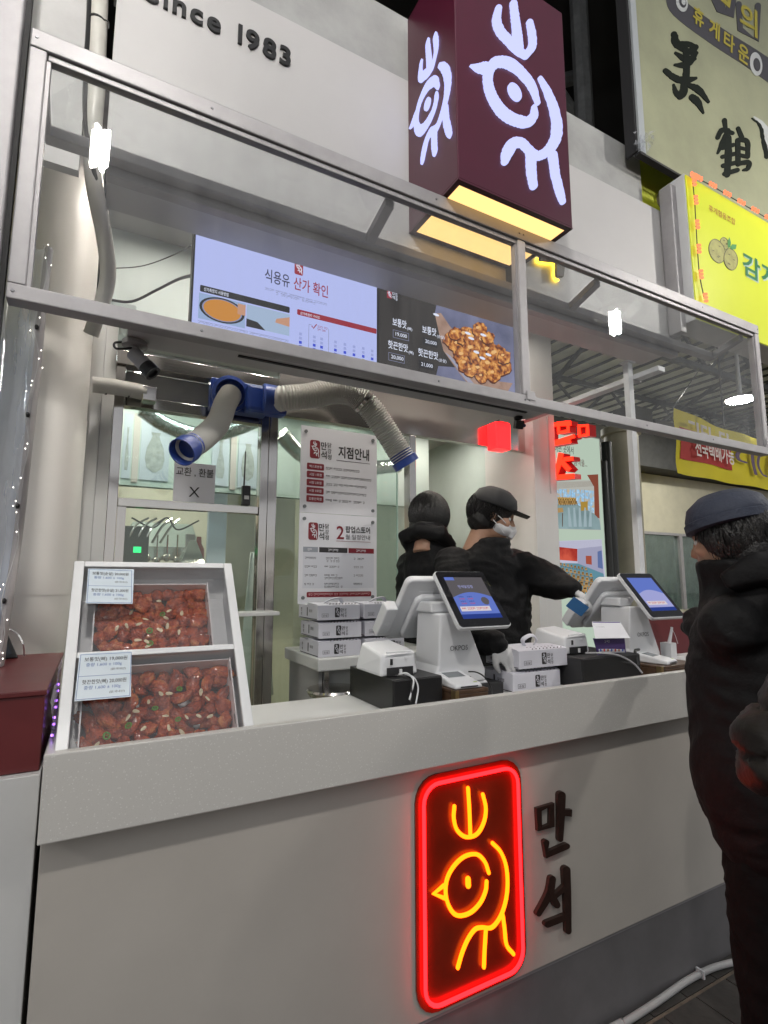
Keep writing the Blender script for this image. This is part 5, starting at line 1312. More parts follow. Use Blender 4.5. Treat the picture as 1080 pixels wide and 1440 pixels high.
def carton(M, w, d, h, lab, grp, handle=True, shift=0.0):
    """printed takeaway carton; local x = width, -y = printed front, z = up"""
    t = thing('takeaway_box', lab, 'box', M.to_translation(), group=grp)
    t.matrix_world = M; MW[t.name] = M
    B = lambda: MB(M)
    B().box(0, w, 0, d, 0, h).build('carton', BOXW, t, bevel=0.0015)
    # flaps: raised serrated tongue of the lid
    lid = MB(M)
    lid.hexa([(0.0, 0.004, h + .0005), (w, 0.004, h + .0005), (w, d * .55, h + .0005), (0.0, d * .55, h + .0005), (0.0, 0.012, h + 0.003), (w, 0.012, h + 0.003), (w, d * .5, h + 0.008), (0.0, d * .5, h + 0.008)])
    lid.build('lid', BOXW, t)
    for k in range(9):
        x = w * (0.28 + 0.075 * k); 
        MB(M).box(x, x + w * 0.018, 0.0035, 0.0039, h + 0.002, h + 0.006).build('vent_hole', INK, t)
        if k < 8:
            MB(M).face([(x, 0.030, h + 0.0052), (x + w * 0.022, 0.030, h + 0.0052), (x + w * 0.022, 0.036, h + 0.0064), (x, 0.036, h + 0.0064)]).build('vent_hole', INK, t, fix=False)
    # print on the front
    lx = w * (0.36 + shift); lh = h * 0.66; lw_ = lh * 0.56
    pl = [M @ Vector((u, -0.0004, v)) for u, v in rrect(lx, lx + lw_, h * 0.17, h * 0.17 + lh, lh * 0.1, 3)]
    MB().prism(pl, M.to_3x3() @ Vector((0, -0.0004, 0))).build('logo_plate', INK, t)
    b = MB(M)
    def mp_(u, v, d_): return Vector((lx + lw_ * (0.12 + 0.76 * (u - 360) / 470), -0.0009 - d_, h * 0.17 + lh * (0.07 + 0.86 * (1025 - v) / 1005)))
    for i_, (pts, ww) in enumerate(EMB): b.ribbon(pts, [k * 1.2 for k in ww], mp_, 0.0002 + 0.00006 * i_, n=2)
    b.build('logo_mark', BOXW, t)
    Xd = M.to_3x3() @ XV; Ud = M.to_3x3() @ ZV
    for k, s in enumerate('만석'): txt('logo_name', s, INK, t, M @ Vector((lx + lw_ * 1.12, -0.0003, h * (0.5 - 0.34 * k))), Xd, Ud, h=h * 0.28, bold=0.02, lift=0.0003)
    for k, s in enumerate('닭강정'): txt('logo_name', s, INK, t, M @ Vector((lx + lw_ * 1.12 + h * 0.30, -0.0003, h * (0.58 - 0.21 * k))), Xd, Ud, h=h * 0.18, bold=0.01, lift=0.0003)
    fr = [(0.10, 0.20, 0.20, 0.216), (0.10, 0.20, 0.42, 0.436), (0.10, 0.105, 0.20, 0.436), (0.245, 0.25, 0.20, 0.436)]
    fr = [(0.10, 0.25, 0.20, 0.216), (0.10, 0.25, 0.42, 0.436), (0.10, 0.106, 0.20, 0.436), (0.244, 0.25, 0.20, 0.436)]
    b = MB(M)
    for a, c, e, f in fr: b.face([(w * a, -0.0005, h * e), (w * c, -0.0005, h * e), (w * c, -0.0005, h * f), (w * a, -0.0005, h * f)])
    b.build('stamp_frame', INK, t, fix=False)
    txt('stamp_text', '순살', INK, t, M @ Vector((w * 0.123, -0.0003, h * 0.245)), Xd, Ud, w=w * 0.105, h=h * 0.14, bold=0.006, lift=0.0003)
    # print on the end
    Xe = M.to_3x3() @ Vector((0, -1, 0))
    for k, s in enumerate('만석'): txt('logo_name', s, INK, t, M @ Vector((-0.0003, d * 0.86, h * (0.5 - 0.32 * k))), Xe, Ud, h=h * 0.27, bold=0.02, lift=0.0003)
    bx_ = MB(M); bx_.box(-0.0006, -0.0002, d * 0.50, d * 0.54, h * 0.22, h * 0.8); bx_.build('end_stripe', INK, t)
    txt('end_text', '닭강정', INK, t, M @ Vector((-0.0003, d * 0.42, h * 0.48)), Xe, Ud, h=h * 0.2, bold=0.01, lift=0.0003)
    MB(M).box(-0.0006, -0.0002, d * 0.02, d * 0.95, h * 0.04, h * 0.085).build('end_stripe', INK, t)
    if handle:
        hp = [Vector((w * 0.30, d * 0.30, h + 0.007)), Vector((w * 0.42, d * 0.22, h + 0.022)), Vector((w * 0.60, d * 0.2, h + 0.026)), Vector((w * 0.72, d * 0.3, h + 0.009))]
        if handle == 'up': hp = [Vector((w * 0.40, d * 0.40, h + 0.006)), Vector((w * 0.36, d * 0.38, h + 0.03)), Vector((w * 0.52, d * 0.36, h + 0.046)), Vector((w * 0.64, d * 0.38, h + 0.03)), Vector((w * 0.60, d * 0.4, h + 0.006))]
        MB(M).tube(crom(hp, 6), 0.004, 6, sx=2.2).build('handle_strap', BOXW, t, smooth=60)
    return t
hgt = 0.0605
names3 = ['bottom', 'middle', 'top']
for s_, (x, y, r_) in enumerate(((0.800, 0.738, 0.0), (1.012, 0.742, 0.0))):
    for k in range(3):
        M = Matrix.Translation((x + (0.003, 0.004, -0.002)[k], y + (0.0, 0.004, 0.002)[k], 1.141 + k * 0.0735)) @ Matrix.Rotation(R((0.5, -0.8, 0.8)[k]), 4, 'Z')
        carton(M, 0.192, 0.22, hgt, 'white takeaway box, %s of the side table stack %s' % (names3[k], 'nearer the column' if s_ == 0 else 'behind the white printer'), 'takeaway boxes on the side table', handle=(k == 2), shift=(0.0, 0.04, 0.04)[k] if s_ == 0 else 0.28)
for k, (z_, xx, h_) in enumerate(((1.0515, 1.330, None), (1.1305, 1.362, None))):
    M = Matrix.Translation((xx, 0.19, z_)) @ Matrix.Rotation(R(1.0 - 2 * k), 4, 'Z')
    carton(M, 0.238, 0.19, 0.064, ('white printed takeaway box lying on the counter under another box', 'white printed takeaway box with raised strap under the gloved hand')[k], 'takeaway boxes on the counter', handle='up' if k else False, shift=0.10)

# ================================================================== tills
POSW = mat('till_white', (0.68, 0.69, 0.71), 0.3)
POSG = mat('till_logo_grey', (0.10, 0.10, 0.11), 0.4)
WOODB = mat('dark_wood', (0.085, 0.048, 0.028), 0.45, noise_amt=0.4, noise_scale=18)
SCRB = emis('till_blue', (0.16, 0.24, 0.72), 0.75); SCRW = emis('till_white_bar', (0.80, 0.74, 0.78), 0.8); SCRG = emis('till_grey', (0.13, 0.12, 0.13), 0.8); SCRR = emis('till_red', (0.6, 0.04, 0.04), 0.9); SCRN = emis('till_navy', (0.03, 0.06, 0.30), 0.8); SCRL = emis('till_pale', (0.42, 0.44, 0.80), 0.8)
def till(dx, dy, lab, dark):
    D = Vector((dx, dy, 0))
    t = thing('till', lab, 'till', Vector((1.1, 0.3, 1.10)) + D)
    T_ = Matrix.Translation(D)
    # A-shaped stand
    f = [(1.030, 0.20, 1.338), (1.118, 0.20, 1.338), (1.158, 0.205, 1.285), (1.221, 0.205, 1.140), (1.221, 0.205, 1.102), (0.998, 0.205, 1.102), (0.998, 0.205, 1.112), (1.022, 0.203, 1.165)]
    MB(T_).prism(f, (0.0, 0.15, 0)).build('stand', POSW, t, bevel=0.008, seg=3)
    txt('brand_lettering', 'OKPOS', POSG, t, D + Vector((1.066, 0.1985, 1.213)), XV, ZV, w=0.074, h=0.017, bold=0.006)
    MB(T_).box(1.090, 1.150, 0.196, 0.2045, 1.104, 1.124).build('port_recess', MATTEB, t)
    MB(T_).box(0.975, 1.235, 0.21, 0.43, 1.092, 1.1015).build('base_plate', POSW, t, bevel=0.003)
    # customer display facing the lane
    bl, br, tl = Vector((1.040, 0.105, 1.296)), Vector((1.262, 0.105, 1.296)), Vector((1.066, 0.26, 1.482))
    tl.x = 1.042
    X = (br - bl); w = X.length; X.normalize(); U = tl - bl; h = U.length; U.normalize(); N = X.cross(U).normalized()
    DM = T_ @ Matrix(((X.x, U.x, N.x, bl.x), (X.y, U.y, N.y, bl.y), (X.z, U.z, N.z, bl.z), (0, 0, 0, 1)))
    lp = rrect(0, w, 0, h, 0.016, 4)
    MB(DM).prism([(a, c, -0.016) for a, c in lp], (0, 0, 0.015)).build('display_back', POSW, t, bevel=0.002)
    lp2 = rrect(0.004, w - 0.004, 0.004, h - 0.004, 0.013, 4)
    MB(DM).prism([(a, c, -0.0005) for a, c in lp2], (0, 0, 0.0025)).build('display_bezel', mat('glossy_black', (0.01, 0.01, 0.012), 0.08), t)
    sx0, sx1, sy0, sy1 = 0.030, w - 0.026, 0.034, h - 0.030
    n_ = 0.0024
    def rect(nm, m_, a, c, d, e, n): MB(DM).face([(a, d, n), (c, d, n), (c, e, n), (a, e, n)]).build(nm, m_, t, fix=False)
    rect('screen', SCRG if not dark else SCRB, sx0, sx1, sy0, sy1, n_)
    rect('screen_band', SCRN, sx0, sx1, sy0, sy0 + 0.018, n_ + .0003)
    arc = [(sx0 + (sx1 - sx0) * k / 14, sy0 + 0.018 + (sy1 - sy0) * (0.40 + 0.12 * math.sin(math.pi * k / 14)), n_ + .0002) for k in range(15)]
    MB(DM).face([(sx0, sy0 + 0.018, n_ + .0002), (sx1, sy0 + 0.018, n_ + .0002)] + arc[::-1]).build('screen_panel', SCRB if not dark else SCRL, t, fix=False)
    rect('screen_notice', SCRW, sx0 + 0.008, sx1 - 0.032, sy0 + 0.030, sy0 + 0.050, n_ + .0005)
    Xd = DM.to_3x3() @ XV; Ud = DM.to_3x3() @ YV
    scribble('notice_text', SCRR, t, DM @ Vector((sx0 + 0.014, sy0 + 0.036, n_ + .0006)), Xd, Ud, (sx1 - sx0) - 0.052, 0.009, 4, lift=0.0002)
    if not dark:
        for r_ in range(2):
            for c_ in range(2):
                txt('menu_text', '보통맛', SCRN, t, DM @ Vector((sx0 + 0.022 + c_ * 0.036, sy0 + 0.088 - r_ * 0.020, n_ + .0004)), Xd, Ud, w=0.022, h=0.006, bold=0.006, lift=0.0002)
                txt('menu_text', '20,000', SCRR, t, DM @ Vector((sx0 + 0.022 + c_ * 0.036, sy0 + 0.079 - r_ * 0.020, n_ + .0004)), Xd, Ud, w=0.022, h=0.006, bold=0.006, lift=0.0002)
        MB(DM).face([(sx1 - 0.038 + 0.017 * math.cos(k * .6), sy0 + 0.072 + 0.017 * math.sin(k * .6), n_ + .0004) for k in range(10)]).build('screen_picture', SCRG, t, fix=False)
        txt('screen_title', '만석닭강정', SCRL, t, DM @ Vector((sx0 + 0.042, sy0 + 0.128, n_ + .0004)), Xd, Ud, w=0.062, h=0.014, bold=0.006, lift=0.0002)
        rect('screen_band', SCRB, sx0, sx0 + 0.04, sy1 - 0.014, sy1, n_ + .0003)
    # operator monitor seen from behind
    ml, mr_, mt = Vector((0.955, 0.47, 1.236)), Vector((1.275, 0.47, 1.236)), Vector((0.955, 0.285, 1.455))
    X2 = XV; U2 = (mt - ml); h2 = U2.length; U2.normalize(); N2 = X2.cross(U2).normalized()
    MM = T_ @ Matrix(((X2.x, U2.x, N2.x, ml.x), (X2.y, U2.y, N2.y, ml.y), (X2.z, U2.z, N2.z, ml.z), (0, 0, 0, 1)))
    lp = rrect(0, 0.32, 0, h2, 0.022, 4)
    MB(MM).prism([(a, c, -0.02) for a, c in lp], (0, 0, 0.028)).build('monitor_back', POSW, t, bevel=0.007, seg=3)
    MB(MM).prism([(a, c, 0.0082) for a, c in rrect(0.05, 0.27, 0.02, h2 - 0.06, 0.03, 4)], (0, 0, 0.022)).build('monitor_housing', POSW, t, bevel=0.008, seg=3)
    MB(MM).box(0.06, 0.16, h2 - 0.053, h2 - 0.050, 0.0085, 0.0092).build('vent_slot', CASEI, t)
    MB(MM).box(0.115, 0.15, h2 - 0.046, h2 - 0.043, 0.0085, 0.0092).build('vent_slot', CASEI, t)
    MB(T_).box(1.02, 1.10, 0.24, 0.36, 1.3385, 1.375).build('hinge_block', POSW, t, bevel=0.006)
    # card swipe block on the monitor's side
    MB(MM).box(-0.050, -0.001, 0.03, 0.165, -0.022, 0.022).build('card_reader', POSW, t, bevel=0.006, seg=3)
    MB(MM).lathe([(0.010, 0), (0.010, 0.001), (0.006, 0.001), (0.006, 0.0003)], (-0.025, 0.095, 0.0222), (0, 0, 1), 16).build('reader_badge', CASEI, t)
    return t
till(0.0, 0.0, 'white till with lit customer display standing beside the stacked boxes', False)
till(0.965, 0.0, 'white till with lit customer display near the waiting customer', True)
def printer(D, lab, flip=False):
    D = Vector(D); T_ = Matrix.Translation(D)
    t = thing('receipt_printer', lab, 'printer', D + Vector((0.88, 0.27, 1.151)))
    p = [(0.793, 0.185, 1.1515), (0.930, 0.185, 1.1515), (0.930, 0.37, 1.1515), (0.793, 0.37, 1.1515), (0.800, 0.195, 1.215), (0.925, 0.195, 1.225), (0.920, 0.36, 1.245), (0.812, 0.36, 1.240)]
    MB(T_).hexa(p).build('body', POSW, t, bevel=0.009, seg=3)
    MB(T_).box(0.815, 0.91, 0.182, 0.1846, 1.153, 1.178).build('paper_slot', MATTEB, t)
    MB(T_).box(0.815, 0.905, 0.1838, 0.188, 1.222, 1.226).build('lid_gap', CASEI, t)
    MB(T_).lathe([(0.006, 0), (0.006, 0.001)], (0.885, 0.1855, 1.206), (0, -1, 0), 12).build('badge', CASEI, t)
    MB(T_).box(0.828, 0.836, 0.183, 0.1865, 1.186, 1.204).build('switch', MATTEB, t)
    MB(T_).box(0.858, 0.866, 0.176, 0.1815, 1.156, 1.172).build('cable_plug', WPLAST, t)
    return t
printer((0, 0, 0), 'white receipt printer standing on the black cash drawer')
printer((0.83, 0.03, 0.012), 'white receipt printer behind the notice sheet by the second till')
dr = thing('cash_drawer', 'black metal cash drawer under the first white printer', 'drawer', (0.9, 0.28, 1.0505))
bx('body', BLACKP, dr, 0.806, 0.985, 0.13, 0.44, 1.051, 1.1505, 0.003)
bx('drawer_front', BLACKP, dr, 0.809, 0.982, 0.1255, 0.1295, 1.056, 1.147, 0.001)
bx('riser_box', MATTEB, None, 1.0, 1.30, 0.205, 0.44, 1.051, 1.0915, 0.003, label='low black riser box under the first till', cat='box')
d2 = thing('cash_drawer', 'black cash drawer under the second till and printer', 'drawer', (1.8, 0.28, 1.0505))
bx('body', MATTEB, d2, 1.60, 1.93, 0.12, 0.44, 1.051, 1.1605, 0.003)
bx('drawer_front', BLACKP, d2, 1.603, 1.927, 0.1155, 0.1195, 1.056, 1.157, 0.001)
bx('riser_box', MATTEB, None, 1.94, 2.26, 0.19, 0.44, 1.051, 1.0915, 0.003, label='low black riser box under the second till', cat='box')
def wood_box(x0, x1, y0, y1, lab):
    w = thing('wooden_box', lab, 'box', ((x0 + x1) / 2, (y0 + y1) / 2, 1.051))
    bx('body', WOODB, w, x0, x1, y0, y1, 1.051, 1.098, 0.002)
    bx('lid', WOODB, w, x0 - .001, x1 + .001, y0 - .001, y1 + .001, 1.0985, 1.110, 0.002)
    bx('brass_corner', mat('brass', (0.45, 0.33, 0.16), 0.35, metal=0.9), w, x0 - .0022, x0 + .012, y0 - .0022, y0 - .0012, 1.075, 1.111)
    bx('brass_corner', MATS['brass'], w, x0 - .0022, x0 - .0012, y0 - .0010, y0 + .02, 1.085, 1.111)
wood_box(0.997, 1.125, 0.075, 0.20, 'small dark wooden box under the first card terminal')
wood_box(1.99, 2.24, 0.07, 0.185, 'small dark wooden box under the second card terminal')
def card_pad(o, rz, lab, tilt=8):
    t = thing('card_terminal', lab, 'card terminal', o, rotz=rz)
    M = Matrix.Translation(Vector(o)) @ Matrix.Rotation(rz, 4, 'Z')
    w, d = 0.105, 0.125
    MB(M).hexa([(0, 0, 0), (w, 0, 0), (w, d, 0), (0, d, 0), (0.003, 0.003, 0.014), (w - .003, 0.003, 0.014), (w - .003, d - .003, 0.036), (0.003, d - .003, 0.036)]).build('body', POSW, t, bevel=0.006, seg=3)
    def on(y, x, n=0.0006): return (x, y, 0.014 + (y - 0.003) / (d - 0.006) * 0.022 + n)
    MB(M).face([on(0.066, 0.018), on(0.066, 0.085), on(0.112, 0.085), on(0.112, 0.018)]).build('display', mat('lcd_grey', (0.16, 0.18, 0.19), 0.2), t, fix=False)
    MB(M).face([on(0.012, 0.078), on(0.012, 0.092), on(0.018, 0.092), on(0.018, 0.078)]).build('key', mat('key_green', (0.35, 0.5, 0.05), 0.4), t, fix=False)
    MB(M).box(0.02, 0.085, -0.001, 0.0005, 0.005, 0.009).build('card_slot', MATTEB, t)
    return t
card_pad((1.005, 0.085, 1.1105), R(-2), 'white card terminal lying on the first wooden box')
card_pad((2.045, 0.075, 1.1105), R(14), 'white card terminal beside the stylus near the waiting customer')
sy = thing('stylus_holder', 'white stylus standing beside the second card terminal', 'stylus', (2.2, 0.25, 1.0505))
q0 = P(941, 905, y=0.22); q1 = P(945, 882, y=0.22)
MB().cyl(q0, q1, 0.008, 0.005, n=10).build('pen', POSW, sy)
MB().box(q0.x - 0.02, q0.x + 0.02, 0.20, 0.25, 1.0515, q0.z + 0.004).build('base', POSW, sy)
MB().tube(crom([q1 + Vector((0.004, 0.01, 0)), q1 + Vector((0.03, 0.01, -0.03)), q1 + Vector((0.035, 0.0, -0.075))], 5), 0.0012, 5).build('cord', POSW, sy)
# bent notice sheet and card-brand leaflet in front of the second till
ns = thing('notice_sheet', 'bent white notice sheet with violet print in front of the second till', 'notice', (1.86, 0.17, 1.16))
yb = 0.165
def zs(u, v, y): return P(800 + u / 6.0, 840 + v / 6.0, y=y)
a, b_, c, d = zs(195, 205, yb + .03), zs(432, 205, yb + .03), zs(515, 342, yb - 0.03), zs(225, 348, yb - 0.03)
MB().prism([a, b_, c, d], (0, 0.001, 0)).build('upper_leaf', PAPER, ns)
e, f = zs(485, 500, yb), zs(250, 500, yb)
MB().prism([d + Vector((0, .012, 0)), zs(470, 345, yb - .018), e, f], (0, 0.001, 0)).build('lower_leaf', mat('leaflet_violet', (0.10, 0.06, 0.22), 0.5), ns)
MB().prism([zs(200, 207, yb + .027), zs(430, 207, yb + .027), zs(432, 226, yb + .024), zs(203, 226, yb + .024)], (0, 0.0005, 0)).build('violet_band', mat('band_violet', (0.09, 0.05, 0.25), 0.5), ns)
MB().prism([zs(248, 402, yb - .009), zs(465, 398, yb - .009), zs(472, 465, yb - .006), zs(255, 470, yb - .006)], (0, 0.0005, 0)).build('white_panel', PAPER, ns)
for k in range(7):
    q = zs(268 + k * 31, 446, yb - 0.012)
    MB().lathe([(0.0052, 0), (0.0052, 0.0005)], q, (0, -1, 0), 10).build('print_dot', mat('dot%d' % (k % 3), [(0.05, 0.1, 0.4), (0.5, 0.05, 0.05), (0.3, 0.12, 0.05)][k % 3], 0.5), ns)
q = zs(300, 385, yb - 0.016); scribble('lettering', PAPER, ns, q, XV, ZV, 0.036, 0.009, 8)
for k in range(2):
    q = zs(222 + 8 * k, 262 + 28 * k, yb + 0.008 - 0.01 * k); scribble('lettering', mat('pencil_grey', (0.4, 0.4, 0.42), 0.6), ns, q, XV, (0, 0.55, 1), 0.06, 0.006, k)
# loose cables
def cable(pts, r, m_, lab):
    MB().tube(crom(pts, 6), r, 7).build('loose_cable', m_, None, smooth=True, label=lab, cat='cable')
zz2 = lambda u, v, y: P(380 + u / 3.176, 780 + v / 3.176, y=y)
cable([zz2(575, 535, .16), zz2(610, 530, .14), zz2(640, 560, .12), zz2(632, 610, .115), zz2(622, 648, .11)], 0.0028, WPLAST, 'white cable curling down from the first printer')
cable([zz2(600, 535, .15), zz2(640, 548, .13), zz2(660, 590, .12), zz2(655, 640, .11), zz2(650, 665, .10)], 0.0025, WPLAST, 'second white cable hanging in front of the cash drawer')
cable([zz2(560, 540, .16), zz2(620, 545, .14), zz2(632, 590, .118), zz2(628, 655, .11)], 0.0028, BLACKP, 'black cable hanging in front of the first cash drawer')
cable([zz2(885, 522, .19), zz2(920, 525, .17), zz2(955, 545, .16), zz2(985, 590, .15), zz2(992, 640, .13)], 0.0025, BLACKP, 'thin black cable leaving the first till stand')
z3 = lambda u, v, y: P(800 + u / 6.0, 840 + v / 6.0, y=y)
cable([z3(140, 470, .14), z3(260, 470, .12), z3(380, 480, .11), z3(480, 515, .10), z3(560, 570, .095), z3(620, 640, .08)], 0.0035, mat('cable_grey', (0.4, 0.4, 0.42), 0.4), 'pale grey cable lying over the second cash drawer')
cable([z3(210, 500, .15), z3(330, 520, .13), z3(420, 540, .12), z3(540, 560, .11)], 0.003, BLACKP, 'black cable lying over the second cash drawer')
cable([z3(590, 440, .15), z3(560, 450, .13), z3(570, 500, .12), z3(590, 570, .11)], 0.006, BLACKP, 'thick black cable looped beside the second card terminal')
# maroon sign box with a glowing emblem at the far end of the counter
ms = thing('maroon_sign', 'dark red sign board with a glowing violet-white emblem beside the customer', 'sign', (2.55, 0.42, 1.05))
bx('board', MAROON, ms, 2.30, 2.93, 0.40, 0.425, 1.0515, 1.285, 0.003)
LEDV = emis('violet_white_led', (0.55, 0.40, 1.0), 4.0)
def ze(u, v, y): return P(680 + u / 3.176, 780 + v / 3.176, y=y)
for pts in ([(930, 342), (945, 352), (960, 362)], [(952, 385), (956, 372), (966, 366)], [(966, 386), (966, 374), (968, 366)], [(982, 382), (978, 372), (968, 366)]):
    MB().tube(crom([ze(u, v, 0.395) for u, v in pts], 4), 0.0065, 8).build('emblem_stroke', LEDV, ms, smooth=60)
wl_ = thing('white_ledge', 'low white ledge behind the second card terminal', 'ledge', (2.5, 0.3, 1.0505))
bx('board', WHITE, wl_, 2.27, 2.9, 0.24, 0.30, 1.0515, 1.105, 0.003)
# ================================================================== post and bar at the far end of the stall
WST = mat('white_steel', (0.62, 0.63, 0.64), 0.4, noise_amt=0.08, noise_scale=9)
sp = thing('stall_corner_post', 'slim white steel post rising from the counter behind the second till', 'post', (2.21, 0.31, 1.0505))
bx('shaft', WST, sp, 2.205, 2.238, 0.29, 0.32, 1.0515, 2.50, 0.002)
bx('top_plate', WST, sp, 2.195, 2.248, 0.28, 0.33, 2.5005, 2.506)
bb = thing('side_bar', 'white flat steel bar running back from the hood to the end wall', 'bar', (2.26, 0.5, 2.42))
bx('flat_bar', WST, bb, 2.240, 2.290, 0.16, 1.117, 2.418, 2.443, 0.002)
bx('clamp', ALU, bb, 2.236, 2.294, 0.288, 0.322, 2.413, 2.4175)

# ================================================================== red channel letters projecting from the end wall
REDF = emis('red_letter_face', (1.0, 0.017, 0.006), 5.0)
REDS = mat('red_letter_side', (0.50, 0.015, 0.015), 0.4, emit=(0.9, 0.012, 0.012), estr=0.16)
rl = thing('red_letters', 'thick glowing red block letters mounted beside the white end wall', 'letters', (2.63, 1.1, 2.1))
def rmap(x):
    def mp(u, v, d):
        p = P(740 + u / 5.144, 560 + v / 5.144, x=2.605); p.x = x - d; return p
    return mp
def rstroke(pts, w, closed=False, k=0):
    MB().ribbon(pts, w, rmap(2.672 + 0.001 * k), 0.062, cap=False, smooth=False, closed=closed).build('letter_side', REDS, rl)
    MB().ribbon(pts, w, rmap(2.6095 + 0.001 * k), 0.004, cap=False, smooth=False, closed=closed).build('letter_face', REDF, rl)
for k, (pts, w, c) in enumerate(([[(322, 180), (168, 195), (170, 335), (318, 305)], 34, False], [[(228, 180), (298, 172), (300, 236), (232, 248)], 27, True], [[(378, 200), (438, 196), (440, 262), (382, 272)], 25, True],
        [[(190, 322), (345, 272)], 26, False], [[(246, 395), (232, 470), (200, 560)], 36, False], [[(238, 445), (306, 520)], 34, False], [[(165, 574), (338, 562)], 36, False], [[(262, 442), (330, 434)], 30, False])):
    rstroke(pts, w, c, k)
for (u, v) in ((150, 500), (150, 640)):
    p = P(740 + u / 5.144, 560 + v / 5.144, x=2.63)
    MB().cyl((2.5845, p.y + 0.04, p.z), (2.66, p.y - 0.03, p.z + 0.004), 0.006, n=8).build('bracket', STEEL, rl)
rb = thing('red_reflection_box', 'added red glowing box imitating the letter reflection on the steel header', 'lamp', (2.24, 1.1, 2.27))  # added box: painted reflection of the red letters, glowing to redden the soffit
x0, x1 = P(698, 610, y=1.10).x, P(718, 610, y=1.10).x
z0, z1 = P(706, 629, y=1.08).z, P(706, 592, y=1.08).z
bx('body', mat('red_reflection_glow', (0.6, 0.02, 0.02), 0.3, emit=(1, 0.008, 0.010), estr=4.0), rb, x0, x1, 1.10, 1.186, z0, z1, 0.004)
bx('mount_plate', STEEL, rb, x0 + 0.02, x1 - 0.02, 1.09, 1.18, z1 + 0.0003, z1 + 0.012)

# ================================================================== lit restaurant poster beyond the wall
LBX = emis('lightbox_white', (0.62, 0.76, 0.62), 0.72)
lbp = thing('lit_poster', 'tall lit poster panel with two dining room photos behind the red letters', 'lit poster', (3.2, 1.55, 0.3))
yL = 1.5
X0, X1, Z1 = 2.80, 3.458, 2.565
bx('cabinet', mat('cabinet_grey', (0.3, 0.3, 0.3), 0.5), lbp, X0 - 0.01, X1 + 0.01, yL, yL + 0.12, 0.25, Z1 + 0.01)
bx('face', LBX, lbp, X0, X1, yL - 0.004, yL - 0.0005, 0.27, Z1)
def lp_(u, v): return P(740 + u / 5.144, 560 + v / 5.144, y=yL - 0.005)
def q4(nm, m_, pts, d=0.0):
    MB().face([lp_(u, v) + Vector((0, -d, 0)) for u, v in pts]).build(nm, m_, lbp, fix=False)
eC = lambda n, c, s=0.8: emis('photo_' + n, c, s)
q4('photo', eC('ceil', (0.55, 0.55, 0.50)), [(172, 600), (520, 590), (540, 955), (180, 945)])
q4('photo_wall', eC('redwall', (0.28, 0.08, 0.05)), [(440, 555), (520, 550), (530, 870), (495, 860), (490, 640)], 0.0004)
q4('photo_window', photo_mat('photo_windows', [(0.35, (0.55, 0.42, 0.25)), (0.55, (0.25, 0.50, 0.75)), (0.8, (0.70, 0.80, 0.85))], 40), [(180, 655), (360, 660), (490, 670), (490, 830), (180, 760)], 0.0005)
q4('photo_floor', photo_mat('photo_floorblue', [(0.3, (0.16, 0.23, 0.24)), (0.7, (0.30, 0.42, 0.44))], 4), [(180, 770), (360, 765), (490, 835), (530, 880), (540, 952), (180, 942)], 0.0006)
q4('photo_counter', eC('counterwood', (0.48, 0.30, 0.06)), [(392, 750), (445, 745), (445, 810), (395, 815)], 0.0007)
CHRP = photo_mat('photo_chairs', [(0.30, (0.10, 0.05, 0.02)), (0.5, (0.50, 0.30, 0.08)), (0.7, (0.58, 0.42, 0.20))], 110)
q4('photo_chairs', CHRP, [(225, 715), (360, 720), (362, 768), (232, 772)], 0.0008)
rnd = random.Random(31)
def chair_print(u, v, k, sh, d):
    c = (0.42 * sh, 0.25 * sh, 0.09 * sh); m_ = emis('photo_wood_%d' % int(sh * 10), c, 0.8); dk = emis('photo_wood_dark', (0.10, 0.05, 0.025), 0.8)
    q4('photo_chair', m_, [(u, v), (u + 9 * k, v - 1), (u + 9 * k, v + 9 * k), (u, v + 9 * k)], d)
    q4('photo_chair', dk, [(u + 1.5 * k, v + 2.5 * k), (u + 7.5 * k, v + 2.5 * k), (u + 7.5 * k, v + 6 * k), (u + 1.5 * k, v + 6 * k)], d + .0001)
    q4('photo_chair', m_, [(u - k, v + 9 * k), (u + 10 * k, v + 9 * k), (u + 13 * k, v + 12 * k), (u, v + 12.5 * k)], d)
    for du in (0, 8, 11): q4('photo_chair', dk, [(u + du * k, v + 12 * k), (u + (du + 1.4) * k, v + 12 * k), (u + (du + 1.2) * k, v + 20 * k), (u + du * k, v + 20 * k)], d)
for r_ in range(2):
    for i in range(8): chair_print(228 + i * 17 + r_ * 5, 728 + r_ * 16, 1.1 + 0.5 * r_, rnd.choice((0.7, 0.9, 1.1)), 0.0009 + 0.0004 * r_)
q4('photo_table', eC('tabletop', (0.50, 0.32, 0.13)), [(178, 800), (262, 792), (268, 824), (180, 834)], 0.0021)
for u in (186, 222, 258): q4('photo_table', eC('legdark', (0.12, 0.05, 0.02)), [(u, 832), (u + 6, 832), (u + 5, 928), (u, 930)], 0.002)
for k in range(6): q4('photo_beam', eC('beamdark', (0.30, 0.24, 0.18)), [(180, 612 + k * 8), (520, 600 + k * 6), (520, 602 + k * 6), (180, 614 + k * 8)], 0.0003)
for k in range(9): q4('photo_mullion', eC('mullion', (0.35, 0.33, 0.30)), [(196 + k * 32, 660), (199 + k * 32, 660), (199 + k * 32, 735 + k * 6), (196 + k * 32, 735 + k * 6)], 0.0006)
for k in range(5): q4('photo_reflection', eC('floorshine', (0.40, 0.52, 0.56)), [(300 + k * 40, 790), (312 + k * 40, 792), (330 + k * 36, 930), (306 + k * 36, 930)], 0.0007)
q4('photo', eC('ceil2', (0.62, 0.62, 0.78)), [(180, 1035), (545, 1020), (585, 1420), (180, 1440)])
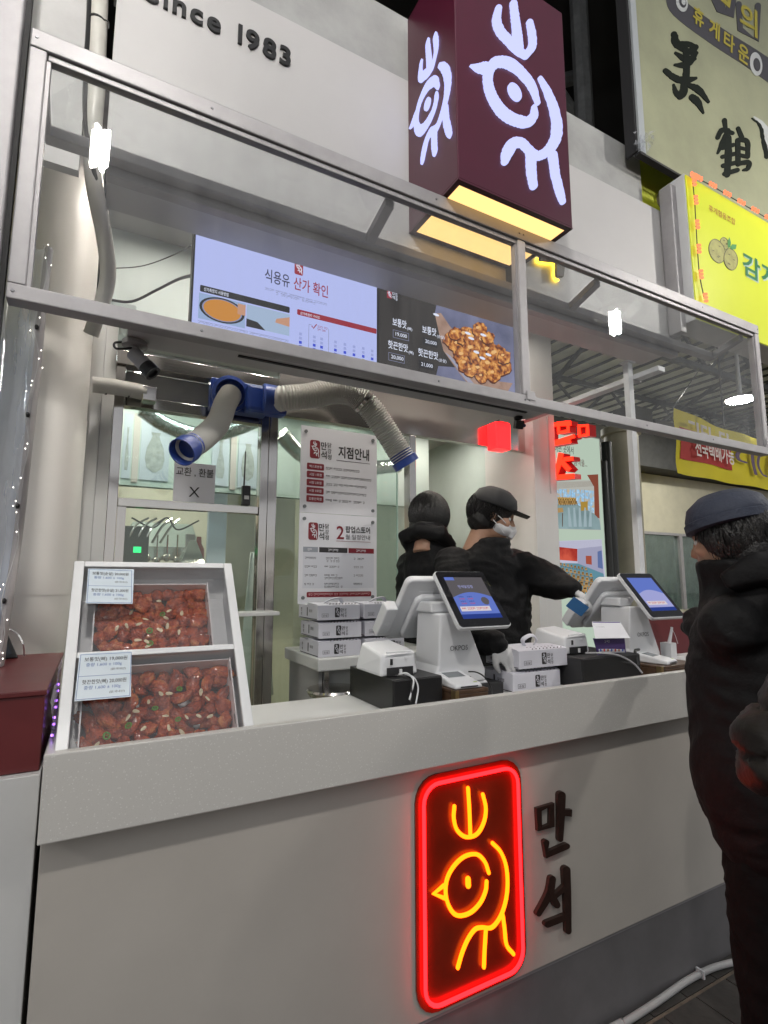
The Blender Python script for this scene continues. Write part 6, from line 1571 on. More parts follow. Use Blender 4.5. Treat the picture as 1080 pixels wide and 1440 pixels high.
q4('photo_wall', photo_mat('photo_red2', [(0.35, (0.30, 0.02, 0.02)), (0.65, (0.60, 0.10, 0.06))], 9), [(185, 1070), (370, 1090), (370, 1180), (185, 1165)], 0.0004)
q4('photo_wall', eC('lilacwall', (0.42, 0.42, 0.58)), [(372, 1088), (545, 1070), (560, 1270), (372, 1200)], 0.0004)
q4('photo_picture', eC('redpic', (0.45, 0.10, 0.06)), [(430, 1140), (472, 1140), (474, 1205), (432, 1198)], 0.0006)
q4('photo_window', eC('bluewin', (0.14, 0.20, 0.42)), [(515, 1110), (545, 1100), (555, 1235), (518, 1225)], 0.0006)
q4('photo_floor', eC('tealfloor', (0.14, 0.32, 0.40)), [(185, 1190), (372, 1195), (560, 1270), (578, 1420), (185, 1440)], 0.0005)
for r_ in range(6):
    for i in range(10):
        u = 190 + i * (26 + 3 * r_) + r_ * 7; v = 1180 + r_ * 34 + i * (5 + r_)
        if u < 555: chair_print(u, v, 1.5 + 0.45 * r_, rnd.choice((0.8, 1.0, 1.2, 1.35)), 0.0009 + 0.0004 * r_)
for k in range(7): q4('photo_beam', eC('beamlilac', (0.46, 0.46, 0.60)), [(182, 1042 + k * 6), (545, 1028 + k * 8), (545, 1030 + k * 8), (182, 1044 + k * 6)], 0.0003)
txt('lettering', '하는 곳에서', INK, lbp, lp_(205, 385), XV, ZV, w=0.20, h=0.06, bold=0.006)
txt('lettering', '음식을...', INKR, lbp, lp_(345, 485), XV, ZV, w=0.145, h=0.055, bold=0.006)
# dark downpipes and the cream round column
dp = thing('downpipes', 'bundle of dark vertical pipes between lit poster and cream column', 'pipes', (3.9, 1.9, 0))
DKP = mat('dark_pipe', (0.03, 0.032, 0.03), 0.35, noise_amt=0.2)
for k, (a, r_) in enumerate(((851, 0.045), (860, 0.05), (867, 0.028))):
    p = P(a, 720, y=2.0); MB().cyl((p.x, 2.0 + 0.02 * k, 0), (p.x, 2.0 + 0.02 * k, (2.55, 2.75, 2.6)[k]), r_, n=14).build('pipe', DKP, dp, smooth=True)
cc_ = thing('cream_column', 'tall cream round column beyond the lit poster', 'column', (5.7, 3, 0))
CRM = mat('cream_paint', (0.50, 0.47, 0.36), 0.5, noise_amt=0.12, noise_scale=4)
p = P(878, 700, y=3.0)
MB().lathe([(0.20, 0), (0.20, 3.25), (0.235, 3.26), (0.235, 3.34)], (p.x, 3.0, 0), n=28).build('shaft', CRM, cc_, smooth=40)
# shop across the side lane
ow = thing('lane_shop', 'cream walled shop with dark eave and glazed front across the side lane', 'shop', (9, 5, 0))
bx('wall', CRM, ow, 6.2, 16, 5.0, 5.2, 2.35, 3.45)
bx('eave', mat('eave_dark', (0.035, 0.035, 0.035), 0.7, noise_amt=0.4, noise_scale=6), ow, 6.0, 16, 4.6, 5.2, 3.46, 4.05)
bx('wall_base', CRM, ow, 6.2, 16, 5.0, 5.2, 0, 0.9)
wx0 = P(902, 720, y=5.0).x
WGL = glass_mat('lane_glass', (0.75, 0.85, 0.82), 0.06, 0.0, (0.5, 0.55, 0.55), 2.0)
for k in range(5):
    xa = wx0 + k * 1.15
    bx('window_frame', ALU, ow, xa - 0.09, xa, 4.98, 5.1, 0.9, 2.35)
    bx('window_pane', WGL, ow, xa, xa + 1.06, 5.03, 5.04, 0.9, 2.30)
    bx('window_head', ALU, ow, xa, xa + 1.06, 4.985, 5.08, 2.30, 2.35)
bx('room_back', mat('room_back_teal', (0.40, 0.44, 0.42), 0.6, noise_amt=0.4, noise_scale=3), ow, 6.2, 16, 6.4, 6.5, 0, 3.4)
for k in range(3):
    p = P(915 + 20 * k, 688 + 3 * k, y=5.8)
    bx('room_light', emis('room_tube', (1.0, 0.93, 0.75), 14.0), ow, p.x - 0.25, p.x + 0.25, 5.78, 5.83, p.z, p.z + 0.03)
jk = thing('roof_clutter', 'dark boxes and sacks piled on the eave across the lane', 'clutter', (8, 4.8, 4.05))
for (a, b_, z_) in ((880, 912, 0.55), (912, 945, 0.38)):
    x0, x1 = P(a, 560, y=4.8).x, P(b_, 560, y=4.8).x
    bx('crate', mat('clutter_dark', (0.05, 0.05, 0.05), 0.7), jk, x0, x1 - 0.05, 4.7, 5.1, 4.055, 4.055 + z_, 0.02)
# ================================================================== side lane roof with trusses
RFM = mat('roof_sheet', (0.62, 0.64, 0.58), 0.6, noise_amt=0.2, noise_scale=2)
TRS = mat('truss_steel', (0.07, 0.075, 0.075), 0.6, noise_amt=0.3, noise_scale=8)
bx('lane_roof', RFM, None, 2.9, 22, 1.9, 13, 5.35, 5.42, kind='structure')
lr = bpy.data.objects['lane_roof']
rib = None
for k in range(44):
    x = 3.1 + k * 0.36
    if rib is None:
        rib = bx('roof_rib', TRS, lr, x, x + 0.03, 1.92, 12.9, 5.31, 5.349); x00 = x; o = rib
    else:
        o = rib.copy(); COL.objects.link(o); o.location = (x - x00, 0, 0)
for j, y in enumerate((3.2, 5.6, 8.0)):
    t = thing('roof_truss', 'dark steel roof truss over the side lane, %s row' % ('nearest', 'middle', 'rear')[j] if False else 'dark steel roof truss over the side lane, %s of three' % ('first', 'second', 'third')[j], 'truss', (10, y, 4.5), group='trusses over the side lane')
    bx('bottom_chord', TRS, t, 2.9, 21, y - 0.04, y + 0.04, 4.62, 4.70)
    bx('top_chord', TRS, t, 2.9, 21, y - 0.04, y + 0.04, 5.22, 5.30)
    for k in range(11):
        x = 3.3 + k * 1.6
        MB().tube([(x, y, 4.66), (x + 0.8, y, 5.26)], 0.03, 6).build('diagonal', TRS, t)
        MB().tube([(x + 0.8, y, 5.26), (x + 1.6, y, 4.66)], 0.03, 6).build('diagonal', TRS, t)
for k, x in enumerate((5.5, 9.0)):
    MB().tube([(x, 2.0, 5.25), (x + 2.6, 8, 4.6)], 0.04, 6).build('roof_brace', TRS, None, label='long diagonal steel brace under the side lane roof, %s' % ('by the cream column', 'above the yellow banner')[k], cat='brace')
bx('lane_end_wall', mat('end_wall_grey', (0.20, 0.21, 0.20), 0.7, noise_amt=0.3, noise_scale=2), None, 2.7, 30, 13, 13.2, 0, 6.5, kind='structure')
lmp = thing('disc_lamp', 'round white disc lamp hanging under the side lane roof', 'lamp', P(1041, 562, y=3.0))
p = P(1041, 562, y=3.0)
MB().lathe([(0.02, 0.09), (0.09, 0.06), (0.20, 0.01), (0.20, 0.0)], p, n=24).build('shade', WPLAST, lmp, smooth=40)
MB().lathe([(0.19, 0), (0.19, -0.012)], p - Vector((0, 0, 0.001)), n=24).build('diffuser', emis('disc_glow', (1.0, 0.98, 0.9), 330.0), lmp)
MB().cyl(p + Vector((0, 0, 0.09)), (p.x, p.y, 5.35), 0.035, 0.02, n=10).build('drop_rod', WST, lmp)
for k, (xx, yy_) in enumerate(((6.2, 7.2), (10.6, 7.0))):  # two extra lamps, added to brighten the lane roof
    l2 = thing('disc_lamp', 'extra disc lamp added to brighten the side lane roof, %s' % ('beyond the cream column', 'beyond the yellow banner')[k], 'lamp', (xx, yy_, 4.3))
    MB().lathe([(0.02, 0.09), (0.09, 0.06), (0.20, 0.01), (0.20, 0.0)], (xx, yy_, 4.3), n=20).build('shade', WPLAST, l2, smooth=40)
    MB().lathe([(0.19, 0), (0.19, -0.012)], (xx, yy_, 4.299), n=20).build('diffuser', MATS['disc_glow'], l2)
    MB().cyl((xx, yy_, 4.39), (xx, yy_, 5.35), 0.02, n=8).build('drop_rod', WST, l2)
# ================================================================== yellow banner
BNY = mat('banner_yellow', (0.66, 0.56, 0.02), 0.6, noise_amt=0.06, noise_scale=2, bump=0.05)
bn = thing('yellow_banner', 'sagging yellow cloth banner with a red panel and white writing', 'banner', P(950, 665, y=3.0))
def bpt(s, t, d=0.0):
    tl, bl = P(950, 573, y=3.0), P(953, 665, y=3.0); tr, br = P(1085, 622, y=2.75), P(1085, 690, y=2.75)
    a = tl.lerp(tr, s); c = bl.lerp(br, s); p = c.lerp(a, t)
    p.z -= 0.10 * math.sin(math.pi * min(1, s * 1.1)) * t * 0.6
    p.y += 0.022 * math.sin(s * 14 + t * 2) + 0.014 * math.sin(t * 9 + s * 5) - d
    return p
b = MB(); nu, nv = 30, 12
for i in range(nv + 1):
    for j in range(nu + 1): b.v.append(bpt(j / nu, i / nv))
for i in range(nv):
    for j in range(nu): b.f.append((i * (nu + 1) + j, i * (nu + 1) + j + 1, (i + 1) * (nu + 1) + j + 1, (i + 1) * (nu + 1) + j))
b.build('cloth', BNY, bn, smooth=80, fix=False)
b = MB()
for i in range(9):
    for j in range(17): b.v.append(bpt(0.04 + 0.52 * j / 16, 0.24 + 0.50 * i / 8, 0.01))
for i in range(8):
    for j in range(16): b.f.append((i * 17 + j, i * 17 + j + 1, (i + 1) * 17 + j + 1, (i + 1) * 17 + j))
b.build('red_panel', mat('banner_red', (0.42, 0.035, 0.03), 0.6), bn, smooth=80, fix=False)
BW = mat('banner_white', (0.72, 0.66, 0.62), 0.6); BP = mat('banner_purple', (0.13, 0.09, 0.16), 0.6)
a, c = bpt(0.13, 0.30, 0.09), bpt(0.53, 0.30, 0.09)
txt('lettering', '전국택배가능', BW, bn, a, c - a, (0, 0, 1), w=(c - a).length, h=0.24, bold=0.022)
a, c = bpt(0.07, 0.56, 0.09), bpt(0.53, 0.56, 0.09)
scribble('lettering', BW, bn, a, c - a, (0, 0, 1), (c - a).length, 0.25, 12)
def bmap(u, v, d): return bpt(u, v, 0.06 + d)
MB().ribbon([(0.70, 0.78), (0.73, 0.5), (0.745, 0.22)], 0.035, bmap, 0.003).build('lettering', BP, bn)
MB().ribbon([(0.62, 0.66), (0.585, 0.55), (0.60, 0.45), (0.66, 0.42)], 0.035, bmap, 0.003).build('lettering', BP, bn)
MB().ribbon([(0.86, 0.75), (0.81, 0.62), (0.80, 0.42), (0.84, 0.26), (0.90, 0.24)], 0.035, bmap, 0.003).build('lettering', BP, bn)
MB().ribbon([(0.95, 0.7), (0.955, 0.3)], 0.035, bmap, 0.003).build('lettering', BP, bn)
MB().tube([bpt(0.0, 1.0) + Vector((-0.02, 0, 0.0)), P(1018, 470, y=3.0)], 0.006, 5).build('rope', BLACKP, bn)
hc = P(1019, 610, y=2.6)
MB().tube([(hc.x, 2.6, 5.3), (hc.x, 2.6, hc.z + 0.1)], 0.012, 6).build('hanging_wire', BLACKP, None, label='dark wire hanging in front of the yellow banner', cat='wire')

# ================================================================== big signs above the fascia end
OLV = mat('sign_beige_green', (0.30, 0.31, 0.20), 0.4, noise_amt=0.22, noise_scale=3.0, rough_var=0.1)
bg_ = thing('large_beige_sign', 'large worn beige-green sign with brush characters and dark ribbon stripe', 'sign', (3.2, 0.2, 3.63))
yS = 0.16
def sg(u, v): return P(880 + u / 4.8, v / 4.8, y=yS)
e0 = sg(100, 1020); xL = sg(75, 300).x; zB0 = e0.z
bx('panel', OLV, bg_, xL, 6.2, yS, yS + 0.018, zB0, 6.4)
bx('side_frame', mat('frame_bluegrey', (0.45, 0.48, 0.50), 0.4, metal=0.3), bg_, xL - 0.045, xL - 0.001, yS - 0.01, yS + 0.03, zB0 - 0.01, 6.4)
bx('back_frame', MATTEB, bg_, xL - 0.06, xL - 0.046, yS + 0.0, yS + 0.06, zB0 - 0.01, 6.4)
bx('bottom_frame', MATTEB, bg_, xL - 0.045, 6.2, yS - 0.008, yS + 0.022, zB0 - 0.022, zB0 - 0.0105)
b = MB(); rnd = random.Random(8)
for k in range(26):
    c = sg(60 + rnd.uniform(-30, 90), 975 + rnd.uniform(-40, 60)); s = 0.03
    b.face([c + Vector((rnd.uniform(-s, s), -0.014 - rnd.uniform(0, .03), rnd.uniform(-s, s))) for _ in range(3)])
b.build('torn_tape', glass_mat('torn_film', (0.85, 0.87, 0.9), 0.25, 0.1, (0.6, 0.62, 0.65), 1.5), bg_, fix=False)
INKD = mat('brush_ink', (0.012, 0.015, 0.012), 0.8, spec=0.1); RIB = mat('ribbon_grey', (0.045, 0.042, 0.05), 0.45)
def smap(u, v, d):
    p = sg(u, v); p.y = yS - 0.0005 - d; return p
MB().ribbon([(330, -40), (365, 60), (620, 250), (900, 430), (1250, 690)], [120, 125, 130, 135, 150], smap, 0.001, cap=True).build('ribbon_stripe', RIB, bg_)
YIN = mat('sign_gold', (0.40, 0.34, 0.03), 0.5)
def disc(u, v, ru, rv, m_, nm, d): MB().prism([smap(u + ru * math.cos(k * math.pi / 12), v + rv * math.sin(k * math.pi / 12) + 0.35 * ru * math.cos(k * math.pi / 12), d) for k in range(24)], (0, 0.0004, 0)).build(nm, m_, bg_)
WSG = mat('sign_white', (0.48, 0.50, 0.50), 0.5)
disc(375, 20, 40, 62, WSG, 'round_badge', 0.003); disc(876, 435, 42, 78, WSG, 'round_badge', 0.003); disc(880, 440, 24, 44, RIB, 'badge_mark', 0.004)
disc(380, 20, 24, 36, RIB, 'badge_mark', 0.004); disc(384, 18, 14, 22, WSG, 'badge_mark', 0.005)
def para(s, m_, bl, br, tl, bold, nm='lettering', d=0.003):
    p0, p1, p2 = smap(*bl, d), smap(*br, d), smap(*tl, d)
    txt(nm, s, m_, bg_, p0, p1 - p0, p2 - p0, w=(p1 - p0).length, h=(p2 - p0).length, bold=bold, lift=0.0006)
for s, u, v in (('휴', 448, 150), ('게', 555, 235), ('타', 655, 320), ('운', 752, 400)):
    para(s, YIN, (u, v), (u + 72, v + 52), (u + 6, v - 118), 0.02)
para('의', YIN, (765, 190), (885, 265), (765, 0), 0.022, d=0.0032)
MB().ribbon([(760, 30), (770, 200), (880, 270), (890, 40)], 40, smap, 0.0024, smooth=False).build('letter_shadow', RIB, bg_)
MB().ribbon([(600, -30), (640, 60), (700, 100), (710, -20)], 70, smap, 0.0024, smooth=False).build('letter_shadow', RIB, bg_)
MB().ribbon([(640, -20), (690, 40), (695, -40)], 40, smap, 0.0034, smooth=False).build('lettering', YIN, bg_)
# brush characters, stroke by stroke
for k_, (pts, w) in enumerate((([(325, 235), (345, 300), (420, 300), (470, 320)], [34, 42, 30, 24]), ([(470, 320), (430, 350), (345, 320)], [30, 36, 16]), ([(475, 360), (420, 410), (335, 360)], [20, 36, 16]), ([(465, 400), (400, 440), (330, 440)], [16, 34, 14]),
               ([(400, 330), (410, 420), (405, 520), (385, 620), (365, 650)], [26, 32, 36, 40, 36]), ([(470, 530), (400, 545), (330, 530), (265, 480)], [16, 36, 32, 26]), ([(365, 650), (335, 625), (320, 575)], [36, 26, 12]), ([(430, 580), (490, 610), (555, 690)], [26, 34, 14]), ([(445, 660), (480, 690), (520, 765)], [34, 36, 10]))):
    MB().ribbon(pts, [q_ * 1.35 for q_ in w], smap, 0.0015 + 0.0003 * k_, jag=0.1, seed=int(pts[0][0])).build('brush_stroke', INKD, bg_)
for k_, (pts, w) in enumerate((([(665, 815), (672, 870)], [30, 24]), ([(618, 930), (650, 880), (720, 900)], [26, 30, 22]), ([(690, 880), (655, 960), (618, 1035)], [24, 34, 14]), ([(690, 930), (690, 1040), (682, 1180)], [34, 40, 34]), ([(650, 1000), (725, 980)], 24), ([(650, 1060), (730, 1040)], 24), ([(655, 1120), (740, 1100)], 26), ([(665, 1175), (750, 1150)], 26),
               ([(755, 870), (780, 930)], [24, 26]), ([(752, 950), (755, 1110)], [28, 28]), ([(760, 945), (815, 960), (820, 1060)], [24, 28, 24]), ([(765, 1000), (810, 1010)], 18), ([(765, 1050), (815, 1060)], 20), ([(760, 1105), (825, 1100), (820, 1140), (790, 1150)], [26, 26, 24, 12]))):
    MB().ribbon(pts, [q_ * 1.2 for q_ in w] if isinstance(w, list) else w * 1.2, smap, 0.0015 + 0.0003 * k_, jag=0.08, seed=int(pts[0][1])).build('brush_stroke', INKD, bg_)
MB().ribbon([(850, 800), (905, 850), (925, 940), (950, 1060)], [10, 20, 26, 30], smap, 0.0015, jag=0.3, seed=3).build('brush_stroke', INKD, bg_)
MB().ribbon([(865, 790), (930, 850), (975, 960), (990, 1080)], [10, 34, 60, 50], smap, 0.0011, jag=0.15, seed=5).build('painted_wing', WSG, bg_)

# potato stall sign with its light string
LIME = mat('sign_lime', (0.46, 0.50, 0.015), 0.35, emit=(0.46, 0.52, 0.01), estr=0.45, noise_amt=0.03)
ps = thing('potato_sign', 'lime yellow potato stall sign box with green lettering', 'sign', (3.2, 0.15, 2.72))
yP = 0.10
px0 = P(971, 330, y=yP).x; pz1 = P(972, 250, y=yP).z
bx('cabinet', mat('cabinet_white', (0.58, 0.59, 0.60), 0.4, noise_amt=0.05), ps, px0 - 0.006, 4.6, yP + 0.006, 0.24, 2.70, pz1 + 0.01, 0.004)
bx('face', LIME, ps, px0, 4.6, yP, yP + 0.0055, 2.705, pz1)
bx('cabinet_trim', ALU, ps, px0 - 0.05, px0 - 0.0065, 0.15, 0.215, 2.65, pz1 - 0.03, 0.003)
def pg(u, v): return P(960 + u / 6.0, 240 + v / 6.0, y=yP)
def pmap(u, v, d):
    p = pg(u, v); p.y = yP - 0.0004 - d; return p
POT = mat('potato_print', (0.34, 0.33, 0.08), 0.5, noise_amt=0.35, noise_scale=20); POL = mat('potato_outline', (0.05, 0.045, 0.01), 0.5); LEAF = mat('leaf_green', (0.02, 0.22, 0.03), 0.5)
def pot(c, ru, rv, tilt, k):
    lp = []
    for i in range(26):
        a = 2 * math.pi * i / 26; x = ru * math.cos(a) * (1 + 0.06 * math.sin(2 * a + k)); y = rv * math.sin(a)
        lp.append((c[0] + x * math.cos(tilt) - y * math.sin(tilt), c[1] + x * math.sin(tilt) + y * math.cos(tilt)))
    MB().prism([pmap(u, v, 0.001 + 0.0006 * k) for u, v in lp], (0, 0.0003, 0)).build('potato_print', POT, ps)
    MB().ribbon([pt for pt in lp], 5, pmap, 0.0013 + 0.0006 * k, closed=True, smooth=False).build('potato_outline', POL, ps)
    for j in range(4):
        u, v = c[0] + ru * 0.5 * math.cos(j * 2.2 + k), c[1] + rv * 0.5 * math.sin(j * 2.2 + k)
        MB().ribbon([(u - 6, v - 3), (u + 6, v + 3)], 5, pmap, 0.0014 + 0.0006 * k).build('potato_eye', POL, ps)
pot((352, 615), 34, 52, -0.3, 0); pot((288, 680), 62, 104, -0.30, 1); pot((402, 750), 54, 92, -0.2, 2)
MB().prism([pmap(u, v, 0.004) for u, v in ((375, 655), (372, 600), (388, 565), (400, 610), (396, 650))], (0, 0.0003, 0)).build('leaf_print', LEAF, ps)
MB().prism([pmap(u, v, 0.0042) for u, v in ((392, 655), (408, 625), (448, 628), (440, 665), (410, 670))], (0, 0.0003, 0)).build('leaf_print', LEAF, ps)
def ptx(s, m_, bl, br, tl, bold, d=0.002, nm='lettering'):
    p0, p1, p2 = pmap(*bl, d), pmap(*br, d), pmap(*tl, d)
    txt(nm, s, m_, ps, p0, p1 - p0, p2 - p0, w=(p1 - p0).length, h=(p2 - p0).length, bold=bold, lift=0.0006)
GLT = mat('letter_green', (0.0, 0.16, 0.045), 0.4); GSH = mat('letter_pale', (0.42, 0.55, 0.55), 0.4); ORG = mat('letter_orange', (0.42, 0.22, 0.01), 0.5)
ptx('감', GSH, (508, 880), (660, 965), (506, 690), 0.022, 0.001); ptx('감', GLT, (500, 870), (650, 950), (498, 678), 0.022, 0.002)
ptx('자', GSH, (668, 955), (830, 1050), (664, 778), 0.022, 0.001); ptx('자', GLT, (660, 945), (820, 1035), (656, 765), 0.022, 0.002)
ptx('휴게협동조합', ORG, (216, 340), (440, 465), (216, 285), 0.022)
lsx = thing('orange_light_string', 'string of orange light clusters pinned round the lime potato sign', 'string lights', (px0, yP - 0.02, 2.75))
OLG = emis('orange_glow', (1.0, 0.22, 0.10), 1.7)
tp = [(68, 60), (105, 78), (225, 140), (347, 212), (465, 282), (582, 348), (695, 415), (810, 480), (930, 545)]
sd = [(64, 110), (80, 265), (92, 470), (104, 675), (122, 890), (160, 1085)]
pv = None
for grp, vert in ((tp, False), (sd, True)):
    path = [pmap(u, v, 0.012) for u, v in grp]
    MB().tube(crom(path, 4), 0.0025, 5).build('wire', MATTEB, lsx, smooth=True)
    for (u, v) in grp:
        cl_ = None
        for k in range(6):
            du, dv_ = ((k // 2) * 22 - 22, (k % 2) * 16 - 8 + ((k // 2) * 12 - 12)) if not vert else ((k % 2) * 14 - 7 + (k // 2) * 3, (k // 2) * 28 - 28)
            p = pmap(u + du, v + dv_, 0.018)
            if pv is None:
                o = MB().ball(p, 0.0072, 8, 6).build('bulb', OLG, lsx, smooth=80); pv = (o, p)
            else:
                o = pv[0].copy(); COL.objects.link(o); o.location = p - pv[1]
# clutter on a shelf seen through the far roof pane
wm = thing('wall_vent', 'round dark vent cap on the yellow-green board', 'vent', P(930, 290, y=0.26))
MB().lathe([(0.05, 0), (0.05, 0.02), (0.035, 0.05), (0.01, 0.055)], P(932, 284, y=0.298), (-0.3, -1, 0), 20).build('cap', mat('vent_brown', (0.16, 0.14, 0.11), 0.5), wm, smooth=40)
# ================================================================== dark arcade roof over the stalls
ADK = mat('arcade_dark', (0.018, 0.019, 0.02), 0.8, noise_amt=0.3, noise_scale=3)
bx('arcade_roof', ADK, None, -6, 16, 0.45, 13, 6.6, 6.7, kind='structure')
bx('arcade_back_wall', ADK, None, -6, 2.9, 9, 9.2, 2.7, 6.6, kind='structure')
bx('arcade_side_wall', ADK, None, -6.2, -6, 0.6, 9, 2.7, 6.6, kind='structure')
bx('roof_deck', ADK, None, -6, 2.62, 1.31, 9, 3.25, 3.3, kind='structure')
for k, (a, b_, r_) in enumerate((((1.2, 1.2, 4.0), (3.6, 1.6, 6.0), 0.06), ((1.6, 1.0, 5.6), (4.0, 1.2, 4.2), 0.05), ((1.0, 1.6, 4.6), (4.0, 1.6, 5.4), 0.045), ((2.75, 0.9, 3.4), (2.75, 0.9, 6.2), 0.06), ((0.6, 1.1, 4.4), (2.0, 1.1, 6.0), 0.05))):
    MB().tube([a, b_], r_, 8).build('arcade_beam', mat('beam_grey', (0.085, 0.09, 0.095), 0.7, noise_amt=0.4, noise_scale=12), None, label='dark steel beam in the arcade roof %s' % ('rising beside the box sign', 'crossing behind the box sign', 'running level behind the box sign', 'standing behind the large beige sign', 'above the grey wall strip')[k], cat='beam', group='beams of the arcade roof')
# ================================================================== people
SKIN = mat('skin', (0.42, 0.24, 0.16), 0.5, noise_amt=0.08, noise_scale=30, sss=0.08)
HAIR = mat('black_hair', (0.010, 0.009, 0.009), 0.45, noise_amt=0.3, noise_scale=60, bump=0.4, bump_scale=160)
COAT = mat('black_coat', (0.0045, 0.0045, 0.0052), 0.72, spec=0.25, noise_amt=0.2, noise_scale=9, bump=0.5, bump_scale=28)
COATB = mat('brown_coat', (0.011, 0.008, 0.007), 0.5, spec=0.3, noise_amt=0.25, noise_scale=9, bump=0.5, bump_scale=24)
TROU = mat('black_trousers', (0.004, 0.0038, 0.004), 0.85, spec=0.2, noise_amt=0.2, bump=0.3, bump_scale=40)
GLOVE = mat('white_glove', (0.62, 0.62, 0.62), 0.55, noise_amt=0.05, bump=0.3, bump_scale=70)
MASKM = mat('face_mask', (0.60, 0.60, 0.61), 0.7)
NAVY = mat('navy_cap', (0.025, 0.032, 0.055), 0.7, bump=0.3, bump_scale=90)
EYEW = mat('eye_white', (0.6, 0.6, 0.58), 0.2); EYED = mat('eye_dark', (0.015, 0.01, 0.008), 0.15)
def skin_over(name, mb, m, parent, voxel=0.010, it=4, wrinkle=0.0, seed=0, label=None, quilt=None):
    """one continuous surface grown over overlapping volumes"""
    o = mb.build('tmp_shape', m, parent, fix=True)
    r = o.modifiers.new('r', 'REMESH'); r.mode = 'VOXEL'; r.voxel_size = voxel
    s = o.modifiers.new('s', 'SMOOTH'); s.iterations = it; s.factor = 0.5
    dg = bpy.context.evaluated_depsgraph_get(); me = bpy.data.meshes.new_from_object(o.evaluated_get(dg))
    me.name = name; old = o.data; mats_ = list(old.materials); bpy.data.objects.remove(o); bpy.data.meshes.remove(old)
    if wrinkle:
        off = Vector((seed * 1.3, seed * 2.1, seed))
        nrm = [v.normal.copy() for v in me.vertices]
        for v, n in zip(me.vertices, nrm):
            p = v.co
            w = Vector((noise.noise(p * 5 + off), noise.noise(p * 5 - off), noise.noise(p * 5 + off * 2))) * 0.12
            q = p + w
            rg = 1 - abs(noise.noise(Vector((q.x * 7, q.y * 7, q.z * 17)) + off)) * 2.6
            k = rg * 0.75 + noise.noise(p * 24 + off) * 0.35
            if quilt:
                ph = ((p.z + 0.03 * noise.noise(p * 3 + off)) % quilt) / quilt
                k += -1.5 * max(0, 1 - abs(ph - 0.5) * 14) + 0.5 * math.cos((ph - 0.0) * 2 * math.pi)
            v.co = p + n * (k * wrinkle)
    me.polygons.foreach_set('use_smooth', [True] * len(me.polygons))
    if not me.materials: me.materials.append(m)
    o = bpy.data.objects.new(name, me); COL.objects.link(o); o.parent = parent
    if label: o['label'] = label
    return o
def frame(c, f, up=ZV):
    f = Vector(f).normalized(); s = up.cross(f).normalized(); u = f.cross(s).normalized()     # x=forward y=side(left) z=up
    return Matrix(((f.x, s.x, u.x, c[0]), (f.y, s.y, u.y, c[1]), (f.z, s.z, u.z, c[2]), (0, 0, 0, 1)))
def head_shapes(b, HM):
    t = MB(HM)
    t.ball((-0.012, 0, 0.030), (0.098, 0.077, 0.092), 20, 14)
    t.ball((0.028, 0, -0.045), (0.062, 0.056, 0.062), 16, 12)
    t.ball((0.058, 0, -0.078), (0.024, 0.028, 0.022), 10, 8)
    t.tube([(0.086, 0, 0.016), (0.100, 0, -0.012), (0.106, 0, -0.030), (0.088, 0, -0.036)], [0.008, 0.010, 0.014, 0.008], 8)
    t.tube([(0.083, -0.03, 0.024), (0.088, 0, 0.026), (0.083, 0.03, 0.024)], 0.009, 8)
    t.tube([(0.080, -0.018, -0.056), (0.089, 0, -0.055), (0.080, 0.018, -0.056)], 0.008, 8)
    for s in (-1, 1):
        t.ball((-0.008, s * 0.078, -0.004), (0.018, 0.010, 0.030), 10, 8)
        t.ball((0.055, s * 0.042, -0.020), (0.028, 0.022, 0.022), 10, 8)
    t.tube([(-0.03, 0, -0.04), (-0.045, 0, -0.11), (-0.055, 0, -0.20)], [0.056, 0.054, 0.062], 14)
    b.v_off = len(b.v); b.add(t.v, t.f)
def limb(b, pts, rs, n=14):
    q = crom([Vector((*p, r)) if False else Vector(p) for p in pts], 6)
    L = len(pts) - 1; rr_ = []
    for i in range(len(q)):
        t = i / 6; k = min(int(t), L - 1); rr_.append(rs[k] + (rs[min(k + 1, L)] - rs[k]) * (t - k))
    b.tube(q, rr_, n)
    b.ball(q[0], rs[0], 12, 8); b.ball(q[-1], rs[-1], 12, 8)
def torso(b, rows, n=22):
    """rows: (centre, half width, half depth, yaw)"""
    vs = []; fs = []
    for c, rx, ry, yw in rows:
        for k in range(n):
            a = 2 * math.pi * k / n
            x, y = rx * math.copysign(abs(math.cos(a)) ** 0.85, math.cos(a)), ry * math.copysign(abs(math.sin(a)) ** 0.85, math.sin(a))
            vs.append((c[0] + x * math.cos(yw) - y * math.sin(yw), c[1] + x * math.sin(yw) + y * math.cos(yw), c[2]))
    for i in range(len(rows) - 1):
        for k in range(n): fs.append((i * n + k, i * n + (k + 1) % n, (i + 1) * n + (k + 1) % n, (i + 1) * n + k))
    fs.append(tuple(range(n))[::-1]); fs.append(tuple(range((len(rows) - 1) * n, len(rows) * n)))
    b.add(vs, fs)
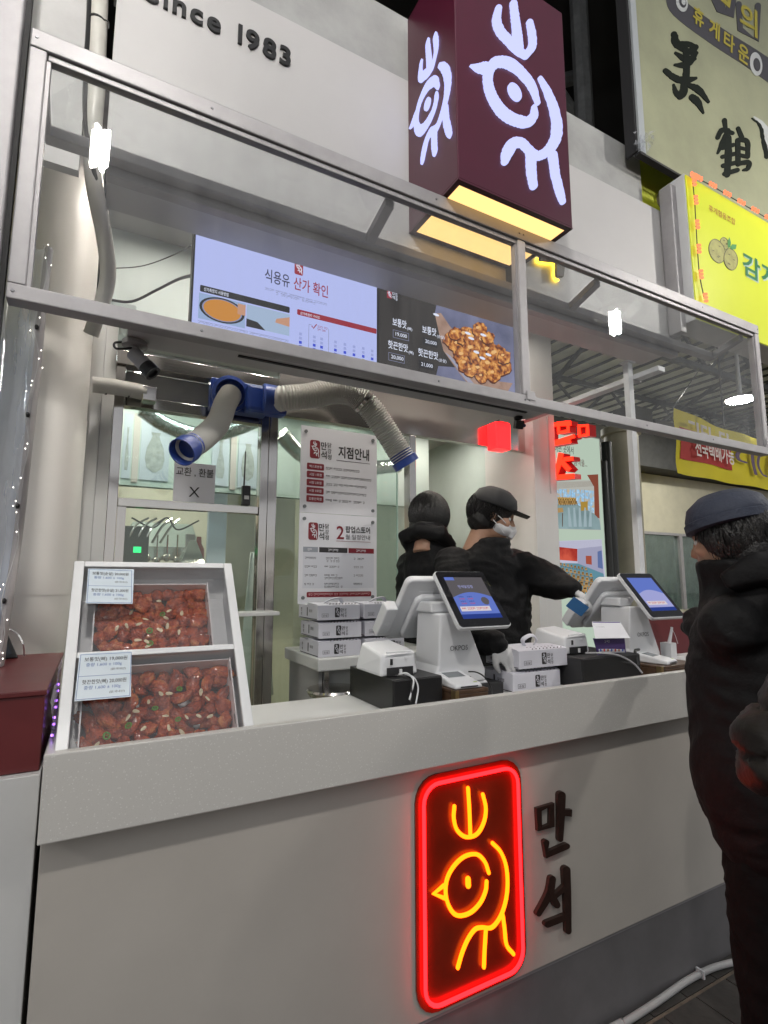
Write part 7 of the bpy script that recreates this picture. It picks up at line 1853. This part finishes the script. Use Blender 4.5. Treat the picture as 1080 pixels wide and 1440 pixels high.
def hand(parent, name, wrist, d, back, thumb_side, m, curl=0.5, spread=0.12, size=1.0, curls=None, sleeve=None):
    """palm, four fingers of different length with knuckle bends, thumb from the side of the palm"""
    d = Vector(d).normalized(); back = Vector(back); back = (back - d * back.dot(d)).normalized(); y = back.cross(d) * thumb_side
    M = Matrix(((d.x, y.x, back.x, wrist[0]), (d.y, y.y, back.y, wrist[1]), (d.z, y.z, back.z, wrist[2]), (0, 0, 0, 1))) @ Matrix.Scale(size, 4)
    b = MB(M)
    b.tube([(-0.018, 0, 0), (0.0, 0, 0), (0.02, 0, 0)], [0.026, 0.026, 0.028], 12)
    b.ball((0.050, 0.0, 0), (0.052, 0.042, 0.0165), 16, 10); b.ball((0.030, 0.020, -0.006), (0.034, 0.022, 0.017), 12, 8); b.ball((0.066, 0, 0), (0.030, 0.041, 0.0145), 14, 8)
    for k, (yy_, ln) in enumerate(((0.030, 0.070), (0.010, 0.080), (-0.011, 0.074), (-0.031, 0.058))):
        cu = curls[k] if curls else curl * (0.9 + 0.1 * k)
        x, z, a = 0.088 - 0.004 * abs(k - 1), 0.0, 0.0; pts = [(x - 0.02, yy_ * 0.9, 0.0), (x, yy_, 0.0)]
        yw = spread * (1.5 - k) * 0.5
        for seg, fr_ in enumerate((0.45, 0.31, 0.24)):
            a += cu * (0.75, 0.95, 0.7)[seg]
            x += math.cos(a) * ln * fr_; z -= math.sin(a) * ln * fr_
            pts.append((x, yy_ + (x - 0.088) * yw, z))
        b.tube(crom(pts, 3), [0.0098] * 4 + [0.0092] * 4 + [0.0086] * 3 + [0.0078] * 2 if len(crom(pts, 3)) == 13 else 0.009, 10); b.ball(pts[-1], 0.0078, 8, 6)
    tp_ = [(0.018, 0.026, -0.004), (0.040, 0.046, -0.012), (0.064, 0.054, -0.020 - 0.012 * curl), (0.086, 0.052, -0.026 - 0.024 * curl)]
    b.tube(crom(tp_, 3), [0.015, 0.0145, 0.014, 0.0135, 0.013, 0.0125, 0.012, 0.011, 0.010, 0.0095], 10); b.ball(tp_[-1], 0.0095, 8, 6)
    return skin_over(name, b, m, parent, 0.0042, 3)
def strands(parent, HM, c, rad, n=520, lo=-0.75, length=0.05, seed=0, front=0.35, m=None):
    """combed locks lying over the skull"""
    rnd = random.Random(seed); b = MB(HM); c = Vector(c); rad = Vector(rad)
    for i in range(int(n * 2.2)):
        zc = rnd.uniform(lo, 0.98); a = rnd.uniform(0, 2 * math.pi); r_ = math.sqrt(max(0, 1 - zc * zc))
        d = Vector((r_ * math.cos(a), r_ * math.sin(a), zc))
        if d.x > front and zc < 0.45: continue
        pts = []; L = length * rnd.uniform(0.7, 1.3); th = math.acos(max(-1, min(1, d.z))); az = a + rnd.uniform(-.15, .15)
        for k in range(5):
            t = th + (L / rad.z) * k / 4; w = 1.0 + 0.03 * math.sin(k * 0.8) + 0.012 * rnd.random()
            pts.append(c + Vector((rad.x * math.sin(t) * math.cos(az + 0.05 * k * math.sin(i)), rad.y * math.sin(t) * math.sin(az + 0.05 * k * math.sin(i)), rad.z * math.cos(t))) * w)
        b.tube(pts, [0.0012, 0.0016, 0.0015, 0.0011, 0.0004], 3)
    return b.build('hair_strands', m or HAIR, parent, smooth=80, kind='stuff', fix=False)
def mask_straps(parent, HM):
    for s in (-1, 1):
        for z0, z1 in ((-0.022, 0.012), (-0.072, -0.022)):
            MB(HM).tube(crom([(0.060, s * 0.058, z0), (0.030, s * 0.080, (z0 + z1) / 2), (-0.006, s * 0.090, z1)], 5), 0.0022, 6).build('mask_strap', MASKM, parent, smooth=60)
def eyes(parent, HM):
    for s in (-1, 1):
        MB(HM).ball((0.073, s * 0.030, 0.004), 0.0095, 10, 8).build('eye', EYEW, parent, smooth=80)
        MB(HM).ball((0.0795, s * 0.030, 0.004), 0.0048, 8, 6).build('iris', EYED, parent, smooth=80)

# ---- server behind the counter
hc_ = P(694, 728, y=0.70); fl_ = 0.15
sv = thing('person', 'server in black coat, white gloves and face mask reaching over the tills', 'person', (hc_.x, 0.72, fl_))
HM = frame(hc_, (0.80, -0.55, -0.24))
b = MB(); head_shapes(b, HM)
cx_, cy_ = hc_.x - 0.03, 0.735
zS = hc_.z - 0.235
shL = Vector((cx_ + 0.185, 0.70, zS)); shR = Vector((cx_ - 0.185, 0.74, zS))
elL = P(775, 820, y=0.56); wrL = P(806, 829, y=0.42)
elR = P(640, 885, y=0.52); wrR = P(699, 905, y=0.25)
limb(b, [shL, elL, elL.lerp(wrL, 0.85)], [0.05, 0.042, 0.024]); limb(b, [shR, elR, elR.lerp(wrR, 0.85)], [0.05, 0.042, 0.024])
torso(b, [((cx_, cy_, fl_ + 0.85), 0.16, 0.11, 0), ((cx_, cy_, fl_ + 1.0), 0.15, 0.10, 0), ((cx_, cy_, zS - 0.1), 0.17, 0.11, 0), ((cx_, cy_, zS + 0.03), 0.15, 0.08, 0), ((cx_ + .02, cy_ - .02, zS + 0.07), 0.07, 0.06, 0)])
for s in (-1, 1): limb(b, [(cx_ + s * 0.09, cy_, fl_ + 0.88), (cx_ + s * 0.1, cy_ - 0.02, fl_ + 0.48), (cx_ + s * 0.1, cy_ + 0.02, fl_ + 0.05)], [0.085, 0.06, 0.04])
skin_over('body', b, SKIN, sv, 0.009, 3); eyes(sv, HM)
b = MB(); limb(b, [shL + Vector((-.03, 0, 0.0)), elL + Vector((0, 0, 0.004)), elL.lerp(wrL, 0.92)], [0.092, 0.082, 0.044]); limb(b, [shR, elR, elR.lerp(wrR, 0.95)], [0.09, 0.072, 0.044])
torso(b, [((cx_, cy_, fl_ + 0.70), 0.215, 0.165, 0), ((cx_, cy_, fl_ + 0.95), 0.215, 0.165, 0), ((cx_, cy_, zS - 0.12), 0.225, 0.165, 0), ((cx_, cy_, zS + 0.02), 0.20, 0.13, 0), ((cx_ + .01, cy_ - .01, zS + 0.085), 0.10, 0.095, 0), ((cx_ + .02, cy_ - .02, zS + 0.13), 0.085, 0.085, 0)])
skin_over('coat', b, COAT, sv, 0.009, 4, 0.010, 3)
b = MB()
for s in (-1, 1): limb(b, [(cx_ + s * 0.09, cy_, fl_ + 0.9), (cx_ + s * 0.1, cy_ - 0.02, fl_ + 0.48), (cx_ + s * 0.1, cy_ + 0.02, fl_ + 0.06)], [0.10, 0.08, 0.062])
skin_over('trousers', b, TROU, sv, 0.012, 4, 0.006, 4)
for s in (-1, 1): MB().ball((cx_ + s * 0.1, cy_ - 0.04, fl_ + 0.045), (0.05, 0.13, 0.045), 14, 8).build('shoe', MATTEB, sv, smooth=80)
t = MB(HM); t.ball((-0.022, 0, 0.045), (0.108, 0.088, 0.098), 22, 14); t.ball((-0.05, 0, -0.01), (0.075, 0.085, 0.085), 16, 10)
skin_over('hair', t, HAIR, sv, 0.008, 3, 0.006, 2); strands(sv, HM, (-0.025, 0, 0.03), (0.112, 0.094, 0.105), 600, -0.8, 0.05, 2)
t = MB(HM); t.lathe([(0.110, 0.0), (0.114, 0.008), (0.112, 0.03), (0.098, 0.066), (0.06, 0.092), (0.01, 0.10)], (-0.012, 0, 0.048), (0.12, 0, 1), 26); t.build('cap', mat('black_cap', (0.012, 0.012, 0.014), 0.7), sv, smooth=60)
MB(HM).hexa([(0.07, -0.07, 0.048), (0.165, -0.045, 0.034), (0.165, 0.045, 0.034), (0.07, 0.07, 0.048), (0.07, -0.07, 0.054), (0.165, -0.045, 0.040), (0.165, 0.045, 0.040), (0.07, 0.07, 0.054)]).build('cap_peak', MATS['black_cap'], sv, bevel=0.01)
t = MB(HM); t.ball((0.038, 0, -0.046), (0.062, 0.064, 0.044), 18, 12); t.tube([(0.10, 0, -0.02), (0.108, 0, -0.04), (0.09, 0, -0.08)], [0.012, 0.018, 0.02], 10)
skin_over('face_mask', t, MASKM, sv, 0.006, 3); mask_straps(sv, HM)
hand(sv, 'glove', wrL, (0.50, -0.42, -0.55), (0.45, -0.65, 0.55), 1, GLOVE, curl=0.75, size=0.95)
hand(sv, 'glove', wrR, (0.52, -0.25, -0.72), (-0.1, -0.85, 0.35), -1, GLOVE, curl=0.25, spread=0.45, size=0.95)
cp_ = P(812, 853, y=0.335)
cd = thing('bank_card', 'blue card held in the gloved hand above the second till', 'card', cp_)
X_ = Vector((0.75, -0.2, -0.5)).normalized(); U_ = Vector((0.2, -0.5, 0.85)); U_ = (U_ - X_ * U_.dot(X_)).normalized(); N_ = X_.cross(U_)
MB().prism([cp_ + X_ * a + U_ * c for a, c in rrect(-0.043, 0.043, -0.027, 0.027, 0.004, 3)], N_ * 0.001).build('plastic', mat('card_blue', (0.05, 0.16, 0.36), 0.3), cd)
MB().prism([cp_ + X_ * a + U_ * c - N_ * 0.0005 for a, c in ((-0.032, -0.004), (-0.020, -0.004), (-0.020, 0.006), (-0.032, 0.006))], N_ * 0.0003).build('chip', MATS['brass'], cd)

# ---- second worker, hood up, back turned
h2 = P(607, 728, y=0.98)
w2 = thing('person', 'black haired worker in a hooded black coat standing behind the server', 'person', (h2.x, 1.0, fl_))
HM2 = frame(h2, (0.85, 0.5, -0.15))
b = MB(); head_shapes(b, HM2); z2 = h2.z - 0.235
torso(b, [((h2.x, 1.0, fl_ + 0.85), 0.10, 0.15, 0), ((h2.x, 1.0, z2 - 0.1), 0.10, 0.16, 0), ((h2.x, 1.0, z2 + 0.05), 0.07, 0.10, 0)])
for s in (-1, 1):
    limb(b, [(h2.x + s * 0.09, 1.0, fl_ + 0.88), (h2.x + s * 0.1, 1.0, fl_ + 0.48), (h2.x + s * 0.1, 1.01, fl_ + 0.05)], [0.085, 0.06, 0.04])
    limb(b, [(h2.x + .03 + s * 0.06, 1.0 - s * 0.14, z2 - 0.01), (h2.x + .06 + s * 0.07, 1.0 - s * 0.17, z2 - 0.28), (h2.x + .2, 1.04 - s * 0.12, z2 - 0.40)], [0.045, 0.04, 0.028])
skin_over('body', b, SKIN, w2, 0.010, 3); eyes(w2, HM2)
b = MB()
torso(b, [((h2.x + .03, 1.0, fl_ + 0.60), 0.15, 0.19, 0), ((h2.x + .03, 1.0, fl_ + 0.95), 0.145, 0.19, 0), ((h2.x + .03, 1.0, z2 - 0.12), 0.145, 0.19, 0), ((h2.x + .02, 1.0, z2 + 0.03), 0.135, 0.16, 0), ((h2.x, 1.0, z2 + 0.13), 0.11, 0.12, 0)])
for s in (-1, 1): limb(b, [(h2.x + .03 + s * 0.06, 1.0 - s * 0.14, z2 - 0.01), (h2.x + .06 + s * 0.07, 1.0 - s * 0.17, z2 - 0.28), (h2.x + .2, 1.04 - s * 0.12, z2 - 0.40)], [0.075, 0.068, 0.05])
t = MB(HM2); t.tube([(-0.0, -0.12, -0.15), (-0.09, -0.10, -0.11), (-0.13, 0, -0.10), (-0.09, 0.10, -0.11), (0.0, 0.12, -0.15)], [0.028, 0.036, 0.04, 0.036, 0.028], 12); b.add(t.v, t.f)
skin_over('hooded_coat', b, COAT, w2, 0.010, 5, 0.010, 8)
t = MB(HM2); t.ball((-0.026, 0, 0.03), (0.108, 0.092, 0.104), 20, 14); t.ball((-0.045, 0, -0.05), (0.085, 0.092, 0.10), 16, 10)
skin_over('hair', t, HAIR, w2, 0.008, 3, 0.005, 18); strands(w2, HM2, (-0.03, 0, 0.01), (0.116, 0.101, 0.115), 900, -0.98, 0.10, 4, front=0.55)
t = MB(HM2); t.ball((0.038, 0, -0.046), (0.062, 0.064, 0.044), 18, 12); t.tube([(0.10, 0, -0.02), (0.108, 0, -0.04), (0.09, 0, -0.08)], [0.012, 0.018, 0.02], 10)
skin_over('face_mask', t, MASKM, w2, 0.006, 3); mask_straps(w2, HM2)
b = MB()
for s in (-1, 1): limb(b, [(h2.x + s * 0.09, 1.0, fl_ + 0.8), (h2.x + s * 0.1, 1.0, fl_ + 0.48), (h2.x + s * 0.1, 1.01, fl_ + 0.06)], [0.10, 0.08, 0.062])
skin_over('trousers', b, TROU, w2, 0.012, 4, 0.005, 5)
for s in (-1, 1): MB().ball((h2.x + s * 0.1, 1.04, fl_ + 0.045), (0.05, 0.12, 0.045), 14, 8).build('shoe', MATTEB, w2, smooth=80)

# ---- customer at the counter
hcu = Vector((1.615, -0.43, 1.565))
cu = thing('person', 'customer in a long black padded coat and navy cap at the counter', 'person', (1.60, -0.47, 0))
HM3 = frame(hcu, (-0.10, 0.98, -0.12))
b = MB(); head_shapes(b, HM3)
cxu, cyu = 1.705, -0.475
zs_ = 1.33
shl = Vector((cxu - 0.20, cyu + 0.0, zs_)); shr = Vector((cxu + 0.20, cyu + 0.02, zs_))
ell = P(1036, 925, y=-0.36); wrl = P(984, 877, y=-0.165)
elr = Vector((cxu + 0.27, cyu + 0.0, 1.04)); wrr = Vector((cxu + 0.25, cyu + 0.08, 0.82))
limb(b, [shl, ell, wrl], [0.05, 0.042, 0.028]); limb(b, [shr, elr, wrr], [0.05, 0.042, 0.028])
torso(b, [((cxu, cyu, 0.82), 0.16, 0.11, 0), ((cxu, cyu, 1.0), 0.15, 0.10, 0), ((cxu, cyu, 1.25), 0.17, 0.11, 0), ((cxu - .02, cyu + .01, 1.37), 0.12, 0.07, 0)])
for s in (-1, 1): limb(b, [(cxu + s * 0.09, cyu, 0.86), (cxu + s * 0.1, cyu + 0.02, 0.46), (cxu + s * 0.1, cyu, 0.05)], [0.085, 0.06, 0.04])
skin_over('body', b, SKIN, cu, 0.009, 3); eyes(cu, HM3)
b = MB()
limb(b, [shl + Vector((0.02, 0, -0.01)), ell, wrl], [0.088, 0.084, 0.058]); limb(b, [shr, elr, wrr], [0.10, 0.09, 0.06])
rows = []
for z_, rx, ry, dx, dy in ((0.66, 0.215, 0.150, 0.03, -0.02), (0.74, 0.235, 0.185, 0.01, -0.01), (0.86, 0.245, 0.215, -0.01, 0.0), (0.95, 0.245, 0.222, -0.015, 0.005), (1.03, 0.235, 0.205, -0.015, 0.01), (1.10, 0.235, 0.205, -0.01, 0.015), (1.20, 0.235, 0.20, -0.005, 0.02), (1.30, 0.225, 0.175, 0.0, 0.02), (1.37, 0.17, 0.13, -0.02, 0.03), (1.43, 0.115, 0.125, -0.05, 0.03), (1.475, 0.11, 0.118, -0.07, 0.03), (1.505, 0.108, 0.112, -0.08, 0.032)):
    rows.append(((cxu + dx, cyu + dy, z_), rx * 0.94, ry * 0.88, 0))
torso(b, rows)
b.ball((cxu + 0.01, cyu - 0.13, 1.38), (0.15, 0.09, 0.11), 16, 10)
b.ball(HM3 @ Vector((-0.06, 0, -0.17)), 0.095, 16, 10)
skin_over('coat', b, COAT, cu, 0.009, 14, 0.0065, 6)
t = MB(HM3); t.tube([(-0.02, -0.11, -0.13), (-0.09, -0.09, -0.10), (-0.125, 0, -0.09), (-0.09, 0.09, -0.10), (-0.02, 0.11, -0.13)], [0.03, 0.045, 0.055, 0.045, 0.03], 12); t.ball((-0.13, 0, -0.15), (0.05, 0.10, 0.09), 16, 10)
skin_over('hood', t, COAT, cu, 0.008, 4, 0.007, 16)
b = MB()
for s in (-1, 1): limb(b, [(cxu + s * 0.095, cyu, 0.80), (cxu + s * 0.105, cyu + 0.01, 0.46), (cxu + s * 0.105, cyu, 0.06)], [0.115, 0.092, 0.075])
skin_over('trousers', b, TROU, cu, 0.012, 4, 0.007, 7)
for s in (-1, 1): MB().ball((cxu + s * 0.105, cyu + 0.04, 0.05), (0.05, 0.14, 0.05), 14, 8).build('shoe', MATTEB, cu, smooth=80)
t = MB(HM3); t.ball((-0.028, 0, 0.022), (0.104, 0.090, 0.098), 20, 14); t.ball((-0.06, 0, -0.05), (0.075, 0.086, 0.085), 16, 10)
skin_over('hair', t, HAIR, cu, 0.008, 3, 0.006, 9); strands(cu, HM3, (-0.03, 0, 0.005), (0.110, 0.096, 0.105), 700, -0.95, 0.06, 1)
t = MB(HM3); t.lathe([(0.105, 0.0), (0.112, 0.006), (0.111, 0.03), (0.098, 0.064), (0.062, 0.090), (0.01, 0.098)], (-0.012, 0, 0.045), (0.10, 0, 1), 26); t.build('cap', NAVY, cu, smooth=60)
MB(HM3).lathe([(0.108, 0), (0.116, 0.004), (0.116, 0.026), (0.109, 0.03)], (-0.012, 0, 0.036), (0.10, 0, 1), 26).build('cap_cuff', NAVY, cu, smooth=60)
hand(cu, 'glove', wrl + Vector((0.004, -0.012, 0)), (0.25, 0.92, 0.05), (-0.4, 0, 0.9), -1, mat('black_glove', (0.012, 0.012, 0.013), 0.6), curl=1.15, size=0.85)
hand(cu, 'glove', wrr, (-0.05, 0.15, -1), (0.9, 0.2, 0), 1, MATS['black_glove'], curl=0.6, size=0.95)

# ---- passer-by at the picture edge
pc = thing('person', 'person in a dark brown padded jacket cut off by the picture edge', 'person', (1.30, -0.86, 0))
bx0, by0 = 1.47, -0.90
HM4 = frame(Vector((bx0, by0 + 0.03, 1.60)), (0.5, 0.85, -0.05))
b = MB(); head_shapes(b, HM4)
sl4 = Vector((bx0 - 0.20, by0 + 0.06, 1.33)); el4 = P(1102, 1062, y=-0.83); wr4 = el4 + Vector((0.16, 0.06, -0.02))
limb(b, [sl4, el4, wr4], [0.05, 0.042, 0.028])
limb(b, [(bx0 + 0.17, by0 - 0.06, 1.36), (bx0 + 0.22, by0 - 0.06, 1.08), (bx0 + 0.22, by0 + 0.1, 0.95)], [0.05, 0.042, 0.028])
torso(b, [((bx0, by0, 0.85), 0.16, 0.11, 0.5), ((bx0, by0, 1.25), 0.17, 0.11, 0.5), ((bx0, by0, 1.40), 0.11, 0.07, 0.5)])
for s in (-1, 1): limb(b, [(bx0 + s * 0.09, by0, 0.88), (bx0 + s * 0.1, by0, 0.48), (bx0 + s * 0.1, by0, 0.05)], [0.085, 0.06, 0.04])
skin_over('body', b, SKIN, pc, 0.010, 3); eyes(pc, HM4)
b = MB()
limb(b, [sl4 + Vector((0.02, 0, 0)), sl4.lerp(el4, 0.5), el4, wr4], [0.082, 0.076, 0.072, 0.052])
for k in range(7):
    c = sl4.lerp(el4, 0.12 + 0.13 * k); b.ball(c, (0.082, 0.082, 0.030), 16, 8)
limb(b, [(bx0 + 0.16, by0 - 0.06, 1.35), (bx0 + 0.22, by0 - 0.06, 1.08), (bx0 + 0.22, by0 + 0.1, 0.95)], [0.085, 0.08, 0.06])
torso(b, [((bx0 + .03, by0, 0.72), 0.20, 0.15, 0.5), ((bx0 + .02, by0, 1.0), 0.20, 0.15, 0.5), ((bx0 + .02, by0, 1.25), 0.20, 0.15, 0.5), ((bx0, by0, 1.38), 0.15, 0.12, 0.5), ((bx0, by0, 1.45), 0.09, 0.09, 0.5)])
skin_over('jacket', b, COATB, pc, 0.009, 4, 0.009, 12, quilt=0.075)
b = MB()
for k in range(26):
    a = k * 0.241; b.ball((bx0 - 0.02 + 0.15 * math.cos(a), by0 + 0.02 + 0.13 * math.sin(a), 1.40 + 0.03 * math.sin(k * 2.3)), (0.035, 0.035, 0.045), 8, 6)
skin_over('fur_collar', b, mat('dark_fur', (0.010, 0.009, 0.008), 0.9, bump=1.0, bump_scale=120), pc, 0.009, 1, 0.012, 13)
b = MB()
for s in (-1, 1): limb(b, [(bx0 + s * 0.09, by0, 0.8), (bx0 + s * 0.1, by0, 0.48), (bx0 + s * 0.1, by0, 0.06)], [0.10, 0.08, 0.065])
skin_over('trousers', b, TROU, pc, 0.012, 4, 0.005, 14)
for s in (-1, 1): MB().ball((bx0 + s * 0.1, by0 + 0.04, 0.05), (0.05, 0.13, 0.05), 14, 8).build('shoe', MATTEB, pc, smooth=80)
t = MB(HM4); t.ball((-0.028, 0, 0.03), (0.106, 0.092, 0.104), 18, 12); skin_over('hair', t, HAIR, pc, 0.009, 3, 0.005, 15); strands(pc, HM4, (-0.028, 0, 0.03), (0.110, 0.097, 0.108), 400, -0.8, 0.05, 3)
hand(pc, 'hand', wr4, (0.8, 0.4, -0.1), (-0.3, 0.2, 0.8), -1, SKIN, curl=0.5, size=0.95)
# ================================================================== market pendant lamps over the lane (seen as reflections in the canopy glass)
CFL = emis('lamp_tube', (1.0, 0.955, 0.895), 690.0)
SHADE = mat('lamp_shade', (0.55, 0.56, 0.58), 0.3, alpha=0.6)
LY, LZ = -1.56, 3.70
for k, x in enumerate((-4.11, -0.12, 3.87, 7.86)):
    z = LZ
    l = thing('pendant_lamp', ('bare bulb pendant over the lane beyond the column', 'bare bulb pendant over the lane, mirrored in the hood by the column', 'bare bulb pendant over the lane, mirrored in the hood by the box sign', 'bare bulb pendant over the lane beyond the potato sign')[k], 'lamp', (x, LY, z), group='lamps over the market lane')
    b = MB()
    for a in range(4):
        t = a * math.pi / 2 + 0.5
        cx, cy = 0.033 * math.cos(t), 0.033 * math.sin(t)
        MB().tube(crom([(x + cx * .55, LY + cy * .55, z + 0.09), (x + cx * .55, LY + cy * .55, z - 0.09), (x + cx * .85, LY + cy * .85, z - 0.105), (x + cx * 1.2, LY + cy * 1.2, z - 0.09), (x + cx * 1.2, LY + cy * 1.2, z + 0.09)], 3), 0.0095, 7).build('bulb_tube', CFL, l)
    MB().lathe([(0.046, 0.091), (0.05, 0.105), (0.045, 0.17), (0.02, 0.21)], (x, LY, z)).build('bulb_base', WPLAST, l, smooth=True)
    MB().lathe([(0.04, 0.18), (0.13, 0.14), (0.18, 0.075), (0.178, 0.072), (0.128, 0.136), (0.04, 0.176)], (x, LY, z), n=28).build('dish_shade', SHADE, l, smooth=True)
    MB().cyl((x, LY, z + 0.21), (x, LY, 5.2), 0.004, n=6).build('cord', BLACKP, l)

# ================================================================== warm downlight row in the stall's own ceiling, behind the screens (mirrored as warm patches on the steel rails)
bx('stall_ceiling', PLW, None, -0.06, 2.38, 0.46, 1.262, 3.06, 3.10, kind='structure')
WDL = emis('stall_downlight', (1.0, 0.93, 0.83), 150.0)
for k in range(7):
    x = 0.12 + 0.34 * k
    d = thing('downlight', 'warm round downlight in the stall ceiling behind the screens', 'downlight', (x, 0.86, 3.05), group='stall ceiling downlights')
    MB().lathe([(0.06, 0), (0.06, 0.010), (0.045, 0.010), (0.045, 0.004)], (x, 0.86, 3.048), n=16, cap=False).build('trim_ring', WPLAST, d)
    MB().lathe([(0.043, 0), (0.043, 0.004)], (x, 0.86, 3.053), n=16).build('lens', WDL, d)
set_type()
